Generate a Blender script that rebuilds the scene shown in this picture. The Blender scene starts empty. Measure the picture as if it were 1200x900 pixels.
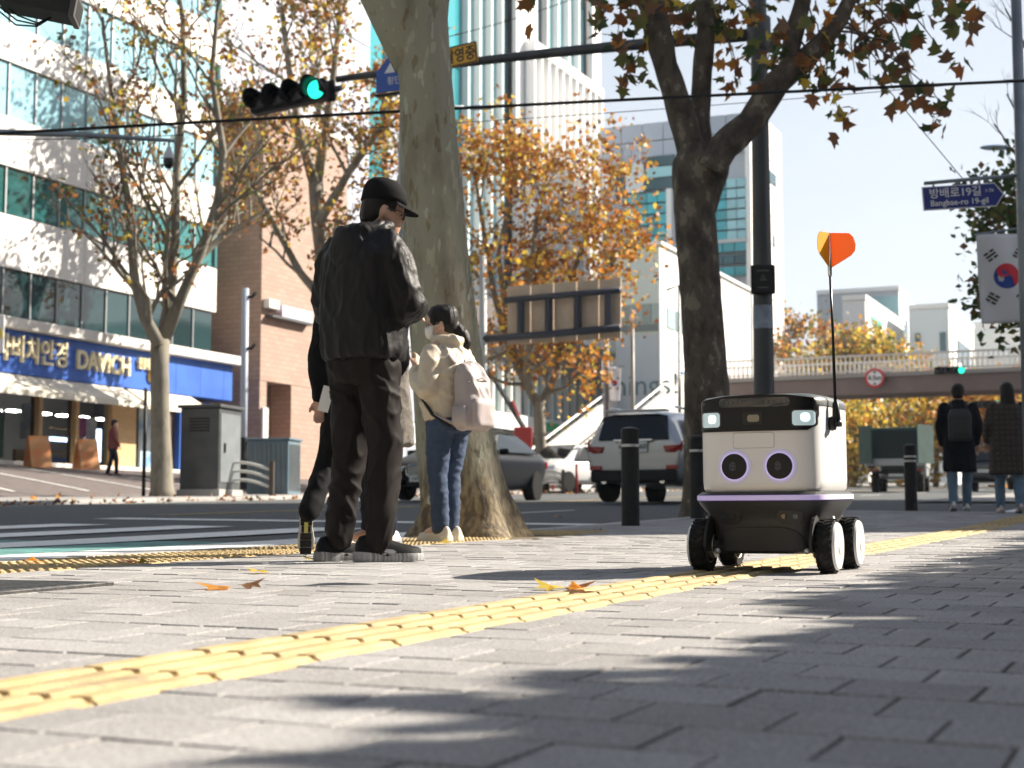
import bpy, bmesh, math, random
import numpy as np
from mathutils import Vector, Matrix, Euler, noise as mnoise
rnd = random.Random(7)
R = math.radians
SC = bpy.context.scene
COL = SC.collection
# ---------------------------------------------------------------- camera, sky, sun, exposure
F_PX = 1800.0                       # focal length in pixels of a 1200 px wide frame (54 mm)
CAM_H = 0.32
PITCH = math.atan(165.0 / F_PX)
cam_d = bpy.data.cameras.new('camera'); cam = bpy.data.objects.new('camera', cam_d); COL.objects.link(cam)
cam.location = (0, 0, CAM_H); cam.rotation_euler = (R(90) + PITCH, 0, 0)
cam_d.sensor_width = 36.0; cam_d.lens = 54.0; cam_d.clip_start = 0.05; cam_d.clip_end = 6000
cam_d.dof.use_dof = True; cam_d.dof.focus_distance = 6.3; cam_d.dof.aperture_fstop = 4.5
SC.camera = cam
SUN_EL, SUN_AZ = R(33), R(21)       # azimuth: ahead of the +X axis
w = bpy.data.worlds.new('World'); SC.world = w; w.use_nodes = True
nt = w.node_tree; nt.nodes.clear()
sky = nt.nodes.new('ShaderNodeTexSky'); sky.sky_type = 'NISHITA'; sky.sun_disc = False
sky.sun_elevation = SUN_EL; sky.sun_rotation = math.pi / 2 - SUN_AZ
sky.air_density = 1.0; sky.dust_density = 1.6; sky.ozone_density = 1.0; sky.altitude = 50
bg = nt.nodes.new('ShaderNodeBackground'); bg.inputs[1].default_value = 0.052
ow = nt.nodes.new('ShaderNodeOutputWorld')
wtc = nt.nodes.new('ShaderNodeTexCoord'); wmp = nt.nodes.new('ShaderNodeMapping'); wmp.inputs['Scale'].default_value = (1, 1, 3.0)
wn = nt.nodes.new('ShaderNodeTexNoise'); wn.inputs['Scale'].default_value = 2.2; wn.inputs['Detail'].default_value = 7; wn.inputs['Roughness'].default_value = 0.6
wr = nt.nodes.new('ShaderNodeMapRange'); wr.inputs[1].default_value = 0.3; wr.inputs[2].default_value = 0.7; wr.inputs[3].default_value = 0.8; wr.inputs[4].default_value = 1.2
wm = nt.nodes.new('ShaderNodeMix'); wm.data_type = 'RGBA'; wm.inputs[7].default_value = (6.6, 7.0, 7.4, 1)      # thin bright cloud veil
nt.links.new(wtc.outputs['Generated'], wmp.inputs[0]); nt.links.new(wmp.outputs[0], wn.inputs['Vector']); nt.links.new(wn.outputs['Fac'], wr.inputs[0]); wsx = nt.nodes.new('ShaderNodeSeparateXYZ'); we = nt.nodes.new('ShaderNodeMapRange'); we.inputs[1].default_value = 0.02; we.inputs[2].default_value = 0.75; we.inputs[3].default_value = 0.90; we.inputs[4].default_value = 0.06   # the veil thins towards the zenith
wx = nt.nodes.new('ShaderNodeMath'); wx.operation = 'MULTIPLY'; wx.use_clamp = True; nt.links.new(wtc.outputs['Generated'], wsx.inputs[0]); nt.links.new(wsx.outputs[2], we.inputs[0]); nt.links.new(we.outputs[0], wx.inputs[0]); nt.links.new(wr.outputs[0], wx.inputs[1]); nt.links.new(wx.outputs[0], wm.inputs[0]); nt.links.new(sky.outputs[0], wm.inputs[6])
nt.links.new(wm.outputs[2], bg.inputs[0]); nt.links.new(bg.outputs[0], ow.inputs[0])
sun_d = bpy.data.lights.new('sun', 'SUN'); sun = bpy.data.objects.new('sun', sun_d); COL.objects.link(sun)
sun_d.energy = 5.0; sun_d.angle = R(0.45); sun_d.color = (1.0, 0.91, 0.785)
to_sun = Vector((math.cos(SUN_EL) * math.cos(SUN_AZ), math.cos(SUN_EL) * math.sin(SUN_AZ), math.sin(SUN_EL)))
sun.rotation_euler = to_sun.to_track_quat('Z', 'Y').to_euler(); sun.location = to_sun * 60
vs = SC.view_settings; vs.view_transform = 'Standard'; vs.look = 'None'; vs.gamma = 1.0; vs.use_curve_mapping = False
vs.exposure = 1.42
SC.render.engine = 'CYCLES'
cy = SC.cycles
cy.use_denoising = True; cy.max_bounces = 6; cy.diffuse_bounces = 3; cy.glossy_bounces = 3
cy.transmission_bounces = 4; cy.transparent_max_bounces = 8; cy.caustics_reflective = False; cy.caustics_refractive = False

# ---------------------------------------------------------------- place frame
AL = R(24.0); SA, CA = math.sin(AL), math.cos(AL)      # the street runs 24 degrees right of the view axis
K1, K2, YK = 0.0217, 0.0297, 12.0                       # the street climbs gently away
def gz(y):
    return K1 * y if y < YK else K1 * YK + K2 * (min(y, 400) - YK)
def st(s, t, dz=0.0):                                    # s along the street, t across it to the left
    x = s * SA - t * CA; y = s * CA + t * SA
    return Vector((x, y, gz(y) + dz))
def st_of(x, y): return (x * SA + y * CA, -x * CA + y * SA)
CP, SP = math.cos(PITCH), math.sin(PITCH)
def ray(px, py):
    u = (px - 600) / F_PX; v = (450 - py) / F_PX
    return Vector((u, CP - v * SP, SP + v * CP))
def at(px, py, Y):                                       # the point Y metres ahead seen in that direction
    d = ray(px, py); k = Y / d.y
    return Vector((d.x * k, Y, CAM_H + d.z * k))
def on_ground(px, py):
    d = ray(px, py); k = CAM_H / (K1 * d.y - d.z)
    p = Vector((0, 0, CAM_H)) + d * k
    if p.y > YK or k < 0:
        c = K1 * YK - K2 * YK; k = (CAM_H - c) / (K2 * d.y - d.z); p = Vector((0, 0, CAM_H)) + d * k
    return p
def on_t(px, py, t):                                     # the point on the vertical plane t = const
    d = ray(px, py); k = t / (-d.x * CA + d.y * SA)
    return Vector((0, 0, CAM_H)) + d * k
def on_s(px, py, s):
    d = ray(px, py); k = s / (d.x * SA + d.y * CA)
    return Vector((0, 0, CAM_H)) + d * k
YAW = -AL                                                # rotation that turns local +Y to the street direction

# ---------------------------------------------------------------- materials
MATS = {}
def mat(name, col, rough=0.6, metal=0.0, col2=None, scale=8.0, bump=0.0, bscale=None, detail=4.0, stretch=None,
        emit=None, estr=0.0, alpha=1.0, trans=0.0, coat=0.0, spec=0.5, vary=0.0, sub=0.0, ramp=(0.35, 0.65), coords='Object', sheen=0.0):
    if name in MATS: return MATS[name]
    m = bpy.data.materials.new(name); MATS[name] = m; m.use_nodes = True
    n = m.node_tree; b = n.nodes['Principled BSDF']; L = n.links.new
    b.inputs['Roughness'].default_value = rough; b.inputs['Metallic'].default_value = metal
    b.inputs['Base Color'].default_value = (*col, 1); b.inputs['Specular IOR Level'].default_value = spec
    if coat: b.inputs['Coat Weight'].default_value = coat; b.inputs['Coat Roughness'].default_value = 0.05
    if trans: b.inputs['Transmission Weight'].default_value = trans
    if alpha < 1: b.inputs['Alpha'].default_value = alpha
    if sheen: b.inputs['Sheen Weight'].default_value = sheen
    if emit: b.inputs['Emission Color'].default_value = (*emit, 1); b.inputs['Emission Strength'].default_value = estr
    tc = None; colsock = None
    if col2 is not None or bump:
        tc = n.nodes.new('ShaderNodeTexCoord'); src = tc.outputs[coords]
        if stretch:
            mp = n.nodes.new('ShaderNodeMapping'); mp.inputs['Scale'].default_value = stretch; L(src, mp.inputs[0]); src = mp.outputs[0]
    if col2 is not None:
        t = n.nodes.new('ShaderNodeTexNoise'); t.inputs['Scale'].default_value = scale; t.inputs['Detail'].default_value = detail
        L(src, t.inputs['Vector'])
        r = n.nodes.new('ShaderNodeValToRGB'); r.color_ramp.elements[0].position = ramp[0]; r.color_ramp.elements[1].position = ramp[1]
        r.color_ramp.elements[0].color = (*col, 1); r.color_ramp.elements[1].color = (*col2, 1)
        L(t.outputs['Fac'], r.inputs[0]); L(r.outputs[0], b.inputs['Base Color']); colsock = r.outputs[0]
    if vary:
        oi = n.nodes.new('ShaderNodeObjectInfo'); g = n.nodes.new('ShaderNodeNewGeometry')
        a = n.nodes.new('ShaderNodeMath'); a.operation = 'ADD'; L(oi.outputs['Random'], a.inputs[0]); L(g.outputs['Random Per Island'], a.inputs[1])
        fr = n.nodes.new('ShaderNodeMath'); fr.operation = 'FRACT'; L(a.outputs[0], fr.inputs[0])
        mr = n.nodes.new('ShaderNodeMapRange'); mr.inputs[3].default_value = 1 - vary; mr.inputs[4].default_value = 1 + vary; L(fr.outputs[0], mr.inputs[0])
        hs = n.nodes.new('ShaderNodeHueSaturation'); L(mr.outputs[0], hs.inputs['Value'])
        if colsock: L(colsock, hs.inputs['Color'])
        else: hs.inputs['Color'].default_value = (*col, 1)
        L(hs.outputs[0], b.inputs['Base Color'])
    if bump:
        t2 = n.nodes.new('ShaderNodeTexNoise'); t2.inputs['Scale'].default_value = bscale or scale * 4; t2.inputs['Detail'].default_value = 5
        L(src, t2.inputs['Vector'])
        bp = n.nodes.new('ShaderNodeBump'); bp.inputs['Strength'].default_value = min(1.0, bump); bp.inputs['Distance'].default_value = 0.01
        L(t2.outputs['Fac'], bp.inputs['Height']); L(bp.outputs[0], b.inputs['Normal'])
    return m
def grime(m, dirt, scale=1.6, amount=0.6, speck=0.0, speck_scale=420.0):
    """dirt with a shape of its own, laid over a finished material in world space, and fine aggregate specks"""
    n = m.node_tree; b = n.nodes['Principled BSDF']; L = n.links.new; g = n.nodes.new('ShaderNodeNewGeometry'); src = b.inputs['Base Color'].links[0].from_socket
    t = n.nodes.new('ShaderNodeTexNoise'); t.inputs['Scale'].default_value = scale; t.inputs['Detail'].default_value = 9; t.inputs['Roughness'].default_value = 0.68; L(g.outputs['Position'], t.inputs['Vector'])
    r = n.nodes.new('ShaderNodeMapRange'); r.inputs[1].default_value = 0.46; r.inputs[2].default_value = 0.72; r.inputs[3].default_value = 0.0; r.inputs[4].default_value = amount; L(t.outputs['Fac'], r.inputs[0])
    mx = n.nodes.new('ShaderNodeMix'); mx.data_type = 'RGBA'; mx.inputs[7].default_value = (*dirt, 1); L(r.outputs[0], mx.inputs[0]); L(src, mx.inputs[6]); out = mx.outputs[2]
    if speck:
        v = n.nodes.new('ShaderNodeTexNoise'); v.inputs['Scale'].default_value = speck_scale; v.inputs['Detail'].default_value = 2; L(g.outputs['Position'], v.inputs['Vector'])
        q = n.nodes.new('ShaderNodeMapRange'); q.inputs[1].default_value = 0.30; q.inputs[2].default_value = 0.70; q.inputs[3].default_value = 1 - speck; q.inputs[4].default_value = 1 + speck; L(v.outputs['Fac'], q.inputs[0])
        hs = n.nodes.new('ShaderNodeHueSaturation'); L(q.outputs[0], hs.inputs['Value']); L(out, hs.inputs['Color']); out = hs.outputs[0]
    L(out, b.inputs['Base Color']); return m
def translucent_leaf(name, col, col2, vary=0.35):
    if name in MATS: return MATS[name]
    m = mat(name, col, 0.55, col2=col2, scale=1.3, detail=2, vary=vary, ramp=(0.4, 0.6))
    n = m.node_tree; b = n.nodes['Principled BSDF']; out = n.nodes['Material Output']
    tr = n.nodes.new('ShaderNodeBsdfTranslucent'); mx = n.nodes.new('ShaderNodeMixShader'); mx.inputs[0].default_value = 0.38
    src = b.inputs['Base Color'].links[0].from_socket
    n.links.new(src, tr.inputs[0]); n.links.new(b.outputs[0], mx.inputs[1]); n.links.new(tr.outputs[0], mx.inputs[2]); n.links.new(mx.outputs[0], out.inputs[0])
    return m

# ---------------------------------------------------------------- mesh helpers
class MB:
    def __init__(self): self.v = []; self.f = []; self.m = []; self.mats = []
    def mi(self, m):
        if m is None: return 0
        if m not in self.mats: self.mats.append(m)
        return self.mats.index(m)
    def add(self, vs_, fs, m=None):
        o = len(self.v); k = self.mi(m)
        self.v.extend([tuple(p) for p in vs_]); self.f.extend([tuple(i + o for i in q) for q in fs]); self.m.extend([k] * len(fs)); return self
    def box(self, c, d, rot=None, m=None):
        x, y, z = d[0] / 2, d[1] / 2, d[2] / 2
        p = [Vector((sx * x, sy * y, sz * z)) for sz in (-1, 1) for sy in (-1, 1) for sx in (-1, 1)]
        if rot is not None: p = [rot @ q for q in p]
        c = Vector(c)
        return self.add([q + c for q in p], [(0, 2, 3, 1), (4, 5, 7, 6), (0, 1, 5, 4), (2, 6, 7, 3), (0, 4, 6, 2), (1, 3, 7, 5)], m)
    def tube(self, pts, rad, n=8, m=None, caps=True, squash=1.0):
        pts = [Vector(p) for p in pts]
        if not hasattr(rad, '__len__'): rad = [rad] * len(pts)
        rings = []; up = None
        for i, p in enumerate(pts):
            d = (pts[min(i + 1, len(pts) - 1)] - pts[max(i - 1, 0)]).normalized()
            if up is None:
                up = Vector((0, 0, 1)) if abs(d.z) < 0.9 else Vector((1, 0, 0))
            a = d.cross(up).normalized(); up = a.cross(d).normalized()
            rings.append([p + (a * math.cos(2 * math.pi * j / n) + up * math.sin(2 * math.pi * j / n) * squash) * rad[i] for j in range(n)])
        return self.rings(rings, m, caps)
    def rings(self, rings, m=None, caps=True):
        n = len(rings[0]); vs_ = [p for r in rings for p in r]; fs = []
        for i in range(len(rings) - 1):
            for j in range(n):
                k = (j + 1) % n
                fs.append((i * n + j, i * n + k, (i + 1) * n + k, (i + 1) * n + j))
        if caps:
            fs.append(tuple(reversed(range(n)))); fs.append(tuple(range((len(rings) - 1) * n, len(rings) * n)))
        return self.add(vs_, fs, m)
    def cyl(self, a, b, r, r2=None, n=12, m=None): return self.tube([a, b], [r, r if r2 is None else r2], n, m)
    def sphere(self, c, r, n=12, k=8, m=None):
        r = Vector((r, r, r)) if not hasattr(r, '__len__') else Vector(r); c = Vector(c)
        rings = []
        for i in range(1, k):
            a = math.pi * i / k
            rings.append([c + Vector((r.x * math.sin(a) * math.cos(2 * math.pi * j / n), r.y * math.sin(a) * math.sin(2 * math.pi * j / n), -r.z * math.cos(a))) for j in range(n)])
        return self.rings(rings, m, True)
    def prism(self, poly, h, m=None, axis='z'):           # poly in (x, y), extruded h along the third axis from 0
        n = len(poly)
        if axis == 'z': a = [(x, y, 0) for x, y in poly]; b = [(x, y, h) for x, y in poly]
        elif axis == 'y': a = [(x, 0, y) for x, y in poly]; b = [(x, h, y) for x, y in poly]
        else: a = [(0, x, y) for x, y in poly]; b = [(h, x, y) for x, y in poly]
        fs = [tuple(reversed(range(n))), tuple(range(n, 2 * n))] + [(i, (i + 1) % n, n + (i + 1) % n, n + i) for i in range(n)]
        return self.add(a + b, fs, m)
    def quad(self, a, b, c, d, m=None): return self.add([a, b, c, d], [(0, 1, 2, 3)], m)
    def xf(self, M):
        self.v = [tuple(M @ Vector(p)) for p in self.v]; return self
    def mesh(self, name, m=None, smooth=False, fix=True):
        me = bpy.data.meshes.new(name); me.from_pydata(self.v, [], self.f)
        for q in (self.mats or ([m] if m else [])): me.materials.append(q)
        if self.mats: me.polygons.foreach_set('material_index', self.m)
        if fix:
            bm = bmesh.new(); bm.from_mesh(me); bmesh.ops.recalc_face_normals(bm, faces=bm.faces); bm.to_mesh(me); bm.free()
        if smooth: me.polygons.foreach_set('use_smooth', [True] * len(me.polygons))
        me.update(); return me
    def build(self, name, m=None, parent=None, loc=(0, 0, 0), rot=(0, 0, 0), smooth=False, bevel=0.0, fix=True, seg=2, auto=None):
        o = link(name, self.mesh(name, m, smooth or auto is not None, fix), parent, loc, rot)
        if bevel:
            b = o.modifiers.new('bevel', 'BEVEL'); b.width = bevel; b.segments = seg; b.limit_method = 'ANGLE'; b.angle_limit = R(35)
            o.data.polygons.foreach_set('use_smooth', [True] * len(o.data.polygons)); b.harden_normals = True
        elif auto is not None: sharp(o.data, auto)
        return o
def sharp(me, ang):
    bm = bmesh.new(); bm.from_mesh(me)
    for e in bm.edges:
        if len(e.link_faces) == 2 and e.calc_face_angle(0) > R(ang): e.smooth = False
    for f in bm.faces: f.smooth = True
    bm.to_mesh(me); bm.free()
def link(name, data, parent=None, loc=(0, 0, 0), rot=(0, 0, 0)):
    o = bpy.data.objects.new(name, data); COL.objects.link(o)
    o.location = loc; o.rotation_euler = rot
    if parent is not None: o.parent = parent
    return o
def tag(o, label=None, cat=None, group=None, kind=None):
    if label: o['label'] = label
    if cat: o['category'] = cat
    if group: o['group'] = group
    if kind: o['kind'] = kind
    return o
def thing(name, label, cat, loc=(0, 0, 0), rot=(0, 0, 0), group=None):
    return tag(link(name, None, None, loc, rot), label, cat, group)
def copy_tree(o, parent=None, kids=None):
    c = o.copy(); COL.objects.link(c); c.parent = parent
    if kids is None:
        kids = {}
        for q in bpy.data.objects:
            if q.parent: kids.setdefault(q.parent.name, []).append(q)
    for ch in kids.get(o.name, []): copy_tree(ch, c, kids)
    return c
def text_mesh(txt, size, m, extrude=0.0, bold=0.0, align='CENTER', sx=1.0):
    cu = bpy.data.curves.new('lettering', 'FONT'); cu.body = txt; cu.size = size; cu.extrude = extrude; cu.offset = bold
    cu.align_x = align; cu.align_y = 'CENTER'; cu.resolution_u = 3
    o = bpy.data.objects.new('lettering', cu); COL.objects.link(o)
    dg = bpy.context.evaluated_depsgraph_get()
    me = bpy.data.meshes.new_from_object(o.evaluated_get(dg)); me.name = 'lettering'
    bpy.data.objects.remove(o); bpy.data.curves.remove(cu)
    if sx != 1.0:
        for v in me.vertices: v.co.x *= sx
    me.materials.clear(); me.materials.append(m)
    return me
def lathe(mb, prof, n=16, m=None, axis='z', c=(0, 0, 0)):
    rings = []
    for r, h in prof:
        ring = []
        for j in range(n):
            a = 2 * math.pi * j / n; x, y = r * math.cos(a), r * math.sin(a)
            p = (x, y, h) if axis == 'z' else ((h, x, y) if axis == 'x' else (x, h, y))
            ring.append(Vector(p) + Vector(c))
        rings.append(ring)
    return mb.rings(rings, m, True)
# ================================================================ SETTING: ground, road, pavements
M_paver = mat('paver_concrete', (0.30, 0.29, 0.284), 0.92, col2=(0.41, 0.397, 0.388), scale=90, bump=0.5, bscale=260, vary=0.13, detail=8, spec=0.2)
M_joint = mat('joint_sand', (0.03, 0.026, 0.02), 0.95, col2=(0.075, 0.06, 0.045), scale=14)
M_asph = mat('asphalt', (0.08, 0.086, 0.088), 0.92, col2=(0.125, 0.132, 0.134), scale=40, bump=0.8, bscale=120, detail=9, spec=0.3)
M_white = mat('road_paint_white', (0.78, 0.78, 0.75), 0.7, col2=(0.5, 0.5, 0.49), scale=9, ramp=(0.55, 0.8), bump=0.3, bscale=90)
M_teal = mat('road_paint_teal', (0.11, 0.30, 0.28), 0.8, col2=(0.05, 0.1, 0.1), scale=6, ramp=(0.4, 0.75), bump=0.3, bscale=90)
M_yel = mat('tactile_yellow', (0.46, 0.335, 0.155), 0.8, col2=(0.56, 0.425, 0.22), scale=7, bump=0.35, bscale=150, vary=0.07, spec=0.3)
M_kerb = mat('kerb_granite', (0.33, 0.32, 0.30), 0.8, col2=(0.43, 0.42, 0.4), scale=80, bump=0.3, bscale=200, vary=0.12)
M_farpave = mat('far_paving', (0.26, 0.25, 0.24), 0.9, col2=(0.33, 0.31, 0.29), scale=1.5, bump=0.3, bscale=30)

grime(M_paver, (0.17, 0.155, 0.14), 1.3, 0.5, 0.5, 300); grime(M_yel, (0.20, 0.165, 0.12), 5.0, 0.85, 0.16, 260)
def sheet(name, s0, s1, t0, t1, dz, m, ns=40, nt=12, kind='structure'):
    mb = MB(); vs_, fs = [], []
    for i in range(ns + 1):
        for j in range(nt + 1):
            vs_.append(st(s0 + (s1 - s0) * i / ns, t0 + (t1 - t0) * j / nt, dz))
    for i in range(ns):
        for j in range(nt):
            a = i * (nt + 1) + j; fs.append((a, a + 1, a + nt + 2, a + nt + 1))
    mb.add(vs_, fs, m); o = mb.build(name, m)
    if kind: tag(o, kind=kind)
    return o
KERB_T = 4.95
# the base sheet, reaching to the horizon
mb = MB(); ys = [-290, -20, -5, 0, 6, YK, 30, 60, 100, 200, 400, 1250]; vs_, fs = [], []
for y in ys:
    for x in (-590, -60, 0, 60, 890): vs_.append((x, y, gz(y) - 0.14))
for i in range(len(ys) - 1):
    for j in range(4): a = i * 5 + j; fs.append((a, a + 1, a + 6, a + 5))
tag(mb.add(vs_, fs).build('ground', mat('earth', (0.16, 0.15, 0.13), 0.95, col2=(0.2, 0.19, 0.16), scale=0.2)), kind='structure')
sheet('road', -14, 150, KERB_T + 0.10, 18.8, -0.045, M_asph, 60, 6)
bed = sheet('sidewalk', -6, 20.8, -6.0, KERB_T - 0.02, -0.014, M_joint, 60, 8)
sheet('side_street', 21.0, 30.0, -14.0, KERB_T + 0.1, -0.041, M_asph, 12, 6)
sheet('plaza', 30.2, 150, -14.0, KERB_T + 0.1, -0.005, M_farpave, 40, 4)
sheet('far_sidewalk', -14, 150, 18.95, 24.0, 0.02, M_farpave, 50, 3)

# ---- pavers: 0.203 m square stones in running bond, rows across the street
PS, PT, GAP = 0.205, 0.218, 0.0078
def paver_geo(lx, ly, h=0.03, bev=0.0018):
    ax, ay = lx / 2, ly / 2; b = bev
    vs_ = [(-ax, -ay, -h), (ax, -ay, -h), (ax, ay, -h), (-ax, ay, -h), (-ax, -ay, -b), (ax, -ay, -b), (ax, ay, -b), (-ax, ay, -b),
           (-ax + b, -ay + b, 0), (ax - b, -ay + b, 0), (ax - b, ay - b, 0), (-ax + b, ay - b, 0)]
    fs = [(0, 1, 5, 4), (1, 2, 6, 5), (2, 3, 7, 6), (3, 0, 4, 7), (4, 5, 9, 8), (5, 6, 10, 9), (6, 7, 11, 10), (7, 4, 8, 11), (8, 9, 10, 11)]
    return vs_, fs
pv, pf = paver_geo(PT - GAP, PS - GAP)
paver_me = bpy.data.meshes.new('paver'); paver_me.from_pydata(pv, [], pf); paver_me.materials.append(M_paver)
STRIP_T, STRIP_W = 1.70, 0.325                 # tactile guide strip (centre, width)
DOT_T0, DOT_T1 = KERB_T - 0.02 - 0.66, KERB_T - 0.02
def in_view(x, y): return y > 1.2 and abs(x) < y * 0.36 + 0.15
def placed(x, y, tz=0.0): 
    k = K1 if y < YK else K2
    M = Matrix.Translation((x, y, gz(y) + tz)) @ Matrix.Rotation(math.atan(k), 4, 'X') @ Matrix.Rotation(-AL, 4, 'Z')
    return M
def wob(r): return (Matrix.Translation((0, 0, r.uniform(-0.0018, 0.0012))) @ Matrix.Rotation(r.gauss(0, 0.0055), 4, 'X') @ Matrix.Rotation(r.gauss(0, 0.004), 4, 'Y') @ Matrix.Rotation(r.gauss(0, 0.004), 4, 'Z'))
spots = []
PITS = [(-0.30, 11.05, 0.66), (2.15, 17.6, 0.6)]          # tree pits
ns0 = int(-2.5 / PS)
for i in range(ns0, int(20.6 / PS)):
    s = (i + 0.5) * PS
    off = 0.5 * PT if i % 2 else 0.0
    for j in range(int(-5.4 / PT), int(KERB_T / PT) + 1):
        t = j * PT + off
        t0, t1 = t - PT / 2, t + PT / 2
        # cut stones against the strip and the kerb tactile
        for lo, hi in ((-99, STRIP_T - STRIP_W / 2), (STRIP_T + STRIP_W / 2, KERB_T - 0.02)):
            a, b = max(t0, lo), min(t1, hi)
            if hi > 3 and 4.0 < s < 11.4: b = min(b, DOT_T0)
            if b - a > 0.035: spots.append((s, (a + b) / 2, b - a))
near = []; rest = []
for s, t, wd in spots:
    p = st(s, t); full = abs(wd - PT) < 1e-4
    pit = any(abs(s - st_of(px_, py_)[0]) < r_ and abs(t - st_of(px_, py_)[1]) < r_ for px_, py_, r_ in PITS)
    if pit: continue
    (near if full and in_view(p.x, p.y) else rest).append((p.y, s, t, wd))
near.sort(); rest += near[300:]; near = near[:300]
for y, s, t, wd in near:
    p = st(s, t); o = link('paver', paver_me, bed); o.matrix_world = placed(p.x, p.y) @ wob(rnd)
mb = MB()
for y, s, t, wd in rest:
    p = st(s, t); M = placed(p.x, p.y) @ wob(rnd)
    v_, f_ = (pv, pf) if abs(wd - PT) < 1e-4 else paver_geo(wd - GAP, PS - GAP)
    mb.add([M @ Vector(q) for q in v_], f_)
tag(mb.build('paver_field', M_paver, bed, fix=False), kind='stuff')

# ---- tactile guide blocks: four rounded bars each
def bar_block(L=STRIP_W):
    mb = MB(); v_, f_ = paver_geo(L - 0.005, L - 0.005, 0.03, 0.004); mb.add(v_, f_)
    for k in range(4):
        x = (k - 1.5) * L / 4; l = L / 2 - 0.006; wd = 0.0265; h = 0.0075
        prof = [(-wd, 0), (-wd * 0.72, h), (wd * 0.72, h), (wd, 0)]
        a = [(x + q, -l, z) for q, z in prof]; b = [(x + q * 0.9, -l + 0.012, z) for q, z in prof]
        rows = [[(x + q, -l, 0.0) for q, z in prof], [(x + q, -l + 0.005, z) for q, z in prof], [(x + q, l - 0.005, z) for q, z in prof], [(x + q, l, 0.0) for q, z in prof]]
        vs_ = [p for r_ in rows for p in r_]; fs = []
        for r_ in range(3):
            for q in range(3): a_ = r_ * 4 + q; fs.append((a_, a_ + 1, a_ + 5, a_ + 4))
        mb.add(vs_, fs)
    return mb.mesh('guide_block', M_yel, fix=False)
def dot_block(L=0.325, g=6):
    mb = MB(); v_, f_ = paver_geo(L - 0.005, L - 0.005, 0.03, 0.004); mb.add(v_, f_)
    for i in range(g):
        for j in range(g):
            x = (i - (g - 1) / 2) * L / g; y = (j - (g - 1) / 2) * L / g
            n = 6; vs_ = [(x + 0.019 * math.cos(k * math.pi / 3), y + 0.019 * math.sin(k * math.pi / 3), 0) for k in range(n)] + \
                [(x + 0.011 * math.cos(k * math.pi / 3), y + 0.011 * math.sin(k * math.pi / 3), 0.007) for k in range(n)]
            mb.add(vs_, [(k, (k + 1) % n, n + (k + 1) % n, n + k) for k in range(n)] + [tuple(range(n, 2 * n))])
    return mb.mesh('dot_block', M_yel, fix=False)
bar_me, dot_me = bar_block(), dot_block()
s = -1.2
while s < 20.4:
    p = st(s, STRIP_T); o = link('guide_block', bar_me if s < 14.2 else dot_me, bed); o.matrix_world = placed(p.x, p.y, -0.001) @ Matrix.Rotation(rnd.gauss(0, .002), 4, 'X')
    s += STRIP_W + 0.002
s = 4.0 + 0.163
while s < 11.4:
    for k in range(2):
        p = st(s, DOT_T1 - 0.165 - 0.328 * k); o = link('dot_block', dot_me, bed)
        if not any(abs(s - st_of(a_, b_)[0]) < r_ - 0.1 and abs(p.x - a_) < 0.5 for a_, b_, r_ in PITS): o.matrix_world = placed(p.x, p.y, -0.001) @ wob(rnd)
        else: bpy.data.objects.remove(o)
    s += 0.328
# crossing branch of dots in the shaded part
# ---- kerb stones
kb = MB(); kv, kf = paver_geo(0.14, 0.985, 0.15, 0.012); kb.add(kv, kf); kerb_me = kb.mesh('kerb_stone', M_kerb, fix=False)
kerb_o = tag(link('kerb', None), 'granite kerb between the near pavement and the road', 'kerb')
i = -4
while i < 21:
    p = st(i + 0.5, KERB_T + 0.055); o = link('kerb_stone', kerb_me, kerb_o); o.matrix_world = placed(p.x, p.y, 0.003) @ wob(rnd); i += 1
kerb_f = tag(link('kerb', None), 'granite kerb along the far side of the road', 'kerb')
for i in range(-2, 90):
    p = st(i + 0.5, 18.88); o = link('kerb_stone', kerb_me, kerb_f); o.matrix_world = placed(p.x, p.y, 0.03)
# tree pit soil
for px_, py_, r_ in PITS:
    s, t = st_of(px_, py_)
    sheet('tree_pit', s - r_, s + r_, t - r_, min(t + r_, KERB_T - 0.02), -0.004, mat('pit_soil', (0.10, 0.075, 0.05), 1.0, col2=(0.2, 0.16, 0.1), scale=18, bump=1.0, bscale=60), 6, 6)

# ---- road markings
def mark(name, s0, s1, t0, t1, m, dz=-0.040): return sheet(name, s0, s1, t0, t1, dz, m, max(1, int((s1 - s0) / 3)), 1)
t = KERB_T + 0.5; k = 0
while t < 18.0:                                   # zebra: bars along the street, teal ground between the near ones
    mark('crossing_stripe', 4.2 + 0.25 * (k % 3), 12.4, t, t + 0.66, M_white, -0.036)
    if k < 7: mark('crossing_ground', 4.4, 9.2 - 0.3 * (k % 2), t + 0.68, t + 1.46, M_teal, -0.040)
    t += 1.48; k += 1
mark('stop_line', 14.2, 14.7, KERB_T + 0.5, 11.6, M_white)
for k in range(14): mark('lane_line', 18 + k * 8, 21 + k * 8, 8.3, 8.42, M_white)
mark('centre_line', 16, 140, 11.75, 11.87, M_yel); mark('centre_line', 16, 140, 12.0, 12.12, M_yel)
mark('edge_line', 13, 140, 18.2, 18.3, M_white)
for k in range(9):                                # crossing over the side street
    mark('crossing_stripe', 22.2, 27.8, -6 + k * 1.0, -5.5 + k * 1.0, M_white, -0.036)
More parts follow.
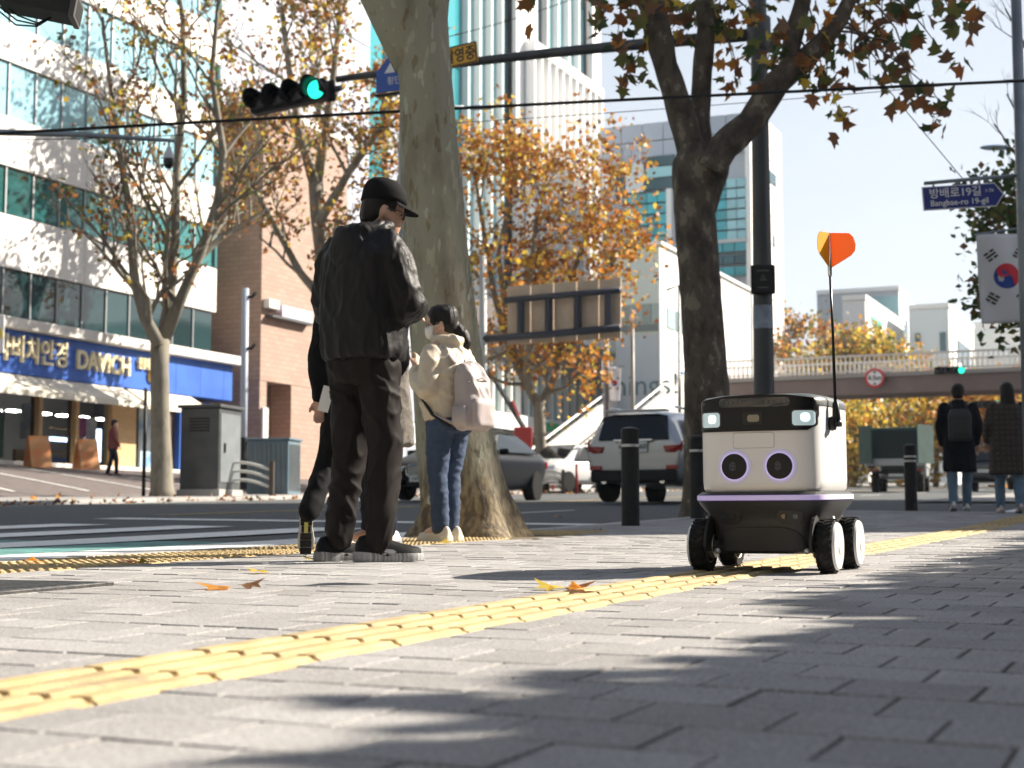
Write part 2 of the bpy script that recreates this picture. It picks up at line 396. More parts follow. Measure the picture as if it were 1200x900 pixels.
# ---- sloping forecourt in front of the shop
FT0, FT1 = 24.0, 32.0
def fore(s, t):
    a = (t - FT0) / (FT1 - FT0); p = st(s, t, 0.02); base = 2.12
    p.z = p.z * (1 - a) + base * a if a > 0 else p.z
    return p
mb = MB(); vs_, fs = [], []
for i in range(31):
    for j in range(9): vs_.append(fore(16 + i * 1.1, FT0 + j))
for i in range(30):
    for j in range(8): a = i * 9 + j; fs.append((a, a + 1, a + 10, a + 9))
tag(mb.add(vs_, fs).build('forecourt', mat('forecourt_block', (0.11, 0.09, 0.085), 0.9, col2=(0.15, 0.125, 0.115), scale=4, bump=0.4, bscale=30)), kind='structure')
for k in range(7):
    mb = MB(); s0 = 27.5 + k * 2.6
    pts = [fore(s0 + (1.2 * q / 6), FT0 + 0.7 + q) for q in range(7)]
    for q in range(6):
        a, b = pts[q], pts[q + 1]; e = Vector((SA, CA, 0)) * 0.07; u = Vector((0, 0, 0.012))
        mb.quad(a - e + u, a + e + u, b + e + u, b - e + u)
    tag(mb.build('bay_line', M_white), kind='structure')
# ---- iron grate in the near pavement
g = on_ground(30, 689); gs, gt = st_of(g.x, g.y)
gr = thing('drain_grate', 'dark cast iron drain grate set into the pavement at the left', 'grate', (g.x - 0.17, g.y, gz(g.y)), (math.atan(K1), 0, -AL))
M_iron = mat('cast_iron', (0.05, 0.05, 0.055), 0.5, 0.7, col2=(0.09, 0.085, 0.08), scale=30, bump=0.3)
mb = MB()
for x, y, a, b in ((0, 0.3, 0.64, 0.04), (0, -0.3, 0.64, 0.04), (0.3, 0, 0.04, 0.56), (-0.3, 0, 0.04, 0.56)): mb.box((x, y, 0.001), (a, b, 0.014))
mb.build('frame', M_iron, gr, bevel=0.003)
for k in range(9): MB().box((0, (k - 4) * 0.062, 0.0), (0.56, 0.034, 0.014)).build('bar', M_iron, gr, bevel=0.004)
MB().box((0, 0, -0.012), (0.56, 0.56, 0.02)).build('well', mat('black_well', (0.01, 0.01, 0.01), 1.0), gr)
# ================================================================ BUILDINGS
def P(s, t, z):
    return Vector((s * SA - t * CA, s * CA + t * SA, z))
def sbox(mb, s0, s1, t0, t1, z0, z1, m=None):
    p = [P(s, t, z) for z in (z0, z1) for t in (t0, t1) for s in (s0, s1)]
    return mb.add(p, [(0, 2, 3, 1), (4, 5, 7, 6), (0, 1, 5, 4), (2, 6, 7, 3), (0, 4, 6, 2), (1, 3, 7, 5)], m)
def bpart(name, par, m, *a, bevel=0.0):
    mb = MB(); sbox(mb, *a); return mb.build(name, m, par, bevel=bevel)
def zt(px, py, t): return on_t(px, py, t).z
def s_at(px, t): p = on_t(px, 500, t); return st_of(p.x, p.y)[0]
def t_at(px, s): p = on_s(px, 500, s); return st_of(p.x, p.y)[1]
def flat_text(par, txt, s, t, z, size, m, face='t', ext=0.03, bold=0.0, sx=1.0, name='lettering', tilt=0):
    me = text_mesh(txt, size, m, ext, bold, sx=sx)
    # face 't': reads along +s on a wall that looks towards -t; face 's': reads along -t on a wall that looks towards -s
    rz = math.pi / 2 - AL if face == 't' else -AL
    return link(name, me, par, P(s, t, z), (math.pi / 2, tilt, rz))
M_panel = mat('white_panel', (0.74, 0.72, 0.69), 0.5, col2=(0.68, 0.66, 0.63), scale=0.7, vary=0.03)
M_core = mat('dark_core', (0.08, 0.08, 0.085), 0.8)
M_pane_sky = mat('glass_sky', (0.33, 0.60, 0.70), 0.12, 0.3, vary=0.10, spec=0.8)  # reflected sky put into the glass colour as pale blue
M_pane_teal = mat('glass_teal', (0.035, 0.17, 0.17), 0.05, 0.25, vary=0.35, spec=0.8)
M_pane_dark = mat('glass_dark', (0.015, 0.04, 0.045), 0.04, 0.0, vary=0.3, spec=0.9)
M_clear = mat('shop_glass', (0.9, 0.95, 0.95), 0.02, trans=1.0, spec=0.5); MATS['shop_glass'].node_tree.nodes['Principled BSDF'].inputs['IOR'].default_value = 1.06
M_mull = mat('mullion_grey', (0.28, 0.3, 0.31), 0.45, 0.6)
M_ledge = mat('ledge_white', (0.72, 0.69, 0.64), 0.6, col2=(0.62, 0.59, 0.55), scale=2)
M_signblue = mat('sign_blue', (0.02, 0.10, 0.46), 0.45, col2=(0.03, 0.13, 0.52), scale=1.5)
M_gold = mat('sign_letter_cream', (0.80, 0.70, 0.45), 0.4)
M_wood = mat('shop_wood', (0.50, 0.34, 0.17), 0.5, col2=(0.58, 0.40, 0.21), scale=3, stretch=(1, 1, 6))

# ---- optician's building
T0 = 32.0; S0, S1 = 20.0, 45.6
B = thing('commercial_building', 'white panelled building with glass bands coloured as reflected blue sky over the blue optician shop front', 'building', P(33, 36, 2.1))
B.matrix_world = Matrix.Identity(4)
bpart('wall', B, M_core, S0, S1 - 0.05, T0 + 0.12, T0 + 14, 6.3, 25)
bpart('side_wall', B, M_core, S0, S0 + 0.3, T0 + 0.1, T0 + 14, 1.2, 6.29)
z = lambda py: zt(0, py, T0)
bands = [(z(312), z(248), 'w'), (z(248), z(192), 'teal'), (z(192), z(132), 'w'), (z(132), z(68), 'sky'), (z(68), z(22), 'w'), (z(22), z(-45), 'sky'), (z(-45), z(-100), 'w'), (z(-100), z(-170), 'sky'), (z(-170), z(-230), 'w')]
PW = 1.18
for z0, z1, k in bands:
    n = int((S1 - 27.0) / PW)
    for i in range(n):
        a = S1 - (i + 1) * PW; b = S1 - i * PW
        if k == 'w': bpart('panel', B, M_panel, a + 0.012, b - 0.012, T0, T0 + 0.12, z0 + 0.02, z1 - 0.02)
        else: bpart('pane', B, M_pane_sky if k == 'sky' else M_pane_teal, a + 0.03, b - 0.03, T0 + 0.10, T0 + 0.13, z0 + 0.03, z1 - 0.03)
    if k != 'w':
        for i in range(n + 1): bpart('mullion', B, M_mull, S1 - i * PW - 0.03, S1 - i * PW + 0.03, T0 + 0.05, T0 + 0.16, z0, z1)
    # the return round the corner
    bpart('corner_panel' if k == 'w' else 'corner_pane', B, M_panel if k == 'w' else M_pane_teal, S1, S1 + 0.12, T0 + 0.01, T0 + 13, z0 + 0.02, z1 - 0.02)
zl = z(374)
for i in range(15):
    a = S1 - (i + 1) * PW
    bpart('pane', B, M_pane_dark, a + 0.03, a + PW - 0.03, T0 + 0.10, T0 + 0.13, zl + 0.05, z(312) - 0.03)
    bpart('mullion', B, M_mull, a - 0.025, a + 0.025, T0 + 0.05, T0 + 0.16, zl, z(312) - 0.02)
bpart('ledge', B, M_ledge, S0, S1 + 0.9, T0 - 0.75, T0 + 0.3, zl - 0.32, zl, bevel=0.03)
sg = bpart('sign_board', B, M_signblue, S0, S1 + 0.55, T0 - 0.45, T0 + 0.3, z(428) - 0.25, zl - 0.33, bevel=0.02)
zs = (z(428) + zl) / 2 - 0.2
for i in range(18): bpart('sign_seam', sg, mat('sign_seam_blue', (0.012, 0.06, 0.3), 0.6), S1 - i * 1.4, S1 - i * 1.4 + 0.015, T0 - 0.455, T0 - 0.44, z(428) - 0.2, zl - 0.4)
def sign_text(txt, px0, px1, size, m, dz=0.0, bold=0.0):
    a, b = s_at(px0, T0 - 0.5), s_at(px1, T0 - 0.5)
    o = flat_text(sg, txt, (a + b) / 2, T0 - 0.5, zs + dz, size, m, ext=0.06, bold=bold)
    wd = max(v.co.x for v in o.data.vertices) - min(v.co.x for v in o.data.vertices)
    for v in o.data.vertices: v.co.x *= (b - a) / wd
    return o
sign_text('다비치안경', -8, 76, 0.84, M_gold, -0.05, 0.012)
sign_text('DAVICH', 88, 150, 0.82, M_gold, -0.08, 0.02)
sign_text('안경체인', 160, 177, 0.42, M_gold, 0.1, 0.008)
sign_text('®', 173, 181, 0.6, mat('sign_gold', (0.75, 0.42, 0.05), 0.4), -0.25, 0.01)
# pale awnings under the sign
M_awn = mat('awning_cream', (0.74, 0.69, 0.58), 0.8, col2=(0.66, 0.61, 0.5), scale=3)
def awning(s0, s1):
    mb = MB(); za = z(428) - 0.27
    prof = [(T0 - 0.4, za), (T0 - 1.25, za - 0.5), (T0 - 1.28, za - 0.68), (T0 - 1.24, za - 0.66), (T0 - 0.4, za - 0.1)]
    n = len(prof); v_ = [P(s, t, q) for s in (s0, s1) for t, q in prof]
    mb.add(v_, [tuple(range(n)), tuple(range(n, 2 * n))] + [(i, (i + 1) % n, n + (i + 1) % n, n + i) for i in range(n)])
    return mb.build('awning', M_awn, B)
awning(S0, s_at(160, T0 - 1)); awning(s_at(165, T0 - 1), s_at(240, T0 - 1))
# shop front: columns, glazing, door leaves, sill, things behind the glass
zb = 2.12; ztop = z(428) - 0.35
for px, wd in ((-60, 0.35), (45, 0.16), (88, 0.16), (143, 1.25), (213, 0.5), (240, 0.4)):
    s = s_at(px, T0); bpart('column', B, M_wood if px < 200 else M_signblue, s - wd / 2, s + wd / 2, T0 - 0.1, T0 + 0.25, zb - 0.3, ztop, bevel=0.02)
bpart('lintel', B, M_wood, S0, S1, T0 - 0.06, T0 + 0.3, ztop - 0.42, ztop - 0.01)
bpart('sill', B, M_ledge, S0, S1 + 0.1, T0 - 0.7, T0 + 0.4, zb - 0.5, zb + 0.05, bevel=0.02)
pxs = [-150, -60, 2, 45, 88, 132]
for a, b in zip(pxs[:-1], pxs[1:]):
    bpart('shop_window', B, M_clear, s_at(a, T0) + 0.1, s_at(b, T0) - 0.08, T0 + 0.10, T0 + 0.12, zb + 0.06, ztop - 0.43)
bpart('back_wall', B, mat('shop_interior', (0.22, 0.21, 0.2), 0.8), S0 + 0.3, S1 - 0.3, T0 + 5, T0 + 5.2, zb - 0.3, 6.2)
bpart('shop_floor', B, mat('shop_floor', (0.2, 0.18, 0.16), 0.5), S0 + 0.3, S1 - 0.3, T0 + 0.35, T0 + 5, zb - 0.3, zb)
bpart('end_wall', B, M_core, S1 - 0.3, S1 - 0.05, T0 + 0.3, T0 + 14, 1.2, 6.29)
M_post = mat('poster_pale', (0.65, 0.68, 0.7), 0.4, col2=(0.35, 0.45, 0.55), scale=3)
M_lit = mat('lit_case', (0.5, 0.6, 0.8), 0.4, emit=(0.5, 0.7, 1.0), estr=1.8)
M_warm = mat('display_wood', (0.42, 0.24, 0.1), 0.5)
bpart('green_poster', B, mat('poster_green', (0.12, 0.35, 0.27), 0.6, col2=(0.2, 0.45, 0.36), scale=1.2), s_at(2, T0) + 0.1, s_at(20, T0), T0 + 0.5, T0 + 0.56, zb + 0.2, ztop - 1.0)
for a, b, zz0, zz1, m in ((28, 41, 0.9, 2.0, M_post), (103, 113, 1.0, 1.75, M_post), (92, 101, 1.1, 1.75, mat('poster_magenta', (0.35, 0.08, 0.25), 0.5)), (62, 84, 0.9, 1.02, M_lit), (62, 84, 1.3, 1.36, M_warm), (60, 86, 0.5, 0.56, M_warm), (48, 84, 0.16, 0.36, mat('counter_blue', (0.05, 0.15, 0.5), 0.4)), (117, 119, 0.3, 1.4, M_lit), (20, 40, 0.0, 0.55, M_warm)):
    bpart('display', B, m, s_at(a, T0 + 1.6), s_at(b, T0 + 1.6), T0 + 1.6, T0 + 1.75, zb + zz0, zb + zz1)
for px in (20, 55, 78, 100, 122):
    p = s_at(px, T0 + 2); bpart('ceiling_lamp', B, mat('lamp_panel', (0.9, 0.9, 0.9), 0.5, emit=(1, 0.95, 0.85), estr=9), p - 0.2, p + 0.2, T0 + 2, T0 + 2.3, ztop - 0.75, ztop - 0.7)
bpart('blue_entrance', B, mat('entrance_poster', (0.1, 0.25, 0.5), 0.5, col2=(0.5, 0.6, 0.65), scale=1.5), s_at(168, T0), s_at(180, T0), T0 + 0.1, T0 + 0.2, zb + 0.1, zb + 2.3)
bpart('side_door', B, mat('door_brown', (0.07, 0.05, 0.04), 0.4), s_at(188, T0), s_at(210, T0), T0 + 0.1, T0 + 0.2, zb, zb + 2.6)

# ---- brown brick building
def brick_mat(name, c1, c2, mortar, sc=1.0):
    m = mat(name, c1, 0.85); n = m.node_tree; b = n.nodes['Principled BSDF']
    tc = n.nodes.new('ShaderNodeTexCoord'); mp = n.nodes.new('ShaderNodeMapping'); sp = n.nodes.new('ShaderNodeSeparateXYZ'); cb = n.nodes.new('ShaderNodeCombineXYZ')
    ad = n.nodes.new('ShaderNodeMath'); n.links.new(tc.outputs['Object'], mp.inputs[0]); mp.inputs['Rotation'].default_value = (0, 0, AL); n.links.new(mp.outputs[0], sp.inputs[0])
    n.links.new(sp.outputs[0], ad.inputs[0]); n.links.new(sp.outputs[1], ad.inputs[1]); n.links.new(ad.outputs[0], cb.inputs[0]); n.links.new(sp.outputs[2], cb.inputs[1])
    br = n.nodes.new('ShaderNodeTexBrick'); br.inputs['Color1'].default_value = (*c1, 1); br.inputs['Color2'].default_value = (*c2, 1); br.inputs['Mortar'].default_value = (*mortar, 1)
    br.inputs['Scale'].default_value = sc; br.inputs['Brick Width'].default_value = 0.44; br.inputs['Row Height'].default_value = 0.18; br.inputs['Mortar Size'].default_value = 0.012
    n.links.new(cb.outputs[0], br.inputs[0]); n.links.new(br.outputs[0], b.inputs['Base Color']); return m
M_brown = brick_mat('brown_tile', (0.34, 0.235, 0.185), (0.40, 0.28, 0.225), (0.26, 0.18, 0.15))
BB = thing('brick_building', 'brown tiled building corner beside the optician, sunlit on its right face', 'building', (0, 0, 0))
bt, bs = 31.2, 47.4; se = s_at(405, bt); zz = lambda py: zt(340, py, bt)
bpart('wall', BB, M_brown, bs, se, bt, bt + 12, 5.6, zz(140))
bpart('parapet', BB, M_ledge, bs - 0.05, se + 0.05, bt - 0.05, bt + 12, zz(140) + 0.01, zz(140) + 0.3)
a, b = s_at(312, bt), s_at(341, bt); zr = zz(480)
bpart('ground_wall', BB, M_brown, bs, a, bt + 0.01, bt + 12, 1.0, 5.59); bpart('ground_wall', BB, M_brown, b, se, bt + 0.01, bt + 12, 1.0, 5.59)
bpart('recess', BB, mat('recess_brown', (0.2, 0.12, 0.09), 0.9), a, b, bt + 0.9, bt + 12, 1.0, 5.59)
bpart('entrance_post', BB, M_panel, a - 0.35, a - 0.02, bt - 0.1, bt, 1.2, 4.6)
sh = bpart('shop_sign', BB, mat('pink_sign', (0.62, 0.45, 0.52), 0.5, col2=(0.4, 0.55, 0.75), scale=2.0), s_at(321, bt), s_at(357, bt), bt - 0.3, bt - 0.02, zz(375), zz(362))
bpart('sign_bracket', BB, M_core, s_at(309, bt), s_at(358, bt), bt - 0.32, bt - 0.01, zz(378), zz(375) - 0.01)
bpart('white_sign', BB, M_panel, s_at(306, bt), s_at(318, bt), bt - 0.28, bt - 0.02, zz(368), zz(358))
# ---- shops further along on that side, behind the standing man
SH = thing('low_shop', 'low shop with red sign glimpsed left of the standing man', 'building')
a, b = s_at(408, 31), s_at(470, 31)
bpart('wall', SH, mat('shop_beige', (0.42, 0.36, 0.3), 0.8), a, b, 31.2, 40, 1, zt(400, 500, 31))
bpart('red_sign', SH, mat('sign_red', (0.6, 0.05, 0.06), 0.4), a + 0.2, b, 30.9, 31.19, zt(400, 556, 31) + 1.2, zt(400, 530, 31) + 0.9)
bpart('shop_window', SH, M_pane_dark, a + 0.4, b - 1, 31.1, 31.19, 2.2, zt(400, 556, 31) + 1.0)
bpart('canopy', SH, M_panel, a, b, 29.8, 31.19, zt(400, 500, 31) - 0.5, zt(400, 490, 31))

# ---- glass tower
M_fin = mat('white_fin', (0.78, 0.78, 0.77), 0.45)
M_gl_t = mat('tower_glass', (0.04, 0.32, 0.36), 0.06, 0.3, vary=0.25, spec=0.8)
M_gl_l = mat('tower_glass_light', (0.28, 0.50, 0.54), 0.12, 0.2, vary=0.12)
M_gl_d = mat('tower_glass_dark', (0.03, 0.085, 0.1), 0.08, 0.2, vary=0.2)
M_grey = mat('grey_panel', (0.36, 0.39, 0.46), 0.5, col2=(0.40, 0.43, 0.5), scale=0.3, vary=0.05)
TW = thing('glass_tower', 'tall white finned tower with teal glass strips behind the big tree', 'building')
tt = 39.3; ZT = 62
p705 = s_at(703, tt); p622 = s_at(622, tt); zt_low = zt(622, 60, tt)
# low sunlit finned wing
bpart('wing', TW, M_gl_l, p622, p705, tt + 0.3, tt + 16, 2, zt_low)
n = 10
for i in range(n + 1):
    s = p622 + (p705 - p622) * i / n; bpart('fin', TW, M_fin, s - 0.12, s + 0.12, tt - 0.35, tt + 0.3, 2, zt_low)
for i in range(n): 
    s = p622 + (p705 - p622) * (i + 0.5) / n; bpart('spandrel', TW, M_fin, s - 0.42, s + 0.42, tt + 0.1, tt + 0.299, 2.2, zt_low)
for k in range(8): bpart('floor_line', TW, M_gl_l, p622, p705, tt + 0.02, tt + 0.09, 4 + k * 3.1, 4.12 + k * 3.1)
bpart('coping', TW, M_fin, p622 - 0.1, p705 + 0.15, tt - 0.4, tt + 16, zt_low + 0.01, zt_low + 0.7)
# taller shaft set back, strips of teal, white and dark glass
tu = 40.0
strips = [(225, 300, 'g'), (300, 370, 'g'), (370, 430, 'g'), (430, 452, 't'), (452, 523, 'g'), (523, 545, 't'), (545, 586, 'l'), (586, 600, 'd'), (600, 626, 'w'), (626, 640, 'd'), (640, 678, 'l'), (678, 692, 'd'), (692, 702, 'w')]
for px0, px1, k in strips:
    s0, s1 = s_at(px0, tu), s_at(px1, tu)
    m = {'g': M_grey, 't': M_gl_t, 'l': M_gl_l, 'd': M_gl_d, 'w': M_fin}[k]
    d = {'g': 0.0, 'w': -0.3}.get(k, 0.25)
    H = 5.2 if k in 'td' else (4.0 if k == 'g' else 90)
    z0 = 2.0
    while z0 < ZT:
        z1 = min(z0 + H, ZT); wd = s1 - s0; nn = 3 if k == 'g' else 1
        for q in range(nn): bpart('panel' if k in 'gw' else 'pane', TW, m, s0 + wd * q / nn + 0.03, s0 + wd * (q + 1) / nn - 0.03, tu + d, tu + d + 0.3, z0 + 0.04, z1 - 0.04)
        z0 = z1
    if k == 'l':
        nn = max(2, int((s1 - s0) / 1.5))
        for q in range(nn + 1): s = s0 + (s1 - s0) * q / nn; bpart('fin', TW, M_fin, s - 0.09, s + 0.09, tu - 0.2, tu + 0.24, 2, ZT)
bpart('core', TW, M_core, s_at(240, tu), s_at(701, tu), tu + 0.6, tu + 20, 1, ZT - 0.5)
# ---- glazed podium shops below the tower
PD = thing('glazed_podium', 'long glass fronted shop row with white canopy under the tower', 'building')
tp = 29.0; a, b = s_at(560, tp), s_at(710, tp); zc = zt(690, 416, tp)
bpart('roof_slab', PD, M_fin, a, b + 0.4, tp - 1.6, tp + 2.5, zc, zc + 1.1)
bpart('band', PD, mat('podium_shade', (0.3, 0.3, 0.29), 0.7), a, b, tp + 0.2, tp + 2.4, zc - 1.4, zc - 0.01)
z1 = zt(690, 500, tp); nn = 16
for i in range(nn):
    s0, s1 = a + (b - a) * i / nn, a + (b - a) * (i + 1) / nn
    bpart('pane', PD, mat('podium_glass', (0.22, 0.34, 0.33), 0.08, 0.3, vary=0.3), s0 + 0.06, s1 - 0.06, tp + 0.4, tp + 0.5, z1, zc - 1.41)
    bpart('mullion', PD, M_fin, s1 - 0.08, s1 + 0.08, tp + 0.15, tp + 0.5, z1, zc - 1.41)
gs = bpart('green_sign', PD, M_fin, a, b, tp - 0.2, tp + 0.4, z1 - 0.75, z1 - 0.01)
for px0, px1, m in ((636, 650, mat('sign_green', (0.02, 0.4, 0.15), 0.4)), (655, 664, mat('sign_yellow', (0.8, 0.6, 0.05), 0.4)), (667, 690, MATS['sign_green'])):
    bpart('sign_letters', gs, m, s_at(px0, tp), s_at(px1, tp), tp - 0.26, tp - 0.2, z1 - 0.6, z1 - 0.15)
bpart('lower_wall', PD, mat('podium_cream', (0.5, 0.47, 0.4), 0.7), a, b, tp + 0.6, tp + 2.4, 1, z1 - 0.76)
for i in range(0, nn, 2):
    s0 = a + (b - a) * i / nn; bpart('shop_window', PD, M_pane_dark, s0 + 0.2, s0 + (b - a) / nn * 1.6, tp + 0.4, tp + 0.59, 1.5, z1 - 0.9)

# ---- grey and teal office block (shade painted into the grey front, sun into the white flank)
OB = thing('office_block', 'office block with teal curtain wall, shade-grey front and sun-white flank behind the second tree', 'building')
so = 96.0; ta, tb = t_at(706, so), t_at(881, so); zo = lambda px, py: on_s(px, py, so).z
ztop = zo(800, 138)
OL = s_at(916, tb) - so
sb = lambda name, m, px0, px1, z0, z1, d0=-0.15, d1=0.1, par=OB: bpart(name, par, m, so + d0, so + d1, t_at(px1, so), t_at(px0, so), z0, z1)
bpart('wall', OB, mat('office_shade_grey', (0.42, 0.45, 0.5), 0.6), so + 0.1, so + OL, tb + 0.1, ta, 2, ztop - 0.1)
M_opan = mat('office_panel', (0.36, 0.40, 0.48), 0.5, vary=0.08)  # bluish tone of the shaded front put into the panel colour
def zq(py): return zo(800, py)
nn = 7
for i in range(nn):
    for k, (ya, yb) in enumerate(((140, 162), (162, 186))):
        a = 706 + 175 * i / nn; sb('panel', M_opan, a + 0.4, a + 175 / nn - 0.4, zq(yb) + 0.04, zq(ya) - 0.04)
sb('panel', M_opan, 706, 737, zq(230), zq(187)); sb('column', mat('office_pale', (0.62, 0.66, 0.68), 0.5), 738, 759, zq(222), zq(187), -0.5)
for px0, px1, ya, yb, m in ((709, 718, 190, 200, M_fin), (709, 718, 202, 214, M_fin), (725, 737, 194, 208, M_gl_d), (725, 737, 210, 226, M_gl_d), (761, 795, 181, 192, M_gl_d), (761, 795, 194, 206, M_gl_l), (761, 795, 208, 220, M_gl_d)):
    sb('window', m, px0, px1, zq(yb), zq(ya), -0.3)
for i in range(4):
    for j in range(5): sb('pane', M_gl_t, 739 + i * 12, 750.3 + i * 12, zq(236 + j * 13) + 0.03, zq(224 + j * 13) - 0.03, -0.4)
sb('white_fin', M_fin, 787, 793, zq(290), zq(222), -0.7)
for i in range(4):
    for j in range(6): sb('pane', M_gl_t if i < 2 else M_gl_l, 833 + i * 12, 844.3 + i * 12, zq(227 + j * 12) + 0.03, zq(216 + j * 12) - 0.03, -0.4)
for i in range(3):
    for j in range(3): sb('pane', M_gl_d if j % 2 else M_gl_t, 838 + i * 14, 851 + i * 14, zq(300 + j * 14), zq(290 + j * 14), -0.4)
sb('sill_band', mat('office_pale2', (0.5, 0.5, 0.5), 0.6), 706, 881, zq(290), zq(286), -0.5)
sl = bpart('flank', OB, mat('flank_sun_white', (0.80, 0.78, 0.75), 0.6), so - 0.4, so + 0.1 + OL, tb - 0.25, tb + 0.09, 2, ztop + 0.3)
for k in range(6): bpart('flank_seam', OB, M_gl_l, so, so + OL, tb - 0.27, tb - 0.24, zo(882, 170 + k * 34), zo(882, 170 + k * 34) + 0.06)
bpart('flank_mark', OB, M_gl_d, so + OL * .55, so + OL * .8, tb - 0.3, tb - 0.26, zo(905, 195), zo(905, 180)); bpart('flank_window', OB, M_gl_d, so + OL * .5, so + OL * .56, tb - 0.3, tb - 0.26, zo(905, 272), zo(905, 258)); bpart('flank_window', OB, M_gl_d, so + OL * .66, so + OL * .72, tb - 0.3, tb - 0.26, zo(905, 272), zo(905, 258))

# ---- pale green block beside the stairs
GB = thing('pale_block', 'pale green rendered block with slanting sunlit flank above the stairs', 'building')
sg_ = 71.5; tc_ = t_at(775, sg_); tl = t_at(722, sg_)
GL = s_at(881, tc_) - sg_
zg = lambda py: on_s(760, py, sg_).z
M_pale = mat('pale_green', (0.56, 0.64, 0.58), 0.7, col2=(0.6, 0.68, 0.62), scale=0.3); M_pwhite = mat('flank_cream', (0.76, 0.76, 0.73), 0.7)  # shade put into the green-grey front colour, sunlight into the pale flank
bpart('wall', GB, M_pale, sg_, sg_ + 0.3, tc_ + 0.1, tl, zg(392), zg(290))
bpart('body', GB, M_pwhite, sg_ + 0.3, sg_ + GL, tc_ + 0.1, tl, 2, zg(290) - 0.02)
bpart('lower_wall', GB, mat('mural_grey', (0.45, 0.52, 0.58), 0.7, col2=(0.52, 0.58, 0.62), scale=0.5), sg_, sg_ + 0.29, tc_ + 0.12, tl, 2, zg(392) - 0.01)
bpart('flank', GB, M_pwhite, sg_ - 0.05, sg_ + GL, tc_, tc_ + 0.09, 4.5, zg(288))
bpart('coping', GB, M_fin, sg_ - 0.2, sg_ + GL + 0.2, tc_ - 0.15, tl, zg(288) + 0.01, zg(284))
for i in range(5):
    px0 = 728 + i * 9.2
    bpart('window', GB, mat('pale_glass', (0.28, 0.38, 0.37), 0.1, vary=0.3), sg_ - 0.06, sg_, t_at(px0 + 8.6, sg_), t_at(px0, sg_), zg(378), zg(356))
bpart('window_band', GB, mat('band_dark', (0.16, 0.2, 0.2), 0.5), sg_ - 0.08, sg_ - 0.001, tc_ + 0.12, tl, zg(388), zg(380))
for i in range(4): bpart('window', GB, MATS['pale_glass'], sg_ + 1 + i * 1.5, sg_ + 2.3 + i * 1.5, tc_ - 0.05, tc_ - 0.001, zg(382), zg(358))
bpart('window', GB, MATS['pale_glass'], sg_ + GL * .58, sg_ + GL * .66, tc_ - 0.05, tc_ - 0.001, zg(420), zg(396))
bpart('pink_mark', GB, mat('mural_pink', (0.75, 0.62, 0.68), 0.7, col2=(0.78, 0.74, 0.76), scale=0.8), sg_ + GL * .7, sg_ + GL * .88, tc_ - 0.02, tc_ - 0.001, zg(425), zg(400))
flat_text(GB, 'things!', sg_ - 0.02, t_at(752, sg_), zg(452), 1.5, mat('mural_letters', (0.12, 0.2, 0.24), 0.7), face='s', ext=0.01)
GB.children[0]

# ---- far white blocks on the right
def far_block(label, px0, px1, pxe, ytop, Y, m, m2, wins, yb=470):
    o = thing('distant_building', label, 'building')
    s_ = st_of(*at((px0 + px1) / 2, 400, Y).xy)[0]; a, b = t_at(px0, s_), t_at(px1, s_); zf = lambda py: on_s((px0 + px1) / 2, py, s_).z
    bpart('wall', o, m, s_, s_ + 12, b + 0.1, a, 2, zf(ytop))
    L = s_at(pxe, b) - s_
    bpart('flank', o, m2, s_ - 0.05, s_ + L, b, b + 0.09, 2, zf(ytop) + 0.02)
    bpart('coping', o, m2, s_ - 0.2, s_ + L, b - 0.1, a, zf(ytop) + 0.03, zf(ytop) + 0.5)
    for x0, x1, y0, y1, mm in wins: bpart('window', o, mm, s_ - 0.12, s_ - 0.001, t_at(x1, s_), t_at(x0, s_), zf(y1), zf(y0))
    bpart('flank_window', o, M_gl_d, s_ + L * 0.3, s_ + L * 0.8, b - 0.1, b - 0.001, zf(ytop + 55), zf(ytop + 30))
    return o
far_block('grey flat roofed block rising behind the orange trees', 960, 1057, 1068, 343, 165, mat('far_grey', (0.42, 0.46, 0.5), 0.6), M_fin, [(1010, 1017, 347, 354, M_gl_d), (1018, 1056, 349, 372, M_gl_l)])
far_block('white block with narrow windows behind the footbridge at the right', 1068, 1115, 1144, 362, 150, mat('far_white', (0.62, 0.66, 0.68), 0.6), M_pwhite, [(1075, 1081, 390, 403, M_gl_d), (1104, 1111, 390, 412, M_gl_d)])
LB = far_block('low white block with green mark in front of the grey block', 990, 1017, 1062, 352, 140, mat('far_white2', (0.66, 0.67, 0.68), 0.6), M_pwhite, [])
s_ = st_of(*at(1003, 400, 140).xy)[0]; b_ = t_at(1017, s_)
bpart('green_mark', LB, mat('mark_green', (0.05, 0.45, 0.3), 0.5), s_ + 2.5, s_ + 8, b_ - 0.06, b_ - 0.001, on_t(1030, 384, b_).z, on_t(1030, 376, b_).z)
# ---- wooded hill far behind
mb = MB(); vs_, fs = [], []; n = 60
for j in range(8):
    for i in range(n + 1):
        x = -200 + 900 * i / n; h = (46 + 26 * math.exp(-((x - 380) / 140) ** 2) + 5 * mnoise.noise(Vector((x * 0.02, 0, 3)))) * math.sin(math.pi * j / 14)
        vs_.append((x, 760 + j * 60, 8 + h * 2.05))
for j in range(7):
    for i in range(n): a = j * (n + 1) + i; fs.append((a, a + 1, a + n + 2, a + n + 1))
tag(mb.add(vs_, fs).build('hill', mat('hill_wood', (0.10, 0.13, 0.10), 1.0, col2=(0.16, 0.13, 0.08), scale=0.03), smooth=True), kind='structure')

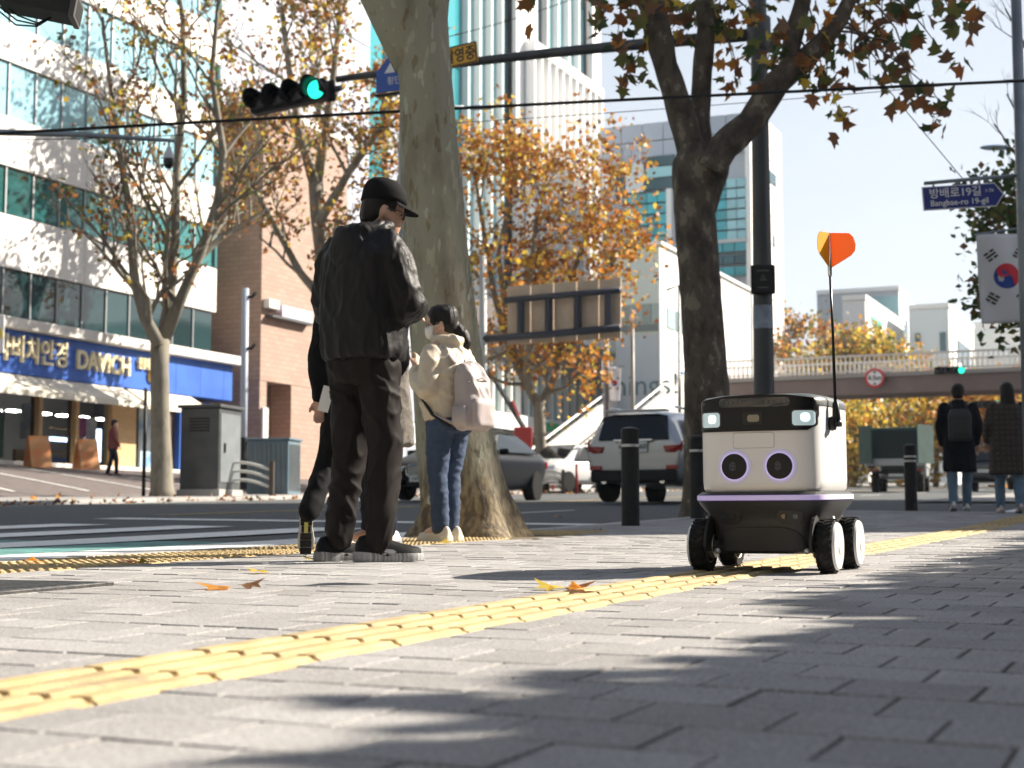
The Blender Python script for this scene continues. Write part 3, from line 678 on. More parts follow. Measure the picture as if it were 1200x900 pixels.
# ---- office block on our side, out of the picture, whose shade lies over the far pavement and the road
CS, CT = 31.4, -17.0
RB = thing('corner_building', 'plain concrete building on the near side of the street', 'building')
M_conc = mat('plain_concrete', (0.45, 0.43, 0.41), 0.8, col2=(0.5, 0.48, 0.45), scale=0.5)
bpart('wall', RB, M_conc, CS, 50, CT, -9, 0, 30)
for k in range(8):
    bpart('window_band', RB, M_gl_d, CS - 0.03, 50, CT - 0.03, -8.97, 3 + k * 3.4, 4.6 + k * 3.4)
bpart('coping', RB, M_ledge, CS - 0.1, 50.1, CT - 0.1, -8.9, 30.01, 30.5)
# ---- blocks added out of the picture to cut sky light and deepen shade: low row behind the near trees, blocks further up and behind the camera
def plain_block(label, s0, s1, t0, t1, H, m):
    o = thing('sky_blocker', label, 'building', group='added blocks that cut the sky light'); bpart('wall', o, m, s0, s1, t0, t1, -2, H)
    bpart('coping', o, M_ledge, s0 - 0.1, s1 + 0.1, t0 - 0.1, t1 + 0.1, H + 0.01, H + 0.35)
    k = 2.6
    while k + 1.6 < H: bpart('window_band', o, M_gl_d, s0 - 0.02, s1 + 0.02, t0 - 0.02, t1 + 0.02, k, k + 1.5); k += 3.3
M_b1 = mat('render_tan', (0.30, 0.26, 0.22), 0.85); M_b2 = mat('render_grey', (0.25, 0.25, 0.25), 0.85)
plain_block('unseen low row added behind the near trees to cut sky light', -45, 16, -22, -9.2, 7.6, M_b1)
plain_block('unseen concrete block added further up the near side', 52, 100, -30, -12.5, 15, M_b2); plain_block('unseen tan block added at the far end of the near side', 104, 170, -34, -12.5, 17, M_b1)
plain_block('unseen grey block added across the street behind the viewer', -60, 18, 32, 50, 29, M_b2); plain_block('unseen block added to close off the sky behind the viewer', -55, -38, -30, 40, 30, M_b1); plain_block('unseen taller block added behind the low row on the near side', -45, 15, -42, -23, 19, M_b2)
# ================================================================ TREES
def bark(name, c1, c2, c3, scale=5, stretch=(1, 1, 0.35), bump=0.6, thr=0.66):
    m = mat(name, c1, 0.85, bump=bump, bscale=scale * 9, stretch=stretch)
    n = m.node_tree; b = n.nodes['Principled BSDF']; L = n.links.new
    mp = [q for q in n.nodes if q.type == 'MAPPING'][0]
    t = n.nodes.new('ShaderNodeTexNoise'); t.inputs['Scale'].default_value = scale; t.inputs['Detail'].default_value = 6; t.inputs['Roughness'].default_value = 0.62; L(mp.outputs[0], t.inputs['Vector'])
    r = n.nodes.new('ShaderNodeValToRGB'); e = r.color_ramp.elements
    e[0].position = 0.38; e[0].color = (*c1, 1); e[1].position = 0.52; e[1].color = (*c2, 1)
    q = e.new(thr); q.color = (*c2, 1); q = e.new(thr + 0.02); q.color = (*c3, 1)
    L(t.outputs['Fac'], r.inputs[0]); L(r.outputs[0], b.inputs['Base Color']); return m
M_plane = bark('plane_bark', (0.15, 0.135, 0.095), (0.235, 0.225, 0.165), (0.40, 0.39, 0.30), 3.2)
M_dark_bark = bark('dark_bark', (0.045, 0.034, 0.025), (0.105, 0.082, 0.06), (0.22, 0.185, 0.135), 6.5, (1, 1, 0.6), 1.0, 0.585)
M_pale_bark = bark('pale_bark', (0.13, 0.115, 0.085), (0.21, 0.19, 0.15), (0.36, 0.34, 0.28), 4.0, (1, 1, 0.4))
LEAF_C = {
    'rust': translucent_leaf('leaf_rust', (0.26, 0.085, 0.022), (0.38, 0.16, 0.035)),
    'orange': translucent_leaf('leaf_orange', (0.52, 0.20, 0.03), (0.62, 0.32, 0.06)),
    'yellow': translucent_leaf('leaf_yellow', (0.68, 0.46, 0.05), (0.58, 0.48, 0.09)),
    'olive': translucent_leaf('leaf_olive', (0.12, 0.14, 0.03), (0.20, 0.18, 0.04)),
    'green': translucent_leaf('leaf_green', (0.04, 0.085, 0.018), (0.07, 0.12, 0.03)),
    'brown': translucent_leaf('leaf_brown', (0.16, 0.075, 0.03), (0.24, 0.12, 0.05)),
}
def leaf_poly():           # a lobed plane leaf, 12 triangles, folded along the midrib
    pts = [(0, -0.05), (0.22, 0.0), (0.50, 0.10), (0.30, 0.26), (0.52, 0.52), (0.22, 0.56), (0, 1.0), (-0.22, 0.56), (-0.52, 0.52), (-0.30, 0.26), (-0.50, 0.10), (-0.22, 0.0)]
    vs_ = [(0, 0.35, -0.04)] + [(x, y, 0.16 * abs(x) - 0.22 * y * y + rnd.uniform(-0.03, 0.03)) for x, y in pts]
    return vs_, [(0, 1 + i, 1 + (i + 1) % 12) for i in range(12)]
LEAF_ME = {}
for k_, m_ in LEAF_C.items():
    LEAF_ME[k_] = []
    for q in range(3):
        a_, b_ = leaf_poly(); me = bpy.data.meshes.new('leaf'); me.from_pydata(a_, [], b_); me.materials.append(m_); LEAF_ME[k_].append(me)
def crown_mesh(name, pts, sizes, mix, seed, shape='diamond'):
    """many small folded leaves round the given points, one mesh"""
    g = np.random.default_rng(seed); n = len(pts); P_ = np.asarray(pts); S_ = np.asarray(sizes)[:, None, None]
    if shape == 'lobed':
        base, tri = leaf_poly(); base = np.array(base); tri = np.array(tri)
    else:
        base = np.array([(0, -0.1, 0), (0.42, 0.4, 0.10), (0, 1.0, -0.12), (-0.42, 0.4, 0.10), (0, 0.42, -0.02)]); tri = np.array([(0, 1, 4), (1, 2, 4), (2, 3, 4), (3, 0, 4)])
    q = g.normal(size=(n, 4)); q /= np.linalg.norm(q, axis=1)[:, None]; w_, x, y, z = q.T
    Rm = np.stack([1 - 2 * (y * y + z * z), 2 * (x * y - z * w_), 2 * (x * z + y * w_), 2 * (x * y + z * w_), 1 - 2 * (x * x + z * z), 2 * (y * z - x * w_), 2 * (x * z - y * w_), 2 * (y * z + x * w_), 1 - 2 * (x * x + y * y)], 1).reshape(n, 3, 3)
    V = np.einsum('nij,kj->nki', Rm, base) * S_ + P_[:, None, :]
    T = tri[None] + (np.arange(n) * len(base))[:, None, None]
    me = bpy.data.meshes.new(name); nv, nf = n * len(base), n * len(tri)
    me.vertices.add(nv); me.vertices.foreach_set('co', V.reshape(-1)); me.loops.add(nf * 3); me.loops.foreach_set('vertex_index', T.reshape(-1).astype(np.int32))
    me.polygons.add(nf); me.polygons.foreach_set('loop_start', np.arange(nf, dtype=np.int32) * 3); me.polygons.foreach_set('loop_total', np.full(nf, 3, np.int32))
    names = list(mix); pr = np.array([mix[k] for k in names], float); pr /= pr.sum()
    for k in names: me.materials.append(LEAF_C[k])
    me.polygons.foreach_set('material_index', np.repeat(g.choice(len(names), n, p=pr), len(tri)).astype(np.int32))
    me.update(calc_edges=True); me.validate(); return me
def wander(a, b, r, n=6, amp=0.12, lift=0.0):
    a, b = Vector(a), Vector(b); L = (b - a).length; o = Vector((r.uniform(0, 99), r.uniform(0, 99), 0)); out = []
    for i in range(n + 1):
        k = i / n; p = a.lerp(b, k); w_ = math.sin(math.pi * k) 
        p = p + mnoise.noise_vector(o + Vector((0, 0, k * 2.2))) * amp * L * w_ + Vector((0, 0, lift * L * w_)); out.append(p)
    return out
def spray(mb, root, d, L, rad, depth, r, tips, n=4, spread=0.75, up=0.25, sides=5):
    """a branch that forks; tips collects leaf-bearing points"""
    d = Vector(d).normalized(); end = root + d * L
    path = wander(root, end, r, 3 if depth else 2, 0.14, 0.0)
    mb.tube(path, [rad * (1 - 0.55 * i / (len(path) - 1)) for i in range(len(path))], sides if depth > 1 else 4, caps=False)
    if depth <= 1:
        for p in path[1:]: tips.append(p)
    if depth == 0: return
    for k in range(n if depth > 1 else max(2, n - 1)):
        f = r.uniform(0.35, 1.0); i = min(len(path) - 2, int(f * (len(path) - 1))); p = path[i].lerp(path[i + 1], f * (len(path) - 1) - i)
        q = Vector((r.gauss(0, 1), r.gauss(0, 1), r.gauss(0, 0.8))).normalized()
        nd = (d * (1 - spread * 0.5) + q * spread + Vector((0, 0, up))).normalized()
        spray(mb, p, nd, L * r.uniform(0.5, 0.75), rad * 0.5, depth - 1, r, tips, n, spread, up, sides)
def tree(name, label, base, trunk, limbs, m, leaf_n, leaf_size, mix, seed, depth=3, n=4, spread=0.75, up=0.25, Lf=0.6, jit=0.25, group=None, shape='diamond', sides=10, cone=1.0):
    """trunk: [(point, radius)...]; limbs: list of [(point, radius)...]"""
    r = random.Random(seed); root = thing(name, label, 'tree', base, group=group); B_ = Vector(base)
    mb = MB(); pts = [Vector(p) - B_ for p, q in trunk]; mb.tube(pts, [q for p, q in trunk], sides, caps=True)
    tips = []
    for lb in limbs:
        pp = [Vector(p) - B_ for p, q in lb]; rr = [q for p, q in lb]
        mb.tube(pp, rr, max(6, sides - 2), caps=True)
        L0 = sum((pp[i + 1] - pp[i]).length for i in range(len(pp) - 1)) * Lf
        for i in range(1, len(pp)):
            d = (pp[i] - pp[i - 1]).normalized()
            for k in range(2 if i < len(pp) - 1 else 3):
                q = Vector((r.gauss(0, 1), r.gauss(0, 1), r.gauss(0, 0.6))).normalized()
                nd = (d * (0.9 if i == len(pp) - 1 else 0.45) + q * spread + Vector((0, 0, up))).normalized()
                spray(mb, pp[i].lerp(pp[i - 1], r.uniform(0, 0.7)), nd, L0 * r.uniform(0.6, 1.0) * cone, rr[i] * 0.55, depth - 1, r, tips, n, spread, up)
    mb.build('trunk', m, root, smooth=True, fix=False)
    if leaf_n and tips:
        pts = []; szs = []
        p = tips[0]
        for k in range(leaf_n):
            if k % 5 == 0: p = tips[r.randrange(len(tips))] + Vector((r.gauss(0, jit), r.gauss(0, jit), r.gauss(0, jit)))
            pts.append((p.x + r.gauss(0, leaf_size * .8), p.y + r.gauss(0, leaf_size * .8), p.z + r.gauss(0, leaf_size * .8) - jit * 0.3)); szs.append(leaf_size * r.uniform(0.6, 1.25))
        tag(link('crown', crown_mesh('crown', pts, szs, mix, seed, shape), root), kind='stuff')
    return root, tips
PX = lambda lst, Y, sc=None: [(at(x, y, Y if len(q) < 2 else q[1]), q[0]) for (x, y, *q) in lst]

# ---- the big plane tree in front, trunk built ring by ring
Y1 = 11.05; sc1 = F_PX / Y1
prof = [(640, 549, 70), (628, 549, 66), (618, 549, 61), (600, 548, 55), (560, 540, 50), (500, 532, 45.5), (400, 522, 41.5), (300, 511, 38.5), (200, 505, 35.5), (100, 499, 32), (60, 495, 33), (30, 490, 36), (0, 487, 38)]
big = thing('plane_tree', 'thick mottled grey green plane tree trunk behind the standing man and woman', 'tree', at(549, 628, Y1)); Bb = Vector(big.location)
rings = []; NR = 40; zs_ = np.linspace(640, 0, 110)
for py in zs_:
    for (y0, c0, h0), (y1, c1, h1) in zip(prof[:-1], prof[1:]):
        if y1 <= py <= y0:
            k = (y0 - py) / (y0 - y1); c = c0 + (c1 - c0) * k; h = h0 + (h1 - h0) * k; break
    p = at(c, py, Y1); rad = h / sc1; ring = []
    fl = max(0, (py - 520) / 110) ** 2
    for j in range(NR):
        a = 2 * math.pi * j / NR
        bump = 1 + 0.035 * mnoise.noise(Vector((math.cos(a) * 1.6, math.sin(a) * 1.6, p.z * 0.9))) + 0.02 * mnoise.noise(Vector((math.cos(a) * 4, math.sin(a) * 4, p.z * 3)))
        bump += fl * 0.20 * math.sin(a * 5 + 1.3 + 0.6 * math.sin(a * 2)) + 0.12 * fl * mnoise.noise(Vector((math.cos(a) * 3, math.sin(a) * 3, p.z * 6)))
        dep = 1.0 if py > 60 else 1.0 - 0.3 * (60 - py) / 60
        ring.append(p + Vector((math.cos(a), math.sin(a) * dep, 0)) * rad * bump - Bb)
    rings.append(ring)
mb = MB().rings(rings, None, True)
tipsb = []; rb = random.Random(5)
for lb in ([(at(486, 75, Y1), 0.16), (at(466, 20, Y1), 0.20), (at(432, -45, Y1 - 0.1), 0.18), (at(395, -120, Y1 - 0.3), 0.14), (at(380, -230, Y1), 0.10)], [(at(498, 60, Y1), 0.15), (at(503, 0, Y1), 0.15), (at(510, -60, Y1 + 0.2), 0.16), (at(525, -150, Y1 + 0.4), 0.12), (at(560, -260, Y1 + 0.3), 0.08)]):
    pp = [p - Bb for p, q in lb]; mb.tube(pp, [q for p, q in lb], 14)
    for i in (3, 4):
        for k in range(3): spray(mb, pp[min(i, len(pp) - 1)], (rb.gauss(0, .8), rb.gauss(0, .8), 1), 1.7, 0.06, 2, rb, tipsb, 4, 0.7, 0.35)
M_bigbark = bark('plane_bark_near', (0.215, 0.19, 0.135), (0.29, 0.28, 0.21), (0.42, 0.42, 0.33), 3.4, (1.5, 1.5, 0.5), 0.8)
n_ = M_bigbark.node_tree; b_ = n_.nodes['Principled BSDF']; src_ = b_.inputs['Base Color'].links[0].from_socket; L_ = n_.links.new
tc_n = n_.nodes.new('ShaderNodeTexCoord'); vn = n_.nodes.new('ShaderNodeTexNoise'); vn.inputs['Scale'].default_value = 7.0; vn.inputs['Detail'].default_value = 3.0; mp_ = n_.nodes.new('ShaderNodeMapping'); mp_.inputs['Scale'].default_value = (1.6, 1.6, 0.55); L_(tc_n.outputs['Object'], mp_.inputs[0]); L_(mp_.outputs[0], vn.inputs['Vector'])
cr_ = n_.nodes.new('ShaderNodeValToRGB'); cr_.color_ramp.interpolation = 'LINEAR'; e_ = cr_.color_ramp.elements; e_[0].position = 0.36; e_[0].color = (0.72, 0.64, 0.54, 1); e_[1].position = 0.385; e_[1].color = (1, 1, 1, 1); q_ = e_.new(0.62); q_.color = (1, 1, 1, 1); q_ = e_.new(0.635); q_.color = (1.28, 1.3, 1.25, 1); L_(vn.outputs['Fac'], cr_.inputs[0])
ml_ = n_.nodes.new('ShaderNodeMix'); ml_.data_type = 'RGBA'; ml_.blend_type = 'MULTIPLY'; ml_.inputs[0].default_value = 1.0; L_(src_, ml_.inputs[6]); L_(cr_.outputs[0], ml_.inputs[7])
# flaky brown and ochre old bark round the foot
sz_ = n_.nodes.new('ShaderNodeSeparateXYZ'); L_(tc_n.outputs['Object'], sz_.inputs[0]); fn = n_.nodes.new('ShaderNodeTexNoise'); fn.inputs['Scale'].default_value = 16; fn.inputs['Detail'].default_value = 6; L_(mp_.outputs[0], fn.inputs['Vector'])
fr_ = n_.nodes.new('ShaderNodeValToRGB'); fr_.color_ramp.elements[0].position = 0.42; fr_.color_ramp.elements[0].color = (0.075, 0.05, 0.03, 1); fr_.color_ramp.elements[1].position = 0.6; fr_.color_ramp.elements[1].color = (0.26, 0.19, 0.095, 1); L_(fn.outputs['Fac'], fr_.inputs[0])
hm2 = n_.nodes.new('ShaderNodeMath'); hm2.operation = 'MULTIPLY_ADD'; hm2.inputs[1].default_value = 0.9; L_(fn.outputs['Fac'], hm2.inputs[0]); L_(sz_.outputs[2], hm2.inputs[2]); rg_ = n_.nodes.new('ShaderNodeMapRange'); rg_.inputs[1].default_value = 0.62; rg_.inputs[2].default_value = 1.15; rg_.inputs[3].default_value = 0.85; rg_.inputs[4].default_value = 0.0; L_(hm2.outputs[0], rg_.inputs[0])
m2_ = n_.nodes.new('ShaderNodeMix'); m2_.data_type = 'RGBA'; L_(rg_.outputs[0], m2_.inputs[0]); L_(ml_.outputs[2], m2_.inputs[6]); L_(fr_.outputs[0], m2_.inputs[7]); L_(m2_.outputs[2], b_.inputs['Base Color'])
mb.build('trunk', M_bigbark, big, smooth=True, fix=False)
tag(link('crown', crown_mesh('crown', [tuple(rb.choice(tipsb) + Vector((rb.gauss(0, .3), rb.gauss(0, .3), rb.gauss(0, .3)))) for _ in range(700)], [0.16] * 700, {'rust': 3, 'olive': 2, 'yellow': 1}, 3), big), kind='stuff')
# bark flakes: pale patches proud of the trunk
M_flake = mat('bark_flake', (0.42, 0.43, 0.34), 0.85, col2=(0.36, 0.37, 0.28), scale=20, bump=0.4)
for k in range(34):
    py = rb.uniform(40, 590); side = rb.random()
    c = 505 + max(0, py - 200) * 0.085; a = rb.uniform(-0.9, 0.2) if side < 0.75 else rb.uniform(-2.4, -0.9)
    idx = int((640 - py) / 640 * 109); j = int((a % (2 * math.pi)) / (2 * math.pi) * NR)
    if idx < 2 or idx > 105: continue
    nr_ = sum((Vector(q) for q in rings[idx]), Vector()) / NR; p0 = Vector(rings[idx][j]); nrm = (p0 - nr_); nrm.z = 0; nrm.normalize(); tg = Vector((-nrm.y, nrm.x, 0))
    w0, h0 = rb.uniform(0.008, 0.028), rb.uniform(0.02, 0.085); m_ = 9
    pts = [(w0 * math.cos(2 * math.pi * q / m_) * rb.uniform(0.5, 1.2), h0 * math.sin(2 * math.pi * q / m_) * rb.uniform(0.6, 1.2)) for q in range(m_)]
    fl_ = MB(); fl_.add([p0 + tg * x + Vector((0, 0, y)) + nrm * 0.002 for x, y in pts] + [p0 + tg * x * .9 + Vector((0, 0, y * .9)) + nrm * 0.006 for x, y in pts], [tuple(range(m_, 2 * m_))] + [(q, (q + 1) % m_, m_ + (q + 1) % m_, m_ + q) for q in range(m_)])
    fl_.build('bark_flake', M_flake, big, fix=False)

# ---- second plane tree with big russet leaves overhead
Y2 = 17.6; s2 = F_PX / Y2
t2 = thing('plane_tree', 'dark barked plane tree with russet and green leaves behind the robot', 'tree', at(828, 606, Y2)); B2 = Vector(t2.location)
r2 = random.Random(21); mb = MB()
trunk = [(612, 829, 36), (600, 829, 32), (560, 829, 27.5), (450, 828, 26), (400, 825, 25), (300, 818, 23.5), (250, 814, 24.5), (215, 818, 31), (190, 822, 33), (172, 822, 27)]
def limb_tube(mb, lst, Y, B_, sc, n=18, sub=5, amp=0.06):
    pts, rad = [], []
    for (x0, y0, w0), (x1, y1, w1) in zip(lst[:-1], lst[1:]):
        for i in range(sub):
            k = i / sub; p = at(x0 + (x1 - x0) * k, y0 + (y1 - y0) * k, Y) - B_; w_ = (w0 + (w1 - w0) * k) / sc
            pts.append(p); rad.append(w_ * (1 + amp * mnoise.noise(p * 3.1)))
    pts.append(at(lst[-1][0], lst[-1][1], Y) - B_); rad.append(lst[-1][2] / sc)
    mb.tube(pts, rad, n); return pts
limb_tube(mb, [(x, y, w_) for y, x, w_ in trunk], Y2, B2, s2, 26, 6, 0.10)
limbs2 = [[(818, 205, 20), (803, 150, 17), (788, 100, 15), (780, 77, 15), (770, 35, 17), (758, -20, 14), (742, -90, 11)],
          [(824, 195, 17), (820, 143, 12), (823, 83, 12.5), (828, 33, 12), (824, -20, 10), (830, -100, 8)],
          [(832, 200, 20), (848, 172, 18), (880, 143, 16.5), (910, 97, 15.5), (936, 77, 14), (963, 50, 11.5), (985, 22, 10), (1010, -30, 8), (1050, -90, 6)],
          [(922, 86, 11), (929, 45, 11.5), (940, 5, 10), (950, -60, 8)]]
dY = [0.0, 0.35, -0.25, -0.25]
lp = [limb_tube(mb, l, Y2 + d, B2, s2, 16, 4, 0.14) for l, d in zip(limbs2, dY)]
sprigs = [(617, 30, -2.2), (652, 8, -1.5), (690, 42, -.6), (722, 62, -.3), (733, 112, .2), (738, 70, -.6), (700, 15, .4), (745, 25, -.8), (800, 55, .4), (792, 15, -.6), (850, 55, .5), (845, 25, .8), (868, 112, .3), (892, 108, -.4), (905, 60, .8), (882, 25, .6), (947, 122, -.5), (968, 130, -.3), (985, 150, -.6), (1002, 98, -.2), (1012, 60, .5), (1050, 28, .6), (1048, 118, -.4), (1062, 105, .1), (1078, 132, -.5), (1096, 155, -.9), (1112, 150, -.8), (1117, 90, -1.2), (1132, 40, -1.0), (1110, 12, -.2), (1035, 78, .2), (1085, 48, -.6), (1020, 112, .5), (990, 62, .8), (962, 92, -.5), (930, 100, .3), (1065, 62, .9), (975, 18, -.4), (1030, 15, .2), (1085, 10, .8), (960, 60, .8), (915, 12, -.5), (868, 15, -.4), (780, 40, .8), (860, 90, .5)]
leafs = []
allp = [p for l in lp for p in l]
for x, y, d in sprigs:
    e = at(x, y - 12, Y2 + d) - B2; src = min(allp, key=lambda p: (p - (e + Vector((0, 0, 0.8)))).length + r2.uniform(0, .7))
    path = wander(src, e, r2, 6, 0.12, 0.16)
    mb.tube(path, [0.017 - 0.0022 * i for i in range(len(path))], 5, caps=False)
    k = int(r2.uniform(8, 13))
    for i in range(k):
        f = 1 - (r2.random() ** 1.6) * 0.55; q = min(5, int(f * 6)); p = path[q].lerp(path[q + 1], f * 6 - q) if q < 6 else path[6]
        leafs.append(p + Vector((r2.gauss(0, .10), r2.gauss(0, .14), r2.gauss(-0.06, .08))))
for k in range(170):                                    # the denser mass overhead, mostly above the frame
    u, v_ = r2.gauss(935, 105), r2.uniform(-60, 85) - abs(r2.gauss(0, 25))
    leafs.append(at(min(1140, max(690, u)), v_, Y2 + r2.gauss(0.3, 1.0)) - B2)
mb.build('trunk', M_dark_bark, t2, smooth=True, fix=False)
kinds = ['rust'] * 4 + ['brown'] * 3 + ['olive'] * 5 + ['green'] * 4 + ['orange'] * 4 + ['yellow'] * 2
leafs.sort(key=lambda p: -(at(900, 60, Y2) - B2 - p).length, reverse=True)
for i, p in enumerate(leafs[:300]):
    k = kinds[r2.randrange(len(kinds))]; o = link('leaf', LEAF_ME[k][r2.randrange(3)], t2, p, (r2.gauss(math.pi + 0.35, .8), r2.gauss(0, .7), r2.uniform(0, 6.28))); q = r2.uniform(0.12, 0.21); o.scale = (q, q, q)
tag(link('crown', crown_mesh('crown', [tuple(p) for p in leafs[300:]] + [tuple(at(r2.gauss(900, 130), r2.uniform(-420, -120), Y2 + r2.gauss(0, 1.2)) - B2) for _ in range(500)], [0.2] * (len(leafs[300:]) + 500), {'rust': 5, 'brown': 3, 'olive': 4, 'green': 2}, 4, 'lobed'), t2), kind='stuff')

# ---- street trees on the far pavement and further on
Y3 = 35.0; k3 = F_PX / Y3; w3 = lambda q: q / k3
tree('street_tree', 'pale street tree with sparse brown leaves in front of the optician shop', at(190, 584, Y3), PX([(190, 588, w3(19)), (190, 575, w3(14)), (188, 500, w3(11.5)), (187, 430, w3(11)), (188, 398, w3(12))], Y3),
     [PX([(186, 404, w3(8)), (170, 372, w3(7)), (158, 330, w3(6)), (154, 285, w3(5)), (150, 235, w3(4.5)), (138, 170, w3(3.2)), (128, 90, w3(2.5)), (120, 20, w3(2))], Y3 - 0.3),
      PX([(190, 402, w3(8.5)), (199, 350, w3(6.5)), (205, 280, w3(5.5)), (207, 200, w3(5)), (216, 110, w3(4)), (214, 20, w3(3)), (205, -40, w3(2))], Y3 + 0.4),
      PX([(192, 398, w3(8)), (214, 345, w3(6.5)), (236, 295, w3(5.5)), (255, 235, w3(5)), (262, 180, w3(4.5)), (248, 90, w3(3.5)), (255, 10, w3(2.5)), (262, -50, w3(2))], Y3)],
     M_pale_bark, 3200, 0.14, {'rust': 4, 'brown': 3, 'olive': 2, 'yellow': 2.2, 'green': 1}, 31, depth=3, n=4, spread=0.62, up=0.42, Lf=0.26, jit=0.22, sides=12)
Y4 = 50.0; w4 = lambda q: q / (F_PX / Y4)
tree('street_tree', 'street tree with yellowing leaves against the brown tiled wall', at(400, 577, Y4), PX([(400, 580, w4(16)), (398, 480, w4(11)), (388, 380, w4(10)), (372, 250, w4(9)), (370, 215, w4(9))], Y4),
     [PX([(370, 220, w4(7)), (352, 160, w4(5)), (340, 90, w4(4)), (330, 10, w4(3))], Y4), PX([(371, 216, w4(7)), (382, 150, w4(5)), (392, 80, w4(4)), (400, 0, w4(3))], Y4 + 1),
      PX([(374, 260, w4(6)), (410, 200, w4(4.5)), (440, 160, w4(3.5)), (465, 120, w4(2.5))], Y4 - 1), PX([(386, 360, w4(6)), (352, 320, w4(4.5)), (325, 270, w4(3.5)), (300, 225, w4(2.5)), (285, 170, w4(2))], Y4), PX([(385, 330, w4(5)), (420, 290, w4(4)), (445, 240, w4(3)), (470, 210, w4(2))], Y4)],
     M_pale_bark, 6800, 0.19, {'rust': 4, 'brown': 3, 'olive': 2, 'yellow': 3, 'orange': 2}, 41, depth=3, n=4, spread=0.7, up=0.35, Lf=0.36, jit=0.4, sides=10)
Y5 = 50.0; w5 = lambda q: q / (F_PX / Y5)
tree('street_tree', 'forked street tree with dense orange leaves right of the big trunk', at(636, 577, Y5), PX([(636, 580, w5(9)), (634, 540, w5(7)), (632, 490, w5(7)), (632, 470, w5(8))], Y5),
     [PX([(631, 476, w5(6)), (612, 440, w5(5)), (594, 400, w5(4.5)), (578, 340, w5(3.5)), (565, 260, w5(2.5)), (556, 200, w5(2))], Y5), PX([(634, 474, w5(6)), (652, 440, w5(5)), (660, 395, w5(4.5)), (668, 330, w5(3.5)), (690, 270, w5(2.5)), (705, 230, w5(2))], Y5 + 0.6),
      PX([(618, 450, w5(4)), (616, 400, w5(3.5)), (622, 330, w5(3)), (628, 260, w5(2.5)), (640, 210, w5(2))], Y5 - 0.8), PX([(655, 425, w5(4)), (675, 400, w5(3)), (700, 340, w5(2.5)), (718, 300, w5(2))], Y5 + 0.3), PX([(600, 415, w5(4)), (584, 300, w5(3)), (600, 220, w5(2))], Y5)],
     M_pale_bark, 8600, 0.19, {'orange': 5, 'rust': 2.6, 'yellow': 3.2, 'brown': 0.8}, 51, depth=3, n=4, spread=0.8, up=0.2, Lf=0.30, jit=0.42, sides=10)
# ---- autumn trees beyond and under the footbridge
far = [(868, 385, 108, 3.6, 'olive orange tree behind the footbridge rail, nearest the white wall', {'orange': 3, 'olive': 4, 'rust': 2, 'yellow': 1}),
       (925, 385, 104, 5.0, 'broad russet tree rising above the footbridge behind the robot aerial', {'rust': 3, 'olive': 3, 'brown': 3, 'orange': 3}),
       (990, 395, 98, 4.6, 'yellow green tree above the footbridge right of the robot aerial', {'yellow': 4, 'olive': 4, 'orange': 2}),
       (1050, 408, 101, 4.2, 'bright orange tree above the footbridge below the white block', {'orange': 4, 'yellow': 3, 'olive': 2}),
       (1035, 505, 88, 4.4, 'golden tree under the footbridge behind the truck', {'yellow': 5, 'orange': 2, 'olive': 2}),
       (1095, 500, 92, 4.4, 'yellow tree under the footbridge beside the walking man', {'yellow': 5, 'orange': 3, 'olive': 2}),
       (1160, 500, 86, 4.2, 'orange tree under the footbridge between the two walkers', {'orange': 4, 'yellow': 2, 'rust': 2}),
       (1215, 500, 90, 4.4, 'russet tree under the footbridge at the right edge', {'rust': 3, 'orange': 3, 'yellow': 1})]
for i, (x, y, Y, rad, lab, mix) in enumerate(far):
    r = random.Random(60 + i); c = at(x, y, Y); base = Vector((c.x, c.y, gz(Y)))
    root = thing('autumn_tree', lab, 'tree', base, group='autumn trees beyond the footbridge'); cl = c - base
    mb = MB(); mb.tube([(0, 0, -0.1), (0.1, 0, cl.z * 0.5), (0, 0.1, cl.z)], [0.2, 0.15, 0.1], 8); tips = []
    for k in range(9):
        d = Vector((r.gauss(0, 1), r.gauss(0, 1), r.uniform(-0.1, 1.0))).normalized(); spray(mb, Vector((0, 0, cl.z * r.uniform(0.45, 0.95))), d, rad * 0.62, 0.07, 2, r, tips, 4, 0.8, 0.15)
    mb.build('trunk', M_dark_bark, root, fix=False)
    pts = [tuple(tips[r.randrange(len(tips))] + Vector((r.gauss(0, .5), r.gauss(0, .5), r.gauss(0, .45)))) for _ in range(3400)]
    tag(link('crown', crown_mesh('crown', pts, [r.uniform(0.2, 0.42) for _ in pts], mix, 70 + i), root), kind='stuff')
# ---- green tree and bare twigs at the right edge
Y7 = 27.0
tree('green_tree', 'dark green leafy tree behind the flag at the right edge', Vector((at(1235, 560, Y7).x, Y7, gz(Y7))), [(Vector((at(1235, 560, Y7).x, Y7, gz(Y7) - 0.1)), 0.22), (at(1232, 420, Y7), 0.17), (at(1225, 340, Y7), 0.15)],
     [PX([(1228, 360, 0.11), (1205, 310, 0.08), (1188, 260, 0.05)], Y7), PX([(1226, 345, 0.11), (1235, 280, 0.08), (1240, 220, 0.05)], Y7 + .5), PX([(1228, 390, 0.09), (1200, 375, 0.06), (1182, 350, 0.04)], Y7 - .5), PX([(1228, 370, 0.09), (1260, 330, 0.06), (1290, 280, 0.04)], Y7)],
     M_dark_bark, 3600, 0.15, {'green': 6, 'olive': 3, 'brown': 1}, 81, depth=3, n=4, Lf=0.55, jit=0.25)
Y8 = 21.0
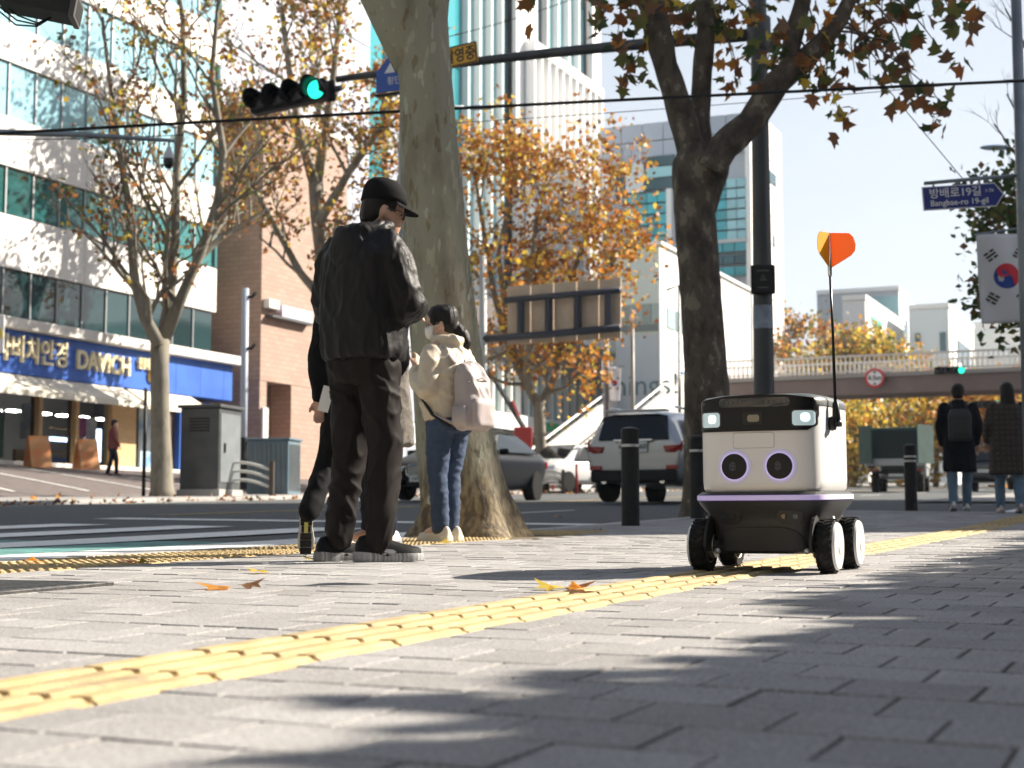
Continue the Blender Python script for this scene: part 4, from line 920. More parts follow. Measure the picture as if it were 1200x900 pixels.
tree('bare_tree', 'bare leafless twigs reaching in from the upper right edge', Vector((at(1290, 560, Y8).x, Y8, gz(Y8))), [(Vector((at(1290, 560, Y8).x, Y8, gz(Y8) - 0.1)), 0.14), (at(1288, 350, Y8), 0.11), (at(1280, 240, Y8), 0.09)],
     [PX([(1280, 250, 0.06), (1235, 220, 0.03), (1196, 190, 0.016), (1165, 145, 0.010)], Y8), PX([(1280, 240, 0.06), (1240, 190, 0.03), (1205, 160, 0.02), (1180, 110, 0.010)], Y8 + .3), PX([(1281, 235, 0.06), (1245, 130, 0.03), (1205, 60, 0.02), (1178, 10, 0.012)], Y8)],
     M_dark_bark, 0, 0.1, {'rust': 1}, 91, depth=3, n=3, Lf=0.22, up=0.3, spread=0.5)
# ---- trees along the near side whose shade dapples the foreground (they stand right of the picture)
for i in range(11):
    r = random.Random(120 + i); sx_ = 3.6 + i * 1.5; tt_ = -5.0 + r.uniform(-.12, .12); base = st(sx_, tt_); root = thing('roadside_tree', 'leafy tree on the near side of the pavement', 'tree', base, group='trees shading the near pavement')
    zc = 3.38 + r.uniform(-.08, .08); mb = MB(); mb.tube([(0, 0, -0.1), (0.05, 0, zc * 0.5), (0, 0.05, zc)], [0.16, 0.12, 0.08], 8); tips = []
    for k in range(8):
        d = Vector((r.gauss(0, 1), r.gauss(0, 1), r.uniform(-0.3, 0.5))).normalized(); spray(mb, Vector((0, 0, zc * r.uniform(0.7, 1.0))), d, 1.0, 0.05, 2, r, tips, 4, 0.85, 0.1)
    mb.build('trunk', M_dark_bark, root, fix=False); pts = []
    while len(pts) < 8200:
        q = Vector((r.gauss(0, 1), r.gauss(0, 1), r.gauss(0, 1))).normalized() * r.random() ** 0.34; top = 1.0 + 0.16 * mnoise.noise(q * 2.2 + base)
        pts.append((q.x * 1.7 * top, q.y * 1.7 * top, zc + q.z * 1.35 * top))
    tag(link('crown', crown_mesh('crown', pts, [r.uniform(0.16, 0.27) for _ in pts], {'olive': 3, 'rust': 2, 'green': 2}, 130 + i), root), kind='stuff')
# ================================================================ STREET FURNITURE, SIGNALS, SIGNS
M_black = mat('black_paint', (0.012, 0.012, 0.013), 0.5, spec=0.2, col2=(0.02, 0.02, 0.021), scale=12, bump=0.1)
M_steel = mat('galvanised_steel', (0.20, 0.23, 0.26), 0.45, 0.5, col2=(0.26, 0.29, 0.32), scale=3)
M_dsteel = mat('dark_steel', (0.055, 0.06, 0.065), 0.45, 0.4, col2=(0.08, 0.085, 0.09), scale=4, stretch=(1, 1, 0.2))
M_silver = mat('silver_band', (0.62, 0.62, 0.6), 0.35, 0.6)
M_rubber = mat('rubber', (0.014, 0.014, 0.014), 0.85, col2=(0.05, 0.045, 0.04), scale=28, ramp=(0.5, 0.8), spec=0.2, bump=0.2, bscale=60)
M_signw = mat('sign_white', (0.8, 0.8, 0.8), 0.4)
M_yaxis = lambda: None
def facing(yaw_extra=0.0): return (0, 0, -AL + yaw_extra)
# ---- bollards
def bollard(label, px, py, h=0.87):
    p = on_ground(px, py); o = thing('bollard', label, 'bollard', (p.x, p.y, gz(p.y)), group='black bollards along the kerb')
    lathe(MB(), [(0.085, -0.03), (0.085, 0.0), (0.082, 0.02), (0.080, h - 0.05), (0.080, h - 0.045)], 20).build('post', M_black, o, auto=40)
    lathe(MB(), [(0.083, h - 0.049), (0.083, h - 0.02), (0.075, h - 0.004), (0.04, h + 0.008), (0.005, h + 0.012)], 20).build('cap', M_black, o, auto=40)
    for k in range(1 if px != 1068 else 2): lathe(MB(), [(0.0805, h - 0.17 - 0.06 * k), (0.0825, h - 0.168 - 0.06 * k), (0.0825, h - 0.147 - 0.06 * k), (0.0805, h - 0.145 - 0.06 * k)], 20).build('reflective_band', M_silver, o, auto=40)
    return o
bollard('black bollard with silver band left of the dark tree trunk', 739, 616); bollard('black bollard half hidden between the dark tree and the robot', 818, 607.5); bollard('black bollard with two silver bands right of the robot', 1068, 598)

# ---- traffic signal mast
pp = st(19.15, 5.0); tpos = pp
s0, t0_ = st_of(pp.x, pp.y)
pb = on_t(897, 560, 5.05); Yp = pb.y; base = Vector((pb.x, pb.y, gz(pb.y)))
mast = thing('signal_mast', 'tall dark steel signal pole with long arm across the street', 'pole', base)
zarm = at(889, 40, Yp).z - base.z
lathe(MB(), [(0.30, 0), (0.30, 0.03), (0.15, 0.04), (0.14, 0.4), (0.118, 4), (0.10, zarm + 1.6), (0.02, zarm + 1.64)], 24).build('pole', M_dsteel, mast, auto=40)
pe = on_s(395, 93, st_of(base.x, base.y)[0]); arm_end = pe - base; arm_end.z = at(395, 93, pe.y).z - base.z
a0 = Vector((0, 0, zarm)); arm = [a0.lerp(arm_end, k / 8) + Vector((0, 0, 0.05 * math.sin(math.pi * k / 8))) for k in range(9)]
MB().tube(arm, [0.085 - 0.0045 * k for k in range(9)], 14).build('arm', M_dsteel, mast, smooth=True)
lathe(MB(), [(0.15, zarm - 0.22), (0.16, zarm - 0.2), (0.16, zarm + 0.2), (0.15, zarm + 0.22)], 20).build('collar', M_dsteel, mast, auto=40)
# notice box strapped to the pole
zb_ = at(893, 330, Yp).z - base.z
nb = thing('notice_box', 'small black notice box strapped to the signal pole', 'box', base + Vector((0, 0, zb_)), (0, 0, -AL * 0.3))
MB().box((0, -0.16, 0), (0.31, 0.10, 0.37)).build('case', M_black, nb, bevel=0.012)
for k in range(2): lathe(MB(), [(0.125, -0.1 + 0.2 * k), (0.13, -0.098 + 0.2 * k), (0.13, -0.075 + 0.2 * k), (0.125, -0.073 + 0.2 * k)], 20).build('strap', M_dsteel, nb)
M_boxink = mat('box_ink', (0.16, 0.17, 0.18), 0.6)
for k, (wd, dz) in enumerate(((0.16, 0.11), (0.03, 0.05), (0.06, 0.02), (0.09, -0.01), (0.14, -0.11))): MB().box((0, -0.2115, dz), (wd, 0.003, 0.012)).build('print_line', M_boxink, nb)
# sticker sleeve below the box
lathe(MB(), [(0.1285, zb_ - 0.62), (0.131, zb_ - 0.62), (0.129, zb_ - 0.32), (0.127, zb_ - 0.32)], 24).build('sticker', mat('sticker_pale', (0.35, 0.42, 0.5), 0.5, col2=(0.2, 0.25, 0.32), scale=6), mast, auto=40)

# ---- four lamp signal head
def signal_head(name, label, c, yaw, n, lit, R_=0.155, roll=0.0, colour=(0.02, 0.85, 0.5), strength=0.9):
    o = thing(name, label, 'traffic light', c, (0, roll, yaw)); W = R_ * 2.12
    mb = MB(); L = W * n
    hs = [(-L / 2, -W / 2 + 0.04), (-L / 2 + 0.04, -W / 2), (L / 2 - 0.04, -W / 2), (L / 2, -W / 2 + 0.04), (L / 2, W / 2 - 0.04), (L / 2 - 0.04, W / 2), (-L / 2 + 0.04, W / 2), (-L / 2, W / 2 - 0.04)]
    mb.prism(hs, 0.16, axis='y').build('housing', M_black, o, bevel=0.01)
    for i in range(n):
        x = (i - (n - 1) / 2) * W; on = i == lit
        m = mat('lamp_green_lit', (0.0, 0.35, 0.22), 0.3, emit=colour, estr=strength) if on else mat('lamp_dark', (0.012, 0.012, 0.014), 0.25)
        q = MB(); lathe(q, [(R_ * 0.92, 0.0), (R_ * 0.90, -0.012), (R_ * 0.6, -0.03), (0.005, -0.036)], 22, axis='y', c=(x, 0, 0)); lens = q.build('lens', m, o, smooth=True)
        v = MB(); vs_, fs = [], []; nn = 16                       # open hood over the lens
        for k in range(nn + 1):
            a = R(-35) + R(250) * k / nn; cx, cz = math.cos(a), math.sin(a)
            for rr, dep in ((R_ * 0.99, 0.0), (R_ * 0.97, -0.30 * (0.75 + 0.25 * cz))): vs_.append((x + rr * cx, dep, rr * cz))
        for k in range(nn): fs.append((2 * k, 2 * k + 1, 2 * k + 3, 2 * k + 2))
        h = v.add(vs_, fs).build('hood', M_black, o, smooth=True, fix=False); sd = h.modifiers.new('shell', 'SOLIDIFY'); sd.thickness = 0.006
        if on:
            for a in range(-4, 5):
                for b in range(-4, 5):
                    pass
    return o
sp = on_s(338, 115, st_of(base.x, base.y)[0] + 0.05); sp.z = at(338, 115, sp.y).z
sig = signal_head('traffic_signal', 'black four lamp traffic signal with green lit above the street', sp + Vector((0, -0.12, 0)), -AL + R(4), 4, 3, 0.152, R(-6.2))
MB().box((0.62, 0.2, 0.0), (0.16, 0.06, 0.32)).build('bracket', M_black, sig, bevel=0.01); MB().cyl((0.3, 0.22, 0.02), (0.8, 0.22, 0.02), 0.045).build('clamp', M_dsteel, sig)
# ---- signs on the arm
M_osign = mat('sign_orange', (0.80, 0.42, 0.03), 0.45); M_bsign = mat('sign_blue_plate', (0.03, 0.10, 0.42), 0.45)
def arm_pt(px, py):
    p = on_s(px, py, st_of(base.x, base.y)[0] - 0.1); return p
cs = arm_pt(522, 69); sg1 = thing('camera_notice', 'orange notice plate with black Korean lettering on the signal arm', 'sign', cs, (0, R(-5), -AL))
MB().box((0, 0, 0), (1.02, 0.03, 0.30)).build('plate', M_osign, sg1, bevel=0.006); mb = MB()
for x, y, a, b in ((0, .14, 1.0, .02), (0, -.14, 1.0, .02), (.49, 0, .02, .26), (-.49, 0, .02, .26)): mb.box((x, -0.018, y), (a, 0.006, b))
mb.build('border', mat('ink_black', (0.02, 0.02, 0.02), 0.5), sg1)
link('lettering', text_mesh('CCTV촬영중', 0.225, MATS['ink_black'], 0.002, 0.004, sx=0.80), sg1, (0, -0.019, -0.01), (R(90), 0, 0))
ct = arm_pt(462, 83); sg2 = thing('crossing_sign', 'blue five sided pedestrian sign partly behind the big trunk', 'sign', ct, (0, 0, -AL))
poly = [(-0.30, -0.30), (0.30, -0.30), (0.30, 0.02), (0.0, 0.32), (-0.30, 0.02)]
MB().prism(poly, 0.025, axis='y').build('plate', M_bsign, sg2, bevel=0.005)
mb = MB(); mb.prism([(-0.16, -0.02), (0.16, -0.02), (0.0, 0.22)], 0.004, axis='y'); mb.build('white_triangle', M_signw, sg2, loc=(0, -0.005, 0))
link('lettering', text_mesh('횡단', 0.13, M_signw, 0.001), sg2, (0, -0.006, -0.15), (R(90), 0, 0))
MB().box((0, 0.02, -0.335), (0.62, 0.06, 0.04)).build('lower_rail', M_black, sg2)

# ---- overhead cables
def cable(label, pts, r, sag=0.0, m=M_black):
    a, b = Vector(pts[0]), Vector(pts[-1])
    path = [a.lerp(b, k / 16) - Vector((0, 0, sag * 4 * (k / 16) * (1 - k / 16))) for k in range(17)]
    return tag(MB().tube(path, r, 6, caps=False).build('overhead_cable', m, smooth=True), label, 'cable', 'overhead cables')
cable('thick black cable strung across the whole street above the people', (at(-60, 160, 15), at(1260, 92, 15)), 0.016, -0.02)
cable('thin wire just above the thick street cable at the right', (at(430, 150, 19), at(1260, 86, 19)), 0.005, 0.05)
cable('thin slanting guy wire above the blue street sign', (at(1030, 92, 19), at(1132, 214, 19)), 0.006)
cable('thin wire under the camera arm at the left', (at(-40, 163, 24), at(215, 158, 24)), 0.008, 0.03)
cable('thin wire high in front of the tower', (at(470, 55, 30), at(700, -12, 30)), 0.008, 0.1)
# ---- dome camera on its arm at the left
Yc = 24.0; ca = thing('camera_pole', 'grey steel arm reaching in from the left with a dome camera bracket', 'pole', at(-60, 560, Yc))
C0 = Vector(ca.location)
MB().tube([Vector((0, 0, -0.2)), at(-60, 152, Yc) - C0], [0.11, 0.08], 14).build('pole', M_steel, ca, smooth=True)
MB().tube([at(-62, 152, Yc) - C0, at(0, 155, Yc) - C0, at(100, 158, Yc) - C0, at(205, 165, Yc) - C0], [0.06, 0.055, 0.045, 0.03], 12).build('arm', M_steel, ca, smooth=True)
cb = at(198, 168, Yc); dc = thing('dome_camera', 'white dome camera with black globe hanging from the arm', 'camera', cb)
lathe(MB(), [(0.02, 0.05), (0.02, -0.05), (0.03, -0.06), (0.07, -0.16), (0.085, -0.23), (0.085, -0.25), (0.06, -0.25)], 18).build('housing', mat('camera_white', (0.55, 0.56, 0.58), 0.4), dc, auto=40)
lathe(MB(), [(0.082, -0.252), (0.088, -0.29), (0.078, -0.36), (0.045, -0.405), (0.004, -0.418)], 18).build('globe', mat('globe_black', (0.01, 0.01, 0.012), 0.1), dc, smooth=True)
# ---- lamp head in the upper left corner
Yl = 9.0; lh = thing('cabinet_lamp', 'dark boxy fixture with loose wires in the upper left corner', 'fixture', at(48, 6, Yl), (0, R(9), R(8)))
MB().box((0, 0, 0), (0.46, 0.22, 0.12)).build('case', mat('fixture_grey', (0.025, 0.025, 0.024), 0.6, spec=0.2), lh, bevel=0.012); MB().box((0.21, -0.02, 0.0), (0.035, 0.25, 0.15)).build('end_plate', mat('fixture_light', (0.07, 0.065, 0.06), 0.5), lh, bevel=0.006)
MB().tube([(-0.2, 0, 0.05), (-0.6, 0.1, 0.3), (-1.2, 0.3, 0.7)], 0.03, 8).build('bracket', M_dsteel, lh)
for k in range(3): MB().tube([(-0.30, 0.02 * k, 0.0 - 0.02 * k), (-0.12, 0, -0.09 - 0.03 * k), (0.0, 0.01, -0.11 - 0.01 * k), (0.08, 0.01, -0.05)], 0.006, 6).build('wire', M_black, lh, smooth=True)

# ---- street name sign at the right
Ys = 17.5; pr = thing('street_name_pole', 'grey pole at the right edge carrying the street name arm', 'pole', Vector((at(1203, 400, Ys).x, Ys, gz(Ys))))
Cr = Vector(pr.location); ztop = at(1203, -30, Ys).z - Cr.z
MB().tube([(0, 0, -0.05), (0, 0, ztop)], [0.075, 0.06], 14).build('pole', M_steel, pr, smooth=True)
MB().tube([at(1203, 205, Ys) - Cr, at(1150, 209, Ys) - Cr, at(1083, 215, Ys) - Cr], 0.022, 10).build('arm', M_steel, pr, smooth=True)
MB().box(at(1198, 203, Ys) - Cr, (0.16, 0.1, 0.16)).build('clamp', M_steel, pr, bevel=0.01)
cn = at(1129, 230, Ys - 0.02); ns = thing('street_name_sign', 'dark blue arrow shaped street name sign hanging at the right', 'sign', cn, (0, R(-3.2), R(-2)))
hw, hh = 0.455, 0.128
mb = MB(); mb.prism([(-hw, -hh), (hw - 0.09, -hh), (hw, 0), (hw - 0.09, hh), (-hw, hh)], 0.02, axis='y'); mb.build('plate', mat('sign_navy', (0.015, 0.03, 0.22), 0.4), ns, bevel=0.004)
mb = MB(); e = 0.012; op = [(-hw - e, -hh - e), (hw - 0.085, -hh - e), (hw + e * 1.4, 0), (hw - 0.085, hh + e), (-hw - e, hh + e)]; mb.prism(op, 0.015, axis='y'); mb.build('border', M_signw, ns, loc=(0, 0.006, 0), bevel=0.003)
link('lettering', text_mesh('방배로19길', 0.13, M_signw, 0.001, 0.001), ns, (-0.09, -0.004, 0.045), (R(90), 0, 0)); link('lettering', text_mesh('Bangbae-ro 19-gil', 0.095, M_signw, 0.001, 0.001), ns, (-0.05, -0.004, -0.065), (R(90), 0, 0)); link('lettering', text_mesh('1-76', 0.055, M_signw, 0.001), ns, (0.30, -0.004, 0.05), (R(90), 0, 0))
for x in (-0.33, -0.05, 0.2): MB().cyl((x, 0.01, hh), (x, 0.01, hh + 0.07), 0.012, n=8).build('hanger', M_steel, ns)
# ---- street lamps
def lamp(label, px, py, Y, px_pole, py_base, L=1.0):
    o = thing('street_lamp', label, 'lamp post', Vector((at(px_pole, py, Y).x, Y, gz(Y)))); C0 = Vector(o.location); h = at(px, py, Y) - C0
    MB().tube([(0, 0, -0.05), (0, 0, h.z * 0.97), (h.x * 0.15, 0, h.z + 0.03), (h.x * 0.8, 0, h.z + 0.03)], [0.11, 0.07, 0.045, 0.035], 12).build('pole', M_steel, o, smooth=True)
    mb = MB(); mb.sphere((h.x, 0, h.z), (0.46 * L, 0.16 * L, 0.075 * L), 14, 8); mb.build('lamp_head', mat('lamp_blue_grey', (0.2, 0.28, 0.38), 0.4), o, smooth=True)
    return o
lamp('street lamp with flat grey head in front of the tower right of the big trunk', 562, 126, 46, 470, 575, 1.0)
lamp('street lamp head at the right edge above the street sign', 1168, 173, 40, 1262, 575, 1.0)

# ---- rear of the overhead road sign
tq = 20.0; gp = on_t(566, 560, tq); ga = thing('road_sign_gantry', 'road sign seen from behind on dark rails above the traffic', 'road sign', Vector((gp.x, gp.y, gz(gp.y))))
G0 = Vector(ga.location); sgq = st_of(gp.x, gp.y)[0]
gpt = lambda px, py, d=0.0: on_s(px, py, sgq + d) - G0
MB().tube([(0, 0, -0.05), gpt(566, 300)], [0.14, 0.11], 14).build('post', mat('post_pale', (0.45, 0.46, 0.45), 0.5), ga, smooth=True)
M_back = mat('sign_back_tan', (0.50, 0.38, 0.27), 0.7, 0.0, col2=(0.58, 0.45, 0.33), scale=2.2, vary=0.07)
xs = [594, 622, 649, 676, 702, 728]
for a, b in zip(xs[:-1], xs[1:]):
    q = MB(); ya = lambda x: 336 - (x - 594) * 0.075; yb = lambda x: 404 - (x - 594) * 0.06
    c4 = [gpt(a + 0.6, yb(a), .25), gpt(b - 0.6, yb(b), .25), gpt(b - 0.6, ya(b), .25), gpt(a + 0.6, ya(a), .25)]; dn = Vector((SA, CA, 0)) * 0.05
    q.add(c4 + [p + dn for p in c4], [(0, 1, 2, 3), (7, 6, 5, 4), (0, 4, 5, 1), (1, 5, 6, 2), (2, 6, 7, 3), (3, 7, 4, 0)]); q.build('panel', M_back, ga)
M_rail = mat('rail_navy', (0.03, 0.035, 0.05), 0.45, 0.3)
MB().tube([gpt(592, 352), gpt(727, 340)], 0.10, 12).build('rail', M_rail, ga, smooth=True); MB().tube([gpt(566, 397), gpt(640, 392), gpt(727, 384)], 0.115, 12).build('rail', M_rail, ga, smooth=True)
for x in (610, 643, 677, 713): MB().tube([gpt(x, 349 - (x - 592) * 0.06, .05), gpt(x, 394 - (x - 592) * 0.06, .05)], 0.12, 8).build('strut', M_rail, ga)

# ---- flags
def see_light(m, k=0.45):
    """thin cloth or film that lets light through"""
    n = m.node_tree; b = n.nodes['Principled BSDF']; tr = n.nodes.new('ShaderNodeBsdfTranslucent'); tr.inputs[0].default_value = b.inputs['Base Color'].default_value; mx = n.nodes.new('ShaderNodeMixShader'); mx.inputs[0].default_value = k
    n.links.new(b.outputs[0], mx.inputs[1]); n.links.new(tr.outputs[0], mx.inputs[2]); n.links.new(mx.outputs[0], n.nodes['Material Output'].inputs[0]); return m
def taegeuk(root, W, H, droop=0.0, waves=2.0, face_y=-1):
    """white flag hung lengthwise: cloth, red and blue disc, four trigrams"""
    cl = mat('flag_white', (0.80, 0.80, 0.82), 0.8); rd = mat('flag_red', (0.62, 0.03, 0.05), 0.8); bl = mat('flag_blue', (0.02, 0.06, 0.32), 0.8); bk = mat('flag_black', (0.02, 0.02, 0.02), 0.8)
    if not cl.get('thin'): cl['thin'] = 1; see_light(cl, 0.35)
    def dep(x, z): return 0.035 * W * math.sin(waves * math.pi * x / W + z * 2.2) + 0.02 * W * math.sin(5 * x / W + 3 * z)
    mb = MB(); nx, nz = 14, 20; vs_, fs = [], []
    for i in range(nx + 1):
        for j in range(nz + 1):
            x = -W / 2 + W * i / nx; z = -H * j / nz; vs_.append((x, dep(x, z), z - droop * abs(x / W) * 0.2))
    for i in range(nx):
        for j in range(nz): a = i * (nz + 1) + j; fs.append((a, a + 1, a + nz + 2, a + nz + 1))
    o = mb.add(vs_, fs).build('cloth', cl, root, smooth=True); sd = o.modifiers.new('shell', 'SOLIDIFY'); sd.thickness = 0.004
    def patch(name, pts2, m, off=0.008):
        c = (sum(p[0] for p in pts2) / len(pts2), sum(p[1] for p in pts2) / len(pts2)); q = MB()
        q.add([(x, dep(x, z) + face_y * off, z) for x, z in [c] + pts2], [(0, 1 + i, 1 + (i + 1) % len(pts2)) for i in range(len(pts2))]); return q.build(name, m, root, fix=False)
    cz = -H * 0.48; rr = W * 0.235; n = 20; rot = R(-56)
    def rp(x, z): return (x * math.cos(rot) - z * math.sin(rot), cz + x * math.sin(rot) + z * math.cos(rot))
    blob = lambda s_: [rp(rr * math.cos(a), rr * math.sin(a) * s_) for a in [math.pi * k / n for k in range(n + 1)]] + \
        [rp(-rr / 2 + rr / 2 * math.cos(a), -rr / 2 * math.sin(a) * s_ * 1) for a in [math.pi - math.pi * k / 8 for k in range(1, 8)]][::1] + \
        [rp(rr / 2 + rr / 2 * math.cos(a), rr / 2 * math.sin(a) * s_) for a in [math.pi - math.pi * k / 8 for k in range(0, 8)]]
    patch('blue_half', [rp(rr * math.cos(2 * math.pi * k / 28), rr * math.sin(2 * math.pi * k / 28)) for k in range(28)], bl, 0.006)
    patch('red_half', blob(1), rd, 0.012)
    for sx in (-1, 1):
        for sz in (-1, 1):
            a = math.atan2(sz * 0.62, sx * 1.0)
            for k in range(3):
                d = rr * (1.62 + 0.26 * k); c = (sx * d * 0.60, cz + sz * d * 0.90); ang = math.atan2(sz * 0.9, sx * 0.6) + math.pi / 2; L, w_ = rr * 0.42, rr * 0.085
                segs = [(-L, L)] if (k + sx + sz) % 2 else [(-L, -0.06 * rr), (0.06 * rr, L)]
                for u0, u1 in segs:
                    pts = [(c[0] + u * math.cos(ang) - v * math.sin(ang), c[1] + u * math.sin(ang) + v * math.cos(ang)) for u, v in ((u0, -w_), (u1, -w_), (u1, w_), (u0, w_))]
                    patch('trigram_bar', pts, bk, 0.008)
f1 = at(1176, 274, 22.5); fl1 = thing('national_flag', 'large white flag with red and blue disc at the right edge', 'flag', f1, (0, R(-2), R(-4))); taegeuk(fl1, 0.80, 1.33)
fp = thing('flag_bracket', 'thin pole holding the large flag at the right edge', 'pole', Vector((at(1232, 400, 22.6).x, 22.6, gz(22.6)))); Cf = Vector(fp.location)
MB().tube([(0, 0, 0), at(1232, 230, 22.6) - Cf], 0.05, 10).build('pole', M_steel, fp, smooth=True); MB().tube([at(1232, 262, 22.55) - Cf, at(1142, 275, 22.55) - Cf], 0.015, 8).build('arm', M_steel, fp)
f2p = on_t(712, 575, 19.6); fp2 = thing('flag_pole', 'slim grey lamp column with a small flag near the stairs', 'pole', Vector((f2p.x, f2p.y, gz(f2p.y)))); Cf = Vector(fp2.location)
MB().tube([(0, 0, 0), at(711, 372, f2p.y) - Cf], [0.10, 0.07], 10).build('pole', mat('pole_brown', (0.12, 0.10, 0.09), 0.5), fp2, smooth=True)
fl2 = thing('national_flag', 'small white flag with red and blue disc near the stairs', 'flag', at(721, 430, f2p.y - 0.05), (0, R(4), 0)); taegeuk(fl2, 0.48, 1.25)
MB().tube([at(711, 431, f2p.y) - Cf, at(732, 429, f2p.y) - Cf], 0.02, 6).build('bracket', M_steel, fp2)
lp_ = thing('camera_column', 'thin grey column with small camera before the pale green block', 'pole', Vector((at(741, 500, 50).x, 50, gz(50)))); Cf = Vector(lp_.location)
MB().tube([(0, 0, 0), at(741, 375, 50) - Cf], [0.09, 0.06], 10).build('pole', mat('column_grey', (0.3, 0.3, 0.29), 0.5), lp_, smooth=True); MB().box(at(741, 374, 50) - Cf, (0.16, 0.16, 0.2)).build('camera_box', M_signw, lp_)
lp2 = thing('lamp_column', 'thin dark lamp column in front of the pale flank', 'pole', Vector((at(796, 500, 62).x, 62, gz(62)))); Cf = Vector(lp2.location)
MB().tube([(0, 0, 0), at(796, 334, 62) - Cf, at(781, 340, 62) - Cf], [0.08, 0.06, 0.05], 8).build('pole', M_dsteel, lp2, smooth=True)

# ---- far pavement furniture on the left
def place(px, py): p = on_ground(px, py); return Vector((p.x, p.y, gz(p.y)))
def box_thing(name, label, cat, px0, px1, py0, py1, depth, m, Y=None, yaw=-AL, bev=0.03):
    g = place((px0 + px1) / 2, py1); o = thing(name, label, cat, g, (0, 0, yaw)); sc = F_PX / g.y
    return o, (px1 - px0) / sc, (py1 - py0) / sc, g
M_cab = mat('cabinet_dark', (0.05, 0.055, 0.06), 0.5, 0.2, col2=(0.075, 0.08, 0.085), scale=2); M_cabl = mat('cabinet_face', (0.13, 0.15, 0.16), 0.5, col2=(0.17, 0.19, 0.2), scale=2); M_cabb = mat('cabinet_blue', (0.10, 0.16, 0.20), 0.5, col2=(0.13, 0.19, 0.23), scale=2)
o, w_, h_, g = box_thing('utility_cabinet', 'large dark grey utility cabinet beside the pale street tree', 'cabinet', 211, 281, 480, 582, 1, M_cab, yaw=-AL + R(8))
wd, dp = 1.0, 1.15
MB().box((0, 0, h_ / 2), (wd, dp, h_)).build('body', M_cab, o, bevel=0.03); MB().box((0, 0, h_ + 0.04), (wd + 0.12, dp + 0.12, 0.08)).build('lid', M_cab, o, bevel=0.02)
MB().box((wd / 2 + 0.01, 0, h_ / 2 + 0.1), (0.02, dp - 0.12, h_ - 0.45)).build('door', M_cabl, o, bevel=0.01); MB().box((wd / 2 + 0.035, -dp / 2 + 0.25, h_ / 2 + 0.1), (0.03, 0.05, 0.22)).build('handle', M_black, o)
MB().box((0, 0, 0.06), (wd + 0.1, dp + 0.1, 0.2)).build('plinth', M_kerb, o, bevel=0.02)
for k in range(5): MB().box((0, -dp / 2 - 0.01, h_ - 0.25 - k * 0.07), (wd * 0.5, 0.02, 0.03)).build('vent_slat', M_black, o)
o, w_, h_, g = box_thing('utility_cabinet', 'low blue grey ribbed cabinet left of the brown entrance', 'cabinet', 284, 357, 517, 580, 1, M_cabb, yaw=-AL + R(10))
wd, dp = 1.15, 0.85
MB().box((0, 0, h_ / 2), (wd, dp, h_)).build('body', M_cabb, o, bevel=0.03); MB().box((0, 0, h_ + 0.03), (wd + 0.1, dp + 0.1, 0.06)).build('lid', M_cabb, o, bevel=0.02)
for k in range(7): MB().box((wd / 2 + 0.012, -dp / 2 + 0.1 + k * 0.108, h_ / 2), (0.024, 0.04, h_ - 0.2)).build('rib', M_cabl, o)
for k in range(8): MB().box((-wd / 2 + 0.12 + k * 0.13, -dp / 2 - 0.012, h_ / 2), (0.05, 0.024, h_ - 0.2)).build('rib', M_cabl, o)
# arched railings
def arch_rail(label, px0, px1, py0, py1):
    a, b = place(px0, py1), place(px1, py1); o = thing('arched_railing', label, 'railing', a, group='arched railings'); d = b - a; h = (py1 - py0) / (F_PX / a.y)
    for q in (Vector((0, 0, 0)), d): MB().box(q + Vector((0, 0, h * 0.48)), (0.11, 0.11, h * 1.0)).build('post', mat('railing_post', (0.08, 0.06, 0.045), 0.7), o, bevel=0.01)
    for k in range(3):
        z0 = h * (0.25 + 0.24 * k); MB().tube([d * (i / 10) + Vector((0, 0, z0 + h * 0.22 * math.sin(math.pi * i / 10))) for i in range(11)], 0.035, 8).build('rail', mat('railing_pale', (0.6, 0.6, 0.56), 0.4, 0.3), o, smooth=True)
    return o
arch_rail('arched pale railing between dark posts before the utility cabinet', 243, 318, 540, 582); arch_rail('arched pale railing below the forked orange tree', 630, 660, 550, 577)
def post(label, px, py0, py1, r, m, cat='pole', name='steel_pole', Y=None):
    g = place(px, py1); 
    if Y: g = Vector((at(px, py1, Y).x, Y, gz(Y)))
    o = thing(name, label, cat, g); h = at(px, py0, g.y).z - g.z
    MB().tube([(0, 0, -0.05), (0, 0, h)], [r, r * 0.92], 12).build('shaft', m, o, smooth=True); return o, h
o, h = post('grey steel pole with insulators in front of the brown building', 284, 338, 576, 0.11, mat('pole_lilac', (0.36, 0.40, 0.48), 0.5), Y=44)
for k in range(2): MB().tube([(0, 0, h - 0.25 - k * 1.5), (0.2, -0.05, h - 0.25 - k * 1.5), (0.32, -0.05, h - 0.12 - k * 1.5)], 0.05, 8).build('insulator', M_black, o, smooth=True)
MB().tube([(0, 0, -0.05), (0, 0, 1.6)], 0.13, 12).build('sleeve', M_black, o)
post('thin black post left of the pale street tree', 168, 455, 584, 0.045, M_black, Y=36)
o, h = post('small white notice board on a post at the left edge', -10, 362, 584, 0.04, M_steel, Y=36, cat='sign', name='notice_post'); MB().box((0.02, -0.06, h - 0.6), (0.36, 0.04, 0.9)).build('board', M_signw, o, bevel=0.01)
lathe(MB(), [(0.16, 0), (0.16, -0.01), (0.01, -0.012)], 18, axis='y', c=(0.02, -0.085, h - 0.6)).build('roundel', mat('roundel_yellow', (0.75, 0.65, 0.1), 0.5), o)
